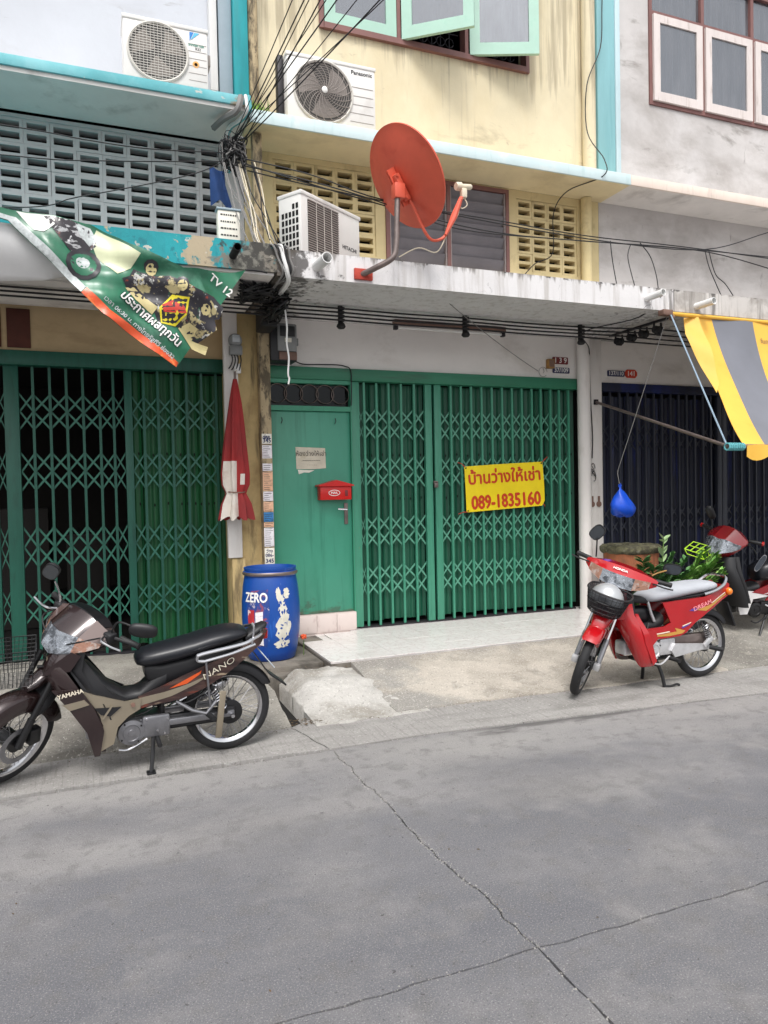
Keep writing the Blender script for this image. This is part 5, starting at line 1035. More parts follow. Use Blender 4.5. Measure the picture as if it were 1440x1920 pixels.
mb = MB(); mb.cyl((5.50,W-.075,2.61), (5.27,4.95,1.945), .016, n=10); mb.build('swing_arm', 'galv_steel', aw)
mb = MB(); 
for k in range(9): x = 5.26+.022*k; mb.tube([(x+.003*math.sin(a), 4.955+.031*math.cos(a), 1.945+.031*math.sin(a)) for a in [i*.7 for i in range(9)]], .008, 5, True)
mb.build('rope_lashing', 'rope_teal', aw, None, kind='stuff')
mb = MB(); mb.tube([(5.33,5.70,3.29),(5.29,5.0,1.98)], .008, 6); mb.build('stay_rope', 'rope_blue_grey', aw)
mb = MB(); mb.bbox(5.24, 5.36, 5.70, 5.78, 3.29, 3.345, .006); mb.lathe([(.001,-.012),(.03,-.01),(.03,.01),(.001,.012)], (5.37,5.73,3.275), (1,0,0), 14); mb.build('pulley', 'tube_brown', aw)
mb = MB(); put_text(mb, 'ซันเทย', .075, (0,0,0), (1,0,0), (0,1,0), 0, .8, warp=lambda v: AP(.93+v.x, .13-v.y*.66)+Vector((0,-.004,.003))); mb.build('lettering', 'tube_brown', aw, None)
# bag on a cord
bg_ = thing('plastic_bag', (5.19, 6.3, 1.29), 'blue plastic bag hanging on a cord before the navy gate', 'bag')
mb = MB(); rings = []
for z, r_ in ((1.63,.022),(1.61,.012),(1.585,.014),(1.56,.038),(1.53,.066),(1.50,.088),(1.46,.11),(1.42,.128),(1.38,.137),(1.345,.132),(1.315,.115),(1.298,.08),(1.292,.03)):
    rings.append([(5.20+(1.45-z)*.12+r_*(1+.10*math.sin(3*a+z*25)+.06*math.sin(7*a+z*40)+.03*math.sin(13*a-z*30))*math.cos(a), 6.3+.7*r_*(1+.1*math.cos(2*a+z*20)+.07*math.sin(9*a+z*50))*math.sin(a), z+.010*math.sin(2*a)+.006*math.sin(5*a+z*30)) for a in [2*math.pi*i/28 for i in range(28)]])
mb.skin(rings); mb.build('pouch', 'bag_blue', bg_, 60)
mb = MB(); mb.tube([(5.18,6.3,1.60),(5.15,6.3,1.75),(5.16,6.3,1.78)], .004, 5); mb.tube(sag((5.15,6.3,1.77), (5.33,5.75,3.29), .01, 6), .004, 5); mb.build('cord', 'cable_grey', bg_)
# ------------------------------------------------------------------ planter, plants, wire rack
pt = thing('planter', (5.56, 6.62, .16), 'big weathered terracotta planter with crumbling mossy rim', 'planter')
PC = (5.58, 6.62)
q = random.Random(21); mb = MB(); rings = []
for z, r_ in ((.16,.23),(.30,.26),(.55,.285),(.78,.295),(.90,.30),(.90,.27),(.84,.26)):
    rings.append([(PC[0]+r_*math.cos(a)*(1+.01*math.sin(5*a)), PC[1]+r_*math.sin(a), z+(.02*math.sin(3*a+1)+.012*math.sin(9*a) if z > .85 else 0)) for a in [2*math.pi*i/40 for i in range(40)]])
mb.skin(rings); mb.build('pot', 'terracotta', pt, 50)
mb = MB(); rings = []
for z, r_ in ((.87,.305),(.895,.33),(.935,.335),(.955,.31),(.96,.15),(.95,.02)):
    rings.append([(PC[0]+r_*(1+.05*mnoise.noise(Vector((math.cos(a)*3,math.sin(a)*3,z*9))))*math.cos(a), PC[1]+r_*(1+.05*mnoise.noise(Vector((math.cos(a)*3,math.sin(a)*3,z*9))))*math.sin(a), z+.018*mnoise.noise(Vector((math.cos(a)*4,math.sin(a)*4,2)))) for a in [2*math.pi*i/56 for i in range(56)]])
mb.skin(rings); mb.build('mossy_rim', 'moss', pt, 60)
def leafm(L_, w, m, curl=.15):
    mb = MB(); n = 5; vs = []
    for i in range(n+1):
        t = i/n; ww = w*math.sin(math.pi*min(1, t*.92+.06))**.8; z = -curl*L_*t*t
        vs += [(t*L_, -ww, z+.12*ww), (t*L_, 0, z), (t*L_, ww, z+.12*ww)]
    fs = []
    for i in range(n): a = 3*i; fs += [(a, a+3, a+4, a+1), (a+1, a+4, a+5, a+2)]
    mb.add(vs, fs); return mb
def fill_leaves(mb, pts, seed, L_, w, spread=1.):
    q = random.Random(seed)
    base = leafm(L_, w, None)
    for p, d in pts:
        d = Vector(d).normalized(); s = q.uniform(.65,1.2); M_ = Matrix.Translation(p) @ d.to_track_quat('X', 'Z').to_matrix().to_4x4() @ Matrix.Rotation(q.uniform(-.5,.5), 4, 'X') @ Matrix.Scale(s, 4)
        mb.add([M_ @ Vector(v) for v in base.v], base.f)
def frond_plant(label, base, fronds, seed, m, L_, w, pot=True, npair=11):
    q = random.Random(seed); t = thing('potted_plant', base, label, 'plant')
    B_ = Vector(base)
    if pot: mb = MB(); mb.lathe([(.10,0),(.14,.17),(.15,.18),(.15,.20),(.135,.20),(.13,.16),(.001,.16)], B_, (0,0,1), 20); mb.build('pot', 'terracotta', t, 40)
    stm = MB(); lv = []
    for (tip, lift) in fronds:
        tip = Vector(tip); P_ = spline([B_+Vector((q.uniform(-.04,.04), q.uniform(-.04,.04), .17)), B_.lerp(tip, .45)+Vector((0,0,lift)), tip], 8); stm.tube(P_, .006, 5)
        for i in range(3 if npair > 8 else 10, len(P_)):
            d = (P_[min(i+1, len(P_)-1)]-P_[i-1]).normalized(); sd_ = d.cross(Vector((0,0,1))).normalized()
            for s_ in (-1, 1):
                for jj in range(max(1, npair//8)):
                    lv.append((P_[i]+d*q.uniform(-.02,.02), sd_*s_*q.uniform(.7,1.1)+d*q.uniform(.35,.75)+Vector((0,0,q.uniform(-.05,.45)))))
    stm.build('stems', 'stem_green', t, 60, kind='stuff')
    mb = MB(); fill_leaves(mb, lv, seed, L_, w); mb.build('foliage', m, t, None, kind='stuff')
    return t
frond_plant('bright leafy fern like plant spilling over the red motorcycle seat', (5.28, 5.62, .15), [((5.66,5.5,.92),.12),((5.62,5.45,.87),.12),((5.52,5.4,.85),.14),((5.42,5.4,.81),.16),((5.30,5.4,.79),.18),((5.72,5.55,.80),.1),((5.57,5.35,.76),.12),((5.46,5.5,.90),.12),((5.58,5.55,.95),.1),((5.2,5.45,.72),.15),((5.38,5.35,.70),.12),((5.68,5.45,.72),.1)], 31, 'leaf_bright', .095, .013, npair=40)
frond_plant('darker low bush between the planter and the red motorcycle', (4.95, 5.65, .15), [((4.62,5.5,.72),.12),((4.70,5.45,.80),.14),((4.82,5.4,.84),.16),((4.95,5.4,.86),.18),((5.08,5.4,.84),.16),((5.20,5.4,.78),.14),((4.70,5.4,.62),.12),((4.85,5.35,.68),.12),((5.0,5.35,.70),.12),((5.15,5.35,.66),.12),((5.35,5.4,.68),.12),((4.78,5.5,.90),.12),((5.12,5.5,.92),.12),((4.60,5.45,.60),.1),((5.28,5.5,.88),.1)], 32, 'leaf_deep', .08, .019, npair=40)
frond_plant('upright pale stem with paired leaves rising beside the planter', (5.05, 5.62, .15), [((5.075,5.55,1.10),.02)], 33, 'leaf_pale', .115, .019, pot=False, npair=8)
wr = thing('wire_rack', (5.55, 5.6, .86), 'lime green wire rack lying on the plants', 'rack')
def wire(pts, r_=.005, n_='wire'): mb = MB(); mb.tube(pts, r_, 6); mb.build(n_, 'lime_wire', wr)
A0, A1, A2, A3 = Vector((5.36,5.58,.985)), Vector((5.49,5.50,.93)), Vector((5.72,5.58,.985)), Vector((5.57,5.68,1.04))
wire([A0,A1,A2,A3,A0], .006, 'rim'); dn = Vector((.02,-.01,-.05))
for t_ in (.0,.5,1.): wire([A0.lerp(A3,t_), A1.lerp(A2,t_), A1.lerp(A2,t_)+dn, ])
for t_ in (.33,.66): wire([A0.lerp(A1,t_), A3.lerp(A2,t_)])
wire([A1+dn, A2+dn]); wire([A0, A0+dn, A1+dn])
mb = MB(); mb.tube([(1.71,6.40,.14),(1.715,6.40,.28)], .004, 5); q = random.Random(3)
fl = thing('flower', (1.71, 6.40, .12), 'small orange flower growing beside the blue barrel', 'flower'); mb.build('stem', 'stem_green', fl)
mb = MB()
for k in range(9): a = k*.7; mb.ell((1.712+.018*math.cos(a), 6.40+.018*math.sin(a), .30+.01*(k % 3)), .014, .014, .012, 6, 4)
mb.build('bloom', 'flower_orange', fl, 60)
# ------------------------------------------------------------------ motorcycle materials
mat('tyre', S(30,30,32), .75, var=.1, vscale=9, layers=[(S(78,74,70), 14, .58, .7, .5)], bump=.2, bscale=120)
mat('spoke_steel', S(150,150,152), .35, metal=.8)
mat('engine_alloy', S(140,140,144), .33, metal=.8, var=.1, vscale=14)
mat('engine_bright', S(206,206,208), .36, metal=.55, var=.08, vscale=14)
mat('frame_black', S(22,22,24), .4)
mat('plastic_black', S(26,26,29), .5, var=.05, vscale=6)
mat('plastic_black_shiny', S(20,20,24), .28)
mat('seat_vinyl', S(24,26,32), .36, bump=.08, bscale=220)
mat('seat_grey', S(168,171,177), .7, var=.03, vscale=6, bump=.1, bscale=140)
mat('paint_brown', S(46,32,32), .22, metal=.35, coat=.9, var=.06, vscale=5)
mat('paint_champagne', S(158,147,128), .32, metal=.55, coat=.7, var=.04, vscale=6)
mat('paint_tail', S(96,70,62), .32, metal=.3, coat=.8, layers=[(S(150,62,36), (2.2,6,16), .55, .60, .85), (S(50,32,32), (1.8,6,12), .44, .56, .9), (S(186,166,140), (2,6,20), .60, .64, .8)], var=.05)
mat('paint_red', S(168,14,22), .2, coat=1., var=.04, vscale=4, layers=[(S(150,16,24), 3, .55, .7, .4)])
mat('paint_red_dark', S(130,18,26), .25, coat=1.)
mat('paint_white', S(206,204,204), .35, coat=.6)
mat('lens_clear', S(170,175,182), .12, metal=.8, spec=.9, bump=1., bscale=16, layers=[(S(70,74,80), 18, .5, .6, .8)])
mat('paint_brow', S(92,74,70), .4, metal=.1, coat=.5)
mat('lens_dark', S(84,90,98), .06, metal=.6)
mat('lens_amber', S(232,120,20), .2, spec=.8)
mat('lens_pinkish', S(176,132,112), .15, metal=.35, spec=.8, bump=1., bscale=20, layers=[(S(214,206,200), 16, .5, .6, .7)])
mat('lens_red', S(170,14,14), .2, spec=.8)
mat('decal_gold', S(190,140,66), .4)
mat('decal_cream', S(226,216,196), .4)
mat('decal_pink', S(240,150,160), .4)
mat('decal_violet', S(80,60,150), .4)
mat('decal_orange', S(206,84,36), .4)
mat('helmet_silver', S(180,182,184), .3, metal=.4, coat=.6)
mat('basket_black', S(30,30,32), .5)
mat('basket_cloth', S(120,86,92), .8, var=.15, vscale=12)
mat('plate_blue_white', S(196,206,216), .5)
def bikefns(t, Ms):
    def B(mb, n, m, p=None, s=40, kind=None): o = mb.build(n, m, p or t, s, local=True); tag(o, kind=kind); return o
    def wheel(c, r, steer=False, hub=.05, disc=False, rimm='chrome'):
        M_ = Ms if steer else None; c = Vector(c)
        mb = MB(); mb.M = M_; mb.lathe([(.02,-.06),(hub,-.055),(hub,.055),(.02,.06)], c, (0,1,0), 20); w = B(mb, 'wheel', 'frame_black')
        mb = MB(); mb.M = M_; a = .033; mb.lathe([(r-a+a*math.cos(k*math.pi/8), a*1.05*math.sin(k*math.pi/8)) for k in range(16)], c, (0,1,0), 48, closed=True); B(mb, 'tyre', 'tyre', w, 60)
        mb = MB(); mb.M = M_; rr = r-.058; mb.lathe([(rr,-.026),(rr+.010,-.028),(rr+.012,-.022),(rr-.010,-.010),(rr-.010,.010),(rr+.012,.022),(rr+.010,.028),(rr,.026),(rr-.016,.010),(rr-.016,-.010)], c, (0,1,0), 48, closed=True); B(mb, 'rim', rimm, w, 40)
        mb = MB(); mb.M = M_
        for k in range(36):
            a0 = k*math.pi/18; a1 = a0+(.42 if (k//2) % 2 else -.42); sy = .04 if k % 2 else -.04
            mb.tube([(c.x+hub*math.cos(a1), c.y+sy, c.z+hub*math.sin(a1)), (c.x+(rr-.012)*math.cos(a0), c.y+sy*.1, c.z+(rr-.012)*math.sin(a0))], .0022, 4)
        B(mb, 'spokes', 'spoke_steel', w, None, 'stuff')
        if disc:
            mb = MB(); mb.M = M_; mb.lathe([(.078,-.072),(.108,-.072),(.108,-.067),(.078,-.067)], c, (0,1,0), 32, closed=True); B(mb, 'brake_disc', 'engine_alloy', w)
            mb = MB(); mb.M = M_; mb.bbox(c.x+.05, c.x+.12, c.y-.10, c.y-.05, c.z-.02, c.z+.08, .01); B(mb, 'brake_caliper', 'frame_black', w)
        return w
    def tube(n, pts, r, m, steer=False, k=8, p=None, sp=True): mb = MB(); mb.M = Ms if steer else None; mb.tube(spline(pts, 5) if sp and len(pts) > 2 else pts, r, k); return B(mb, n, m, p)
    def loft(n, secs, m, steer=False, ex=2.6, p=None, off=(0,0,0)):
        mb = MB(); mb.M = (Ms if steer else Matrix()) @ Matrix.Translation(off); mb.loft(secs, 24, ex); return B(mb, n, m, p, 50)
    def sides(n, pts, yo, m, th=.008, p=None, both=True, step=.03):
        for s in ((-1, 1) if both else (-1,)):
            mb = MB(); mb.panel(pts, lambda x, z: s*yo(x, z), -s*th, step); o = B(mb, n, m, p, 50)
        return o
    def shell(n, prof, m, w, dep, th=.008, steer=False, p=None, dx=0, pw=2.):   # front shell: prof = [(z, xfront, halfwidth, depth)]
        mb = MB(); mb.M = Ms if steer else None; k = 16; vs = []
        for z, xf, hw, dp in prof:
            for i in range(k+1): s = -1+2*i/k; vs.append((xf+dx+dp*abs(s)**pw, hw*math.sin(s*math.pi/2)**1 if True else 0, z))
        n_ = len(vs); fs = [(j*(k+1)+i, j*(k+1)+i+1, (j+1)*(k+1)+i+1, (j+1)*(k+1)+i) for j in range(len(prof)-1) for i in range(k)]
        vs2 = [(x+th, y, z) for x, y, z in vs]; L_ = len(prof)
        bd = [(i, i+1) for i in range(k)]+[((L_-1)*(k+1)+i+1, (L_-1)*(k+1)+i) for i in range(k)]+[((j+1)*(k+1), j*(k+1)) for j in range(L_-1)]+[(j*(k+1)+k, (j+1)*(k+1)+k) for j in range(L_-1)]
        mb.add(vs+vs2, fs+[tuple(q_+n_ for q_ in reversed(f)) for f in fs]+[(a, b, b+n_, a+n_) for a, b in bd]); return B(mb, n, m, p, 50)
    def fender(n, c, r, a0, a1, m, hw=.055, drop=.06, steer=False, p=None):
        mb = MB(); mb.M = Ms if steer else None; k = 22; U = [(-hw, r-drop), (-hw, r-.018), (-hw*.75, r-.004), (0, r+.004), (hw*.75, r-.004), (hw, r-.018), (hw, r-drop)]; vs = []
        for i in range(k+1):
            a = a0+(a1-a0)*i/k; tp = min(1, min(i, k-i)/3+.45)
            for y, rr in U: rq = r-(r-rr)*tp; vs.append((c[0]+rq*math.cos(a), y*min(1, .6+.4*tp), c[1]+rq*math.sin(a)))
        q_ = len(U); fs = [(i*q_+j, i*q_+j+1, (i+1)*q_+j+1, (i+1)*q_+j) for i in range(k) for j in range(q_-1)]; o = len(vs)
        vs2 = [(c[0]+(x-c[0])*.985, y*.93, c[1]+(z-c[1])*.985) for x, y, z in vs]
        mb.add(vs+vs2, fs+[tuple(x+o for x in reversed(f)) for f in fs]); return B(mb, n, m, p, 50)
    def cross(n, st, m, idx=None, ymax=None, ymin=0., grow=0., p=None, off=(0,0,0)):   # transverse loft from stations (y, [(x,z)..]); idx picks a strip
        S_ = [(-y, r_) for y, r_ in reversed(st) if y > 0]+list(st)
        mb = MB(); mb.M = Ms @ Matrix.Translation(off)
        if idx is None: mb.skin([[(x, y, z) for x, z in r_] for y, r_ in S_]); return B(mb, n, m, p, 24)
        for sgn in ((0,) if ymin == 0 else (-1, 1)):
            ss = [q_ for q_ in S_ if abs(q_[0]) <= ymax+1e-6 and (sgn == 0 or (q_[0]*sgn >= ymin-1e-6))]
            mb = MB(); mb.M = Ms @ Matrix.Translation(off); k = len(ss); vs = []
            for g_ in (grow, 0.002):
                for y, r_ in ss:
                    cx_ = sum(a for a, b in r_)/len(r_); cz_ = sum(b for a, b in r_)/len(r_)
                    for i_ in idx:
                        x, z = r_[i_]; d_ = Vector((x-cx_, z-cz_)); d_ = d_.normalized()*g_ if d_.length > 0 else d_; vs.append((x+d_.x, y, z+d_.y))
            q_ = len(idx); o_ = k*q_; fs = [(j*q_+i, j*q_+i+1, (j+1)*q_+i+1, (j+1)*q_+i) for j in range(k-1) for i in range(q_-1)]
            sd_ = [(j*q_, (j+1)*q_) for j in range(k-1)]+[((j+1)*q_+q_-1, j*q_+q_-1) for j in range(k-1)]+[(i+1, i) for i in range(q_-1)]+[((k-1)*q_+i, (k-1)*q_+i+1) for i in range(q_-1)]
            mb.add(vs, fs+[tuple(a+o_ for a in reversed(f)) for f in fs]+[(a, b, b+o_, a+o_) for a, b in sd_]); o = B(mb, n, m, p, 24)
        return o
    bikefns.cross = cross
    def mirror(stem, head, d, m='plastic_black', glass='lens_dark', sm_='frame_black', size=(.068,.042), roll=0):
        tube('mirror_stem', stem, .006, sm_, True); h = Vector(head); d = Vector(d).normalized()
        q_ = d.to_track_quat('X', 'Z').to_matrix().to_4x4() @ Matrix.Rotation(roll, 4, 'X')
        mb = MB(); mb.M = Ms @ Matrix.Translation(h) @ q_; mb.loft([(-.026,0,.02,.012),(-.02,0,size[0]*.8,size[1]*.8),(-.006,0,size[0],size[1]),(.006,0,size[0],size[1])], 24, 2.8); o = B(mb, 'mirror', m, None, 50)
        mb = MB(); mb.M = Ms @ Matrix.Translation(h) @ q_; mb.loft([(.0062,0,size[0]*.9,size[1]*.88),(.008,0,size[0]*.9,size[1]*.88)], 24, 2.8); B(mb, 'mirror_glass', glass, o, 50)
    def shock(a, b, p=None, sleeve='frame_black'):
        a = Vector(a); b = Vector(b); mb = MB(); mb.cyl(a, b, .011, n=8); s_ = B(mb, 'shock_absorber', sleeve); pts = []; d = (b-a); u = d.normalized().orthogonal().normalized(); v = d.normalized().cross(u)
        for k in range(90): t_ = k/89; an = t_*2*math.pi*9; pts.append(a+d*(.08+.72*t_)+(u*math.cos(an)+v*math.sin(an))*.024)
        mb = MB(); mb.tube(pts, .0042, 5); B(mb, 'spring', 'chrome', s_)
    def engine(x, z, m, y=-.10, s=1.):
        mb = MB(); mb.bbox(x-.075, x+.20, -.09, .09, z-.06, z+.065, .02); e = B(mb, 'engine_case', 'engine_alloy' if m != 'engine_bright' else m)
        mb = MB(); mb.lathe([(.078,0),(.08,.012),(.074,.03),(.05,.036),(.046,.030),(.02,.032),(.018,.038),(.001,.038)], (x, -.088, z), (0,-1,0), 28); B(mb, 'magneto_cover', m, e)
        mb = MB(); mb.bbox(x+.06, x+.22, -.118, -.085, z-.05, z+.085, .018); B(mb, 'sprocket_cover', m, e)
        mb = MB(); mb.M = Matrix.Translation((x+.03,0,z+.03)) @ Matrix.Rotation(R(8), 4, 'Y'); 
        for k in range(7): mb.bbox(-.21+k*.02, -.20+k*.02, -.065, .065, -.06, .06, .004)
        mb.bbox(-.20,-.06,-.05,.05,-.045,.045,.01); B(mb, 'cylinder_fins', 'engine_alloy', e, 40, 'stuff')
        mb = MB(); mb.bbox(x-.245, x-.17, -.06, .06, z-.03, z+.08, .015); B(mb, 'cylinder_head', m, e)
        for k in range(4): mb = MB(); an = .6+k*1.57; mb.cyl((x+.066*math.cos(an), -.117, z+.066*math.sin(an)), (x+.066*math.cos(an), -.124, z+.066*math.sin(an)), .006, n=6); B(mb, 'bolt', 'frame_black', e)
        return e
    return B, wheel, tube, loft, sides, shell, fender, mirror, shock, engine
def steer_matrix(H, ang, rake=R(26.5)):
    ax = Vector((math.sin(rake), 0, math.cos(rake))); return Matrix.Translation(H) @ Matrix.Rotation(ang, 4, ax) @ Matrix.Translation(-Vector(H))
# ------------------------------------------------------------------ brown and champagne motorcycle (left)
bk = thing('motorcycle', (.73, 4.635, .004), 'brown and champagne motorcycle with black seat parked at left', 'motorcycle', 'parked motorcycles', (R(5.5), 0, R(3.2)))
Ms = steer_matrix((-.93,0,.80), R(40))
B, wheel, tube, loft, sides, shell, fender, mirror, shock, engine = bikefns(bk, Ms)
wheel((0,0,.268), .268); wheel((-1.22,0,.268), .268, True, disc=True)
for s in (-1, 1):
    tube('fork_leg', [(-1.235,.085*s,.268),(-1.16,.085*s,.42)], .021, 'frame_black', True); tube('fork_tube', [(-1.16,.085*s,.42),(-1.0,.085*s,.72)], .016, 'frame_black', True)
fender('front_fender', (-1.22,.268), .297, R(5), R(152), 'paint_brown', .062, .10, True)
loft('fender_neck', [(-1.15,.575,.03,.015),(-1.10,.59,.045,.03),(-1.05,.61,.05,.04),(-1.0,.63,.045,.03)], 'paint_brown', True)
loft('fork_cover', [(-1.13,.44,.095,.03),(-1.09,.47,.10,.06),(-1.05,.50,.10,.07),(-1.0,.53,.085,.05)], 'plastic_black', True)
# handlebar cowl
CA = [(0,[(-.11,-.10),(-.205,-.075),(-.15,.045),(.0,.125),(.08,.105),(.03,-.03)]),(.07,[(-.11,-.095),(-.20,-.05),(-.14,.05),(.0,.12),(.08,.10),(.03,-.03)]),(.12,[(-.09,-.075),(-.16,-.038),(-.11,.04),(.0,.105),(.08,.088),(.03,-.02)]),
      (.17,[(-.07,-.048),(-.105,-.025),(-.075,.026),(.01,.08),(.07,.068),(.03,-.005)]),(.215,[(-.035,-.01),(-.045,.0),(-.035,.02),(.02,.058),(.06,.05),(.03,.01)]),(.235,[(0,.015),(-.005,.02),(0,.028),(.03,.045),(.05,.04),(.03,.022)])]
cross = bikefns.cross; CO = (-.815,0,.832)
cw = cross('handlebar_cowl', CA, 'paint_brown', off=CO)
cross('headlight', CA, 'lens_clear', (1, 2), .12, 0, .006, off=CO); cross('turn_signal', CA, 'lens_pinkish', (1, 2), .215, .12, .006, off=CO)
cross('cowl_brow', CA, 'paint_brow', (2, 3), .215, .12, .006, off=CO); cross('meter_hood', CA, 'plastic_black_shiny', (3, 4), .17, 0, .006, off=CO); cross('chin_trim', CA, 'plastic_black', (0, 1), .12, 0, .006, off=CO)
tube('handlebar', [(-.74,-.33,.865),(-.80,-.20,.88),(-.83,0,.885),(-.80,.20,.88),(-.74,.33,.865)], .011, 'frame_black', True)
for s in (-1, 1):
    mb = MB(); mb.M = Ms; mb.lathe([(.016,0),(.019,.01),(.017,.05),(.019,.07),(.017,.11),(.020,.12),(.014,.125)], (-.755,.255*s,.872), (.30,s,-.10), 12); B(mb, 'grip', 'black_rubber')
    mb = MB(); mb.M = Ms; mb.bbox(-.825,-.765, .215*s-.030, .215*s+.030, .842, .905, .012); B(mb, 'switch_box', 'plastic_black')
    tube('brake_lever', [(-.83,.20*s,.88),(-.87,.23*s,.885),(-.865,.30*s,.88),(-.855,.37*s,.885)], .007, 'chrome', True)
mirror([(-.79,-.215,.90),(-.775,-.225,.955),(-.76,-.25,.975),(-.745,-.33,.98)], (-.735,-.40,.985), (.75,.62,.05), roll=0, size=(.078,.043))
mirror([(-.80,.215,.90),(-.80,.23,.965),(-.82,.25,1.035)], (-.83,.275,1.09), (-.75,-.35,-.35), roll=R(62), size=(.075,.045), sm_='chrome')
# basket
def rrect(x0, x1, hw, z, n=5): return [(x0,-hw,z),(x1,-hw,z),(x1,hw,z),(x0,hw,z)]
def basket(tt, Bf, M_, x0, x1, hw, z0, z1, mt, mesh=.028, taper=.82):
    mb = MB(); mb.M = M_; xm = (x0+x1)/2
    def ring(t_): k = taper+(1-taper)*t_; return [(xm+(x0-xm)*k, -hw*k, z0+(z1-z0)*t_), (xm+(x1-xm)*k, -hw*k, z0+(z1-z0)*t_), (xm+(x1-xm)*k, hw*k, z0+(z1-z0)*t_), (xm+(x0-xm)*k, hw*k, z0+(z1-z0)*t_)]
    mb.tube(ring(1), .005, 6, True); r_ = Bf(mb, 'basket', mt)
    mb = MB(); mb.M = M_; nz_ = int((z1-z0)/mesh)
    for j in range(nz_): mb.tube(ring(j/nz_), .0016, 4, True)
    for side in range(4):
        L_ = int((Vector(ring(1)[side])-Vector(ring(1)[(side+1) % 4])).length/mesh)
        for i in range(L_+1):
            u = i/L_; a = Vector(ring(0)[side]).lerp(Vector(ring(0)[(side+1) % 4]), u); b = Vector(ring(1)[side]).lerp(Vector(ring(1)[(side+1) % 4]), u); mb.tube([a, b], .0016, 4)
    b0 = ring(0); n1 = int((2*hw*taper)/mesh)
    for i in range(n1+1): u = i/n1; mb.tube([Vector(b0[0]).lerp(Vector(b0[3]), u), Vector(b0[1]).lerp(Vector(b0[2]), u)], .0016, 4)
    n1 = int(abs(x1-x0)*taper/mesh)
    for i in range(n1+1): u = i/n1; mb.tube([Vector(b0[0]).lerp(Vector(b0[1]), u), Vector(b0[3]).lerp(Vector(b0[2]), u)], .0016, 4)
    o = Bf(mb, 'basket_mesh', mt, r_, None, 'stuff'); return r_
basket(bk, B, Matrix(), -1.36, -1.07, .165, .60, .80, 'basket_black', .022)
tube('basket_stay', [(-1.07,0,.66),(-.98,0,.66)], .01, 'frame_black')
# front body
shell('leg_shield', [(.77,-.985,.10,.09),(.72,-1.02,.115,.10),(.65,-1.05,.13,.12),(.58,-1.035,.15,.15),(.50,-.985,.165,.15),(.42,-.905,.155,.12),(.32,-.835,.15,.09),(.24,-.805,.145,.07),(.165,-.785,.14,.05)], 'paint_brown', 0, 0)
sides('front_side_cover', [(-.895,.765),(-1.03,.66),(-1.045,.635),(-.90,.655),(-.845,.74)], lambda x, z: .105+.04*sm(-1.03,-.85,x), 'paint_brown', .01)
sides('leg_shield_side', [(-1.0,.565),(-.85,.55),(-.79,.45),(-.735,.30),(-.76,.155),(-.79,.155),(-.825,.30),(-.92,.455)], lambda x, z: .158+.012*sm(-.98,-.82,x), 'paint_brown', .012)
sides('shield_band', [(-.945,.475),(-.835,.495),(-.81,.465),(-.91,.442)], lambda x, z: .166+.012*sm(-.98,-.82,x), 'paint_champagne', .012)
loft('nose_cap', [(-1.02,.70,.05,.02),(-.98,.725,.07,.035),(-.92,.755,.075,.04),(-.86,.78,.06,.03)], 'paint_champagne')
sides('inner_shield', [(-.90,.64),(-.87,.72),(-.83,.70),(-.76,.60),(-.70,.51),(-.60,.452),(-.64,.44),(-.83,.52)], lambda x, z: .135-.03*sm(.5,.7,z), 'plastic_black', .012)
shell('knee_panel', [(.75,-.93,.12,.10),(.65,-.93,.13,.08),(.55,-.87,.14,.07),(.45,-.80,.15,.06),(.35,-.76,.15,.06)], 'plastic_black', 0, 0)
loft('centre_tunnel', [(-.88,.66,.06,.06),(-.80,.58,.075,.08),(-.72,.49,.085,.07),(-.62,.425,.09,.05),(-.53,.43,.09,.05),(-.45,.48,.09,.08),(-.38,.53,.09,.07)], 'plastic_black')
sides('side_cover', [(-.855,.545),(-.80,.515),(-.62,.445),(-.53,.445),(-.535,.385),(-.60,.355),(-.66,.30),(-.685,.205),(-.77,.165),(-.735,.30),(-.755,.38),(-.79,.45)], lambda x, z: .15-.02*sm(-.7,-.5,x), 'paint_champagne', .012)
sides('cover_opening', [(-.785,.432),(-.64,.42),(-.70,.372),(-.75,.39)], lambda x, z: .156-.02*sm(-.7,-.5,x), 'plastic_black', .004)
sides('cover_rib', [(-.745,.368),(-.735,.362),(-.685,.435),(-.695,.437)], lambda x, z: .162-.02*sm(-.7,-.5,x), 'paint_champagne', .008)
mb = MB(); put_text(mb, 'YAMAHA', .034, (-.905,-.186,.542), (.985,0,.17), (-.17,0,.985), .001, .95); B(mb, 'lettering', 'decal_cream', None, None)
mb = MB(); mb.cyl((-.575,-.138,.418), (-.575,-.146,.418), .012, n=12); B(mb, 'cover_screw', 'tube_brown')
# seat and tail
loft('seat', [(-.55,.645,.045,.012),(-.54,.65,.085,.032),(-.50,.656,.11,.048),(-.42,.667,.122,.054),(-.32,.682,.128,.056),(-.22,.702,.132,.054),(-.12,.728,.134,.052),(-.02,.747,.132,.048),(.05,.755,.122,.040),(.095,.757,.10,.026),(.115,.755,.06,.012)], 'seat_vinyl', ex=2.4)
loft('underseat_box', [(-.50,.585,.06,.03),(-.48,.57,.075,.06),(-.40,.555,.085,.07),(-.25,.575,.09,.075),(-.08,.63,.09,.06),(.08,.685,.08,.045)], 'plastic_black', ex=3.5)
ty = lambda x, z: .138-.06*sm(-.05,.25,x)-.02*sm(-.3,-.55,x)
sides('tail_cover', [(-.545,.452),(-.42,.50),(-.30,.55),(-.16,.60),(0,.655),(.12,.70),(.215,.775),(.235,.765),(.19,.68),(.08,.605),(-.04,.53),(-.16,.465),(-.30,.415),(-.42,.40),(-.53,.385)], ty, 'paint_tail', .012)
sides('tail_flash', [(-.37,.487),(-.30,.52),(-.20,.565),(-.185,.575),(-.19,.556),(-.27,.505)], lambda x, z: ty(x,z)+.003, 'decal_orange', .002)
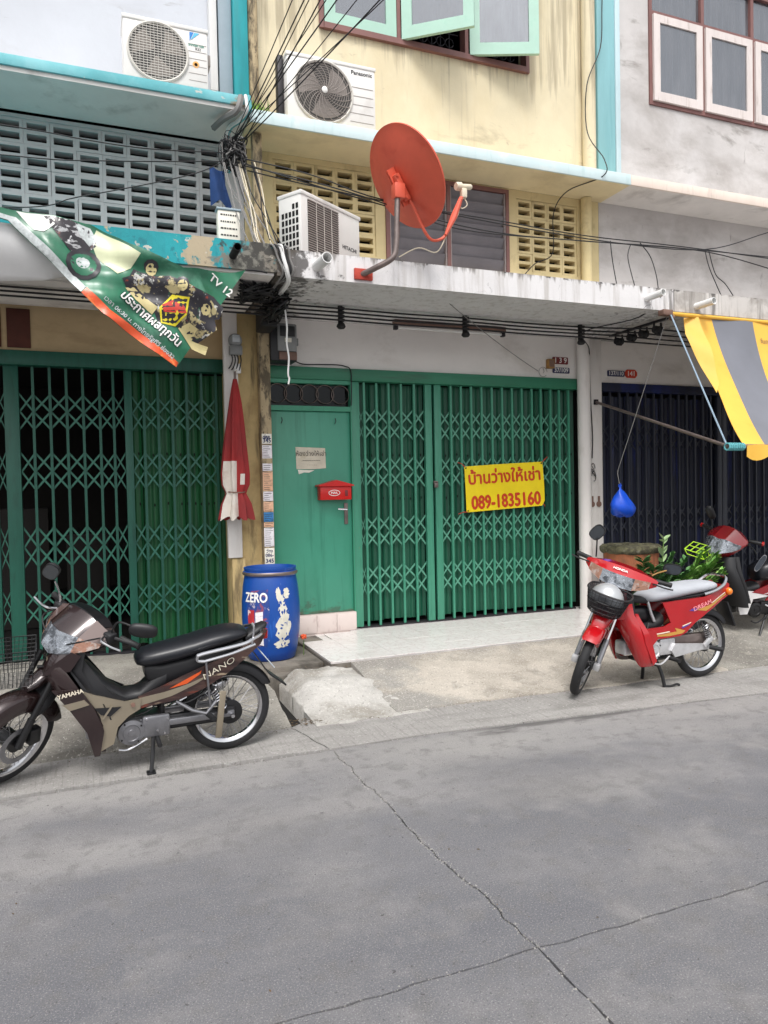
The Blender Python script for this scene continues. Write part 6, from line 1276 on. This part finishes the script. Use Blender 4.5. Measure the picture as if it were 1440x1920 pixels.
sides('tail_streak', [(-.54,.445),(-.40,.468),(-.25,.505),(-.12,.55),(-.22,.495),(-.36,.44),(-.53,.40)], lambda x, z: ty(x,z)+.0025, 'paint_champagne', .002)
mb = MB(); put_text(mb, 'NANO', .052, (-.08,-.142,.575), (.86,0,.42), (-.30,0,.9), .003, 1.35, warp=lambda v: Vector((v.x, -ty(v.x, v.z)-.0035+v.y+.142, v.z))); B(mb, 'tail_lettering', 'paint_brown', None, None)
mb = MB(); put_text(mb, 'NANO', .052, (-.08,-.142,.575), (.86,0,.42), (-.30,0,.9), 0, 1.35, warp=lambda v: Vector((v.x, -ty(v.x, v.z)-.004+v.y+.142, v.z))); B(mb, 'tail_lettering', 'decal_cream', None, None)
loft('tail_end', [(.10,.705,.07,.035),(.17,.735,.065,.045),(.225,.77,.05,.03),(.245,.785,.03,.01)], 'plastic_black')
mb = MB(); mb.bbox(.20,.245,-.06,.06,.70,.765,.012); B(mb, 'tail_light', 'lens_red')
for s in (-1, 1):
    tube('grab_rail', [(-.17,.17*s,.638),(-.21,.17*s,.645),(-.215,.17*s,.668),(-.18,.17*s,.684),(.05,.165*s,.715),(.12,.15*s,.735),(.19,.10*s,.755),(.215,0,.765)], .011, 'chrome')
    tube('rail_lower', [(-.17,.17*s,.638),(.0,.165*s,.668),(.14,.14*s,.70)], .009, 'chrome')
    tube('rail_strut', [(-.165,.172*s,.64),(-.145,.165*s,.42),(-.135,.15*s,.335)], .007, 'engine_alloy')
tube('rail_upright', [(.12,-.14,.70),(.135,-.13,.80),(.125,-.12,.83)], .008, 'chrome')
fender('rear_fender', (0,.268), .305, R(28), R(100), 'plastic_black', .055, .05)
mb = MB(); mb.add([(.16,-.06,.62),(.16,.06,.62),(.25,.065,.48),(.25,-.065,.48),(.37,-.05,.385),(.37,.05,.385),(.17,-.06,.60),(.17,.06,.60),(.255,.065,.465),(.255,-.065,.465),(.365,-.05,.375),(.365,.05,.375)], [(0,1,2,3),(3,2,5,4),(7,6,9,8),(8,9,10,11),(0,3,9,6),(3,4,10,9),(1,7,8,2),(2,8,11,5),(4,5,11,10)]); B(mb, 'mud_flap', 'plastic_black')
mb = MB(); mb.M = Matrix.Translation((.235,0,.575)) @ Matrix.Rotation(R(-38), 4, 'Y'); mb.bbox(-.003,.003,-.085,.085,-.075,.075,.002); B(mb, 'number_plate', 'plate_blue_white')
# engine, swing arm, exhaust, stand
engine(-.585, .243, 'engine_alloy')
for s in (-1, 1):
    mb = MB(); mb.bbox(-.38,.02,.10*s-.014,.10*s+.014,.25,.29,.008); B(mb, 'swing_arm', 'engine_alloy')
    shock((-.13,.135*s,.47), (-.035,.125*s,.285)); 
tube('frame_spine', [(-.93,0,.72),(-.75,0,.50),(-.5,0,.40),(-.35,0,.42),(-.05,0,.62),(.12,0,.68)], .022, 'frame_black')
for s in (-1, 1): tube('frame_rail', [(-.40,.07*s,.28),(-.38,.075*s,.42),(-.12,.085*s,.50),(.1,.07*s,.66)], .014, 'frame_black')
mb = MB(); mb.bbox(-.40,.03,-.098,-.07,.222,.312,.02); B(mb, 'chain_case', 'plastic_black')
mb = MB(); mb.lathe([(.06,0),(.075,.004),(.075,.02),(.05,.026)], (0,-.062,.268), (0,-1,0), 24); B(mb, 'sprocket_hub', 'frame_black')
tube('exhaust_pipe', [(-.80,.05,.24),(-.74,.10,.17),(-.55,.14,.16),(-.35,.16,.21)], .016, 'galv_steel')
mb = MB(); mb.lathe([(.02,0),(.042,.03),(.047,.10),(.047,.40),(.03,.44),(.018,.45)], (-.36,.165,.21), (.52,.02,.24), 20); B(mb, 'muffler', 'chrome')
mb = MB(); mb.M = Matrix.Translation((-.075,-.150,.29)) @ Matrix.Rotation(R(6), 4, 'Y'); mb.bbox(-.02,.02,-.008,.008,-.145,.145,.006); B(mb, 'leg_guard', 'paint_champagne')
tube('peg_bracket', [(-.33,-.11,.395),(-.24,-.135,.335),(-.16,-.15,.31),(-.10,-.15,.38)], .012, 'engine_alloy', sp=False)
mb = MB(); mb.cyl((-.15,-.14,.30), (-.13,-.23,.30), .016, n=10); B(mb, 'rear_foot_peg', 'black_rubber')
mb = MB(); mb.cyl((-.44,-.10,.185), (-.44,-.22,.185), .014, n=10); B(mb, 'foot_peg', 'black_rubber')
tube('gear_lever', [(-.50,-.135,.20),(-.60,-.14,.155),(-.66,-.15,.165)], .006, 'chrome')
loft('air_box', [(-.50,.40,.05,.03),(-.44,.40,.08,.05),(-.34,.41,.08,.05),(-.28,.43,.05,.03)], 'plastic_black')
tube('intake_hose', [(-.46,-.03,.38),(-.56,-.05,.36),(-.66,-.04,.33)], .022, 'plastic_black'); tube('fuel_pipe', [(-.40,-.085,.42),(-.48,-.10,.36),(-.56,-.09,.33)], .005, 'frame_black')
tube('wire_loom', [(-.36,-.09,.44),(-.30,-.11,.38),(-.22,-.12,.40),(-.12,-.11,.46)], .006, 'frame_black')
for x_, z_ in ((-.44,.235),(-.38,.30),(-.50,.31),(-.40,.215)): mb = MB(); mb.cyl((x_,-.116,z_), (x_,-.124,z_), .007, n=6); B(mb, 'bolt', 'chrome')
mb = MB(); mb.cyl((.0,-.155,.268), (.0,-.09,.268), .012, n=8); B(mb, 'axle_nut', 'chrome')
tube('side_stand', [(-.46,-.09,.20),(-.475,-.16,.10),(-.49,-.205,.022)], .012, 'frame_black'); mb = MB(); mb.bbox(-.515,-.465,-.235,-.185,.018,.032,.004); B(mb, 'stand_foot', 'frame_black')
for k_, (y0_, y1_) in enumerate(((-.18,-.05),(.18,.05),(.2,.02),(-.2,.03))): tube('control_cable', [(-.80,y0_,.87),(-.90-.02*k_,y0_*.9,.83+.02*k_),(-.97,y1_,.74),(-.93,y1_,.64)], .0045, 'frame_black', True)
tube('brake_hose', [(-.82,-.1,.88),(-.95,-.1,.72),(-1.05,-.09,.55),(-1.18,-.085,.36)], .005, 'frame_black', True)
# ------------------------------------------------------------------ red motorcycle
bk2 = thing('motorcycle', (4.66, 4.70, .006), 'red motorcycle with pale grey seat and front basket', 'motorcycle', 'parked motorcycles', (R(1.5), 0, R(1.5)))
Ms = steer_matrix((-.90,0,.78), R(43))
B, wheel, tube, loft, sides, shell, fender, mirror, shock, engine = bikefns(bk2, Ms)
wheel((0,0,.272), .272); wheel((-1.205,0,.265), .265, True, hub=.06)
for s in (-1, 1):
    tube('fork_leg', [(-1.205,.085*s,.265),(-1.10,.085*s,.46)], .021, 'engine_alloy', True); tube('fork_tube', [(-1.10,.085*s,.46),(-.98,.085*s,.70)], .016, 'chrome', True)
    mb = MB(); mb.M = Ms; mb.bbox(-1.235,-1.175,.085*s-.026,.085*s+.026,.235,.295,.01); B(mb, 'axle_lug', 'engine_bright')
fender('front_fender', (-1.205,.265), .31, R(48), R(128), 'paint_red', .065, .085, True)
loft('fender_top', [(-1.22,.565,.05,.025),(-1.14,.60,.07,.06),(-1.06,.63,.085,.07),(-1.0,.65,.08,.06)], 'paint_red', True)
fender('rear_splash', (-1.205,.265), .305, R(-8), R(48), 'plastic_black', .05, .04, True)
CB = [(0,[(-.05,-.075),(-.145,-.055),(-.125,.035),(-.05,.085),(.07,.075),(.03,-.04)]),(.075,[(-.05,-.075),(-.142,-.055),(-.122,.036),(-.05,.083),(.07,.073),(.03,-.04)]),(.125,[(-.05,-.068),(-.128,-.05),(-.108,.036),(-.04,.078),(.07,.068),(.03,-.035)]),
      (.18,[(-.04,-.05),(-.10,-.036),(-.085,.037),(-.02,.070),(.06,.058),(.03,-.02)]),(.235,[(-.02,-.025),(-.062,-.015),(-.052,.036),(.0,.058),(.05,.048),(.03,-.005)]),(.265,[(0,-.005),(-.03,-.002),(-.028,.034),(.01,.05),(.045,.042),(.03,.005)]),(.28,[(.01,.005),(-.01,.005),(-.01,.03),(.015,.04),(.035,.035),(.03,.01)])]
cross = bikefns.cross; CO = (-.86,0,.915)
cross('handlebar_cowl', CB, 'paint_red', off=CO); cross('headlight', CB, 'lens_clear', (1, 2), .125, 0, .006, off=CO); cross('turn_signal', CB, 'lens_pinkish', (1, 2), .235, .125, .006, off=CO)
mb = MB(); mb.M = Ms; put_text(mb, 'HONDA', .03, (-.955,0,.982), (0,-1,0), (.83,0,.55), .0008); B(mb, 'lettering', 'white_ink', None, None)
for s in (-1, 1):
    mb = MB(); mb.M = Ms; mb.lathe([(.016,0),(.020,.01),(.018,.06),(.020,.12),(.014,.125)], (-.83,.255*s,.95), (.22,s,.03), 12); B(mb, 'grip', 'black_rubber')
    tube('brake_lever', [(-.88,.23*s,.94),(-.905,.27*s,.945),(-.89,.34*s,.94),(-.88,.40*s,.945)], .006, 'frame_black', True)
mirror([(-.85,.22,.985),(-.86,.235,1.06),(-.88,.25,1.14)], (-.885,.26,1.185), (-.8,.1,-.25), roll=R(60), size=(.075,.05))
mirror([(-.84,-.22,.985),(-.80,-.25,1.01),(-.74,-.30,1.035)], (-.70,-.335,1.05), (-.75,-.2,-.1), roll=R(10), size=(.07,.045), sm_='brass')
shell('front_cowl', [(.86,-.93,.10,.07),(.82,-.985,.125,.09),(.75,-1.01,.14,.10),(.66,-1.005,.145,.10),(.58,-.97,.14,.10)], 'paint_red', 0, 0, pw=2.6)
for s_ in (-1, 1):
    mb = MB(); vs = []; LV = [(.70,-.965,.0,.145),(.62,-.955,.01,.155),(.55,-.93,.035,.185),(.47,-.895,.065,.205),(.39,-.86,.09,.212),(.31,-.825,.108,.208),(.25,-.795,.12,.20),(.215,-.775,.13,.185),(.20,-.765,.14,.17)]; K = 8
    for z, xf, yi, yo_ in LV:
        for i in range(K+1): u = i/K; vs.append((xf+.035*(1-u)**2*0+.10*u**2.2, s_*(yi+(yo_-yi)*math.sin(u*math.pi/2)), z))
    n0 = len(vs); fs = [(j*(K+1)+i, j*(K+1)+i+1, (j+1)*(K+1)+i+1, (j+1)*(K+1)+i) for j in range(len(LV)-1) for i in range(K)]
    ed = [(j*(K+1), (j+1)*(K+1)) for j in range(len(LV)-1)]+[(j*(K+1)+K, (j+1)*(K+1)+K) for j in range(len(LV)-1)]+[((len(LV)-1)*(K+1)+i, (len(LV)-1)*(K+1)+i+1) for i in range(K)]+[(i, i+1) for i in range(K)]
    mb.add(vs+[(x+.018, y*.97, z) for x, y, z in vs], fs+[tuple(a+n0 for a in reversed(f)) for f in fs]+[(a, b, b+n0, a+n0) for a, b in ed]); B(mb, 'leg_shield', 'paint_red', None, 40)
sides('shield_lip', [(-.83,.62),(-.80,.62),(-.72,.42),(-.665,.25),(-.70,.225),(-.78,.40)], lambda x, z: .155+.06*sm(.62,.45,z), 'paint_red', .03)
shell('knee_panel', [(.84,-.885,.10,.06),(.74,-.895,.12,.07),(.6,-.87,.13,.06),(.5,-.84,.14,.05)], 'plastic_black', 0, 0)
loft('centre_tunnel', [(-.84,.56,.05,.06),(-.76,.50,.06,.05),(-.66,.475,.07,.045),(-.56,.485,.08,.05),(-.48,.53,.09,.06)], 'plastic_black')
by = lambda x, z: .145-.055*sm(-.1,.22,x)-.03*sm(-.5,-.8,x)
sides('body_cover', [(-.83,.50),(-.70,.485),(-.52,.495),(-.46,.52),(-.50,.60),(-.545,.685),(-.10,.70),(.10,.745),(.20,.79),(.225,.775),(.215,.68),(.06,.62),(-.06,.575),(-.20,.50),(-.30,.425),(-.36,.405),(-.62,.40),(-.78,.375)], by, 'paint_red', .012)
sides('shield_foot', [(-.83,.475),(-.61,.47),(-.595,.40),(-.655,.345),(-.67,.245),(-.745,.225),(-.80,.33)], lambda x, z: .148, 'paint_red', .012)
sides('shield_hole', [(-.775+.022*math.cos(a*.8), .40+.03*math.sin(a*.8)) for a in range(8)], lambda x, z: .1495, 'plastic_black', .002)
def bdec(pts, m, n='decal', o_=.0025): sides(n, pts, lambda x, z: by(x,z)+o_, m, .0015)
bdec([(-.70,.425),(-.40,.445),(-.42,.475),(-.31,.445),(-.34,.425),(-.48,.415)], 'decal_gold'); bdec([(-.70,.437),(-.48,.455),(-.47,.447),(-.69,.429)], 'decal_cream', o_=.0045); bdec([(-.35,.475),(-.26,.50),(-.27,.485),(-.34,.463)], 'decal_violet'); bdec([(-.34,.487),(-.25,.508),(-.255,.50),(-.34,.478)], 'decal_cream', o_=.004)
bdec([(-.20,.60),(-.02,.635),(.18,.70),(.185,.69),(.0,.62),(-.09,.585)], 'decal_gold'); bdec([(-.02,.647),(.17,.712),(.172,.705),(-.02,.64)], 'decal_cream', o_=.004); bdec([(-.27,.60),(-.22,.62),(-.16,.60),(-.22,.593)], 'decal_violet')
mb = MB(); put_text(mb, 'DREAM', .05, (-.13,-.15,.633), (.95,0,.26), (-.3,0,.95), .001, 1.25, warp=lambda v: Vector((v.x, -by(v.x, v.z)-.006+v.y+.15, v.z))); B(mb, 'tail_lettering', 'decal_pink', None, None)
loft('seat', [(-.66,.712,.04,.012),(-.645,.715,.08,.03),(-.58,.722,.11,.045),(-.48,.732,.125,.05),(-.36,.745,.13,.054),(-.24,.757,.132,.052),(-.10,.765,.13,.048),(.02,.770,.122,.042),(.08,.770,.10,.032),(.115,.768,.06,.014)], 'seat_grey', ex=2.4)
loft('seat_base', [(-.64,.69,.06,.012),(-.4,.695,.105,.02),(-.1,.712,.12,.02),(.1,.735,.09,.02)], 'plastic_black')
loft('document_box', [(-.84,.715,.04,.02),(-.80,.715,.085,.03),(-.66,.70,.085,.03),(-.60,.685,.06,.02)], 'plastic_black')
tube('box_stay', [(-.62,-.06,.69),(-.60,-.075,.60),(-.57,-.08,.53)], .012, 'engine_bright', sp=False)
loft('inner_box', [(-.80,.60,.04,.04),(-.72,.585,.06,.07),(-.62,.58,.06,.07),(-.56,.60,.04,.04)], 'plastic_black_shiny')
for s in (-1, 1): tube('grab_rail', [(-.10,.135*s,.72),(.02,.14*s,.745),(.12,.13*s,.785),(.175,.10*s,.83),(.185,.05*s,.845),(.19,0,.845)], .012, 'chrome')
mb = MB(); mb.bbox(.19,.235,-.07,.07,.69,.765,.014); B(mb, 'tail_light', 'lens_red')
for s in (-1, 1): mb = MB(); mb.ell((.215,.095*s,.715), .028,.032,.032); B(mb, 'rear_signal', 'lens_amber')
fender('rear_fender', (0,.272), .31, R(34), R(105), 'plastic_black', .055, .05)
mb = MB(); mb.M = Matrix.Translation((.27,0,.53)) @ Matrix.Rotation(R(-24), 4, 'Y'); mb.bbox(-.01,.006,-.075,.075,-.13,.10,.004); B(mb, 'mud_flap', 'plastic_black')
engine(-.60, .305, 'engine_bright')
for s in (-1, 1):
    mb = MB(); mb.bbox(-.38,.02,.105*s-.012,.105*s+.012,.255,.29,.008); B(mb, 'swing_arm', 'engine_bright'); shock((-.10,.13*s,.50), (-.01,.125*s,.29))
mb = MB(); mb.M = None; mb.bbox(-.43,.03,-.098,-.07,.30,.40,.025); B(mb, 'chain_case', 'galv_steel')
mb = MB(); mb.poly([(-.40,.345),(-.10,.315),(-.05,.30),(-.05,.275),(-.12,.27),(-.40,.235),(-.44,.29)], -.135, -.118); B(mb, 'peg_plate', 'engine_bright')
mb = MB(); mb.M = Matrix.Translation((-.06,-.14,.33)) @ Matrix.Rotation(R(-40), 4, 'Y'); mb.bbox(-.055,.055,-.012,.012,-.022,.022,.008); B(mb, 'peg_hanger', 'engine_bright')
mb = MB(); mb.cyl((-.05,-.15,.285), (.0,-.24,.275), .018, n=10); B(mb, 'rear_foot_peg', 'black_rubber')
mb = MB(); mb.cyl((-.46,-.10,.235), (-.46,-.24,.235), .016, n=10); B(mb, 'foot_peg', 'black_rubber')
tube('gear_lever', [(-.46,-.135,.25),(-.56,-.145,.20),(-.66,-.15,.225)], .007, 'engine_bright')
tube('frame_spine', [(-.90,0,.70),(-.72,0,.50),(-.5,0,.44),(-.35,0,.46),(-.05,0,.62),(.12,0,.70)], .022, 'frame_black')
mb = MB(); mb.bbox(-.70,-.32,-.075,.075,.205,.24,.015); B(mb, 'engine_guard', 'frame_black')
st2 = None
for s in (-1, 1): o = tube('centre_stand', [(-.54,.07*s,.22),(-.51,.105*s,.10),(-.50,.125*s,.006)], .014, 'frame_black')
tube('stand_brace', [(-.53,-.075,.17),(-.53,.075,.17)], .012, 'frame_black'); tube('stand_foot', [(-.50,-.125,.012),(-.45,-.145,.012),(-.40,-.15,.022),(-.37,-.15,.012)], .009, 'frame_black')
tube('exhaust_pipe', [(-.82,.05,.30),(-.76,.10,.22),(-.55,.14,.2),(-.35,.16,.24)], .016, 'galv_steel')
mb = MB(); mb.lathe([(.02,0),(.042,.03),(.047,.10),(.047,.42),(.03,.46),(.018,.47)], (-.36,.165,.24), (.55,.02,.13), 20); B(mb, 'muffler', 'chrome')
for k_, (y0_, y1_) in enumerate(((-.2,-.05),(.2,.05),(-.22,.03))): tube('control_cable', [(-.86,y0_,.93),(-.93-.02*k_,y0_*.7,.85+.02*k_),(-.93,y1_,.72),(-.86,y1_,.60)], .005, 'frame_black', True)
tube('engine_hose', [(-.70,-.05,.50),(-.74,-.08,.43),(-.78,-.06,.36)], .012, 'frame_black')
tube('fuel_pipe', [(-.62,-.07,.52),(-.66,-.09,.44),(-.70,-.06,.38)], .005, 'frame_black')
bsk = MB(); bsk.M = Ms; prof = [(.66,.08,.10),(.68,.10,.125),(.74,.115,.14),(.80,.125,.155),(.845,.135,.165)]; rings = []
for z, a_, b_ in prof: rings.append([(-1.13-.02*(z-.7)+a_*math.copysign(abs(math.cos(t_))**.7, math.cos(t_)), b_*math.copysign(abs(math.sin(t_))**.7, math.sin(t_)), z) for t_ in [2*math.pi*i/32 for i in range(32)]])
glass_mat('basket_net', .5, S(36,36,40), .05)
bsk.skin(rings, False); bo = B(bsk, 'basket', 'basket_net', None, 50)
mb = MB(); mb.M = Ms; mb.tube(rings[-1], .007, 6, True); B(mb, 'basket_rim', 'basket_black', bo)
mb = MB(); mb.M = Ms
for j in range(8):
    t_ = j/7; k_ = t_*4; i0 = min(3, int(k_)); f_ = k_-i0; mb.tube([Vector(a).lerp(Vector(b), f_)*1. for a, b in zip(rings[i0], rings[i0+1])], .002, 4, True)
for i in range(0, 32): mb.tube([r_[i] for r_ in rings], .002, 4)
B(mb, 'basket_mesh', 'basket_black', bo, None, 'stuff')
WMB = WM[bk2.name] @ Ms
he = thing('helmet', (WMB @ Vector((-1.14,0,.72))), 'silver half helmet lying in the red motorcycle basket', 'helmet')
mb = MB(); mb.M = WMB @ Matrix.Translation((-1.135,.01,.755)) @ Matrix.Rotation(R(8), 4, 'Y'); n_, m_ = 28, 8; rings = []
for j in range(m_+1):
    t_ = math.pi/2*j/m_; rings.append([(.118*math.cos(t_)*math.cos(2*math.pi*i/n_)+.0, .135*math.cos(t_)*math.sin(2*math.pi*i/n_), .145*math.sin(t_)) for i in range(n_)])
rings[-1] = [(.002*math.cos(2*math.pi*i/n_), .002*math.sin(2*math.pi*i/n_), .145) for i in range(n_)]
mb.skin(rings); mb.build('shell', 'helmet_silver', he, 60)
mb = MB(); mb.M = WMB @ Matrix.Translation((-1.135,.01,.755)) @ Matrix.Rotation(R(8), 4, 'Y'); mb.tube([(.12*math.cos(a), .137*math.sin(a), .0) for a in [2*math.pi*i/28 for i in range(28)]], .006, 6, True); mb.build('edge_trim', 'black_rubber', he)
mb = MB(); mb.M = WMB; mb.ell((-1.14,.0,.715), .095,.12,.05); mb.build('cloth_bundle', 'basket_cloth', label='dull pink cloth bundle under the helmet in the basket', cat='cloth')
# ------------------------------------------------------------------ red and white scooter at the right edge
bk3 = thing('motorcycle', (6.75, 5.47, .10), 'red and white motorcycle cut off by the right picture edge', 'motorcycle', 'parked motorcycles', (R(4), 0, R(-10)))
Ms = steer_matrix((-.95,0,.80), R(28))
B, wheel, tube, loft, sides, shell, fender, mirror, shock, engine = bikefns(bk3, Ms)
wheel((0,0,.268), .268); wheel((-1.22,0,.268), .268, True, rimm='frame_black')
for s in (-1, 1): tube('fork_leg', [(-1.22,.085*s,.268),(-1.0,.085*s,.70)], .018, 'frame_black', True)
fender('front_fender', (-1.22,.268), .315, R(20), R(165), 'plastic_black', .062, .09, True)
cross = bikefns.cross; CO = (-.88,0,.93); CC = [(y*.85, [(x*1.05, z*1.35) for x, z in r_]) for y, r_ in CA]
cross('handlebar_cowl', CC, 'paint_red_dark', off=CO); cross('headlight', CC, 'lens_clear', (1, 2), .12, 0, .006, off=CO); cross('turn_signal', CC, 'lens_clear', (1, 2), .19, .10, .008, off=CO)
for s in (-1, 1):
    mb = MB(); mb.M = Ms; mb.lathe([(.016,0),(.019,.01),(.018,.11),(.014,.115)], (-.83,.20*s,1.0), (.25,s,.05), 12); g_ = B(mb, 'grip', 'black_rubber')
    mb = MB(); mb.M = Ms; mb.lathe([(.012,.0),(.022,.004),(.022,.018),(.01,.024)], Vector((-.83,.20*s,1.0))+Vector((.25,s,.05)).normalized()*.115, (.25,s,.05), 12); B(mb, 'bar_end', 'lens_red', g_)
mirror([(-.86,.18,1.04),(-.86,.20,1.09),(-.87,.21,1.13)], (-.88,.22,1.18), (.8,.2,.3), m='plastic_black', glass='lens_dark', roll=R(65), size=(.075,.04))
mirror([(-.85,-.18,.98),(-.80,-.24,.93),(-.78,-.28,.88)], (-.755,-.32,.80), (-.5,-.8,.2), m='chrome', glass='lens_dark', roll=R(60), size=(.095,.03))
shell('leg_shield', [(.80,-.98,.14,.10),(.70,-1.02,.18,.12),(.60,-1.0,.21,.13),(.50,-.95,.22,.12),(.40,-.90,.22,.11),(.30,-.86,.21,.10)], 'plastic_black', 0, 0)
shell('knee_panel', [(.80,-.90,.13,.07),(.65,-.90,.18,.07),(.5,-.84,.2,.06),(.34,-.78,.2,.05)], 'plastic_black', 0, 0)
cy = lambda x, z: .15-.05*sm(-.1,.2,x)
sides('white_side_cover', [(-.87,.56),(-.78,.46),(-.60,.445),(-.40,.47),(-.50,.39),(-.66,.37),(-.72,.22),(-.80,.22),(-.84,.36)], cy, 'paint_white', .012)
sides('body_cover', [(-.68,.44),(-.52,.50),(-.1,.60),(.20,.74),(.22,.68),(.0,.54),(-.2,.44),(-.4,.37),(-.52,.35),(-.48,.40)], lambda x, z: cy(x,z)+.003, 'paint_red_dark', .012)
sides('stripe', [(-.55,.415),(-.40,.455),(-.15,.50),(-.15,.48),(-.4,.43)], lambda x, z: cy(x,z)+.007, 'paint_white', .003)
loft('centre_tunnel', [(-.90,.60,.05,.06),(-.80,.50,.07,.06),(-.68,.44,.09,.05),(-.55,.46,.1,.06)], 'plastic_black')
loft('seat', [(-.56,.60,.06,.04),(-.54,.61,.105,.08),(-.47,.63,.13,.10),(-.36,.645,.135,.10),(-.2,.66,.135,.09),(0,.70,.13,.07),(.12,.73,.08,.03)], 'seat_vinyl', ex=2.6)
engine(-.60, .25, 'frame_black')
mb = MB(); mb.bbox(-.38,.02,-.11,-.08,.25,.29,.008); B(mb, 'swing_arm', 'engine_alloy')
tube('frame_spine', [(-.95,0,.72),(-.75,0,.48),(-.5,0,.40),(-.05,0,.60),(.12,0,.68)], .022, 'frame_black')
tube('side_stand', [(-.46,-.09,.19),(-.54,-.15,.10),(-.62,-.21,.008)], .012, 'frame_black'); tube('gear_lever', [(-.46,-.13,.20),(-.6,-.15,.13),(-.68,-.16,.15)], .008, 'frame_black')
mb = MB(); mb.cyl((-.44,-.10,.20), (-.42,-.23,.20), .016, n=10); B(mb, 'foot_peg', 'black_rubber')
tube('kick_bar', [(-.50,-.12,.30),(-.40,-.15,.25),(-.36,-.16,.22)], .010, 'chrome')
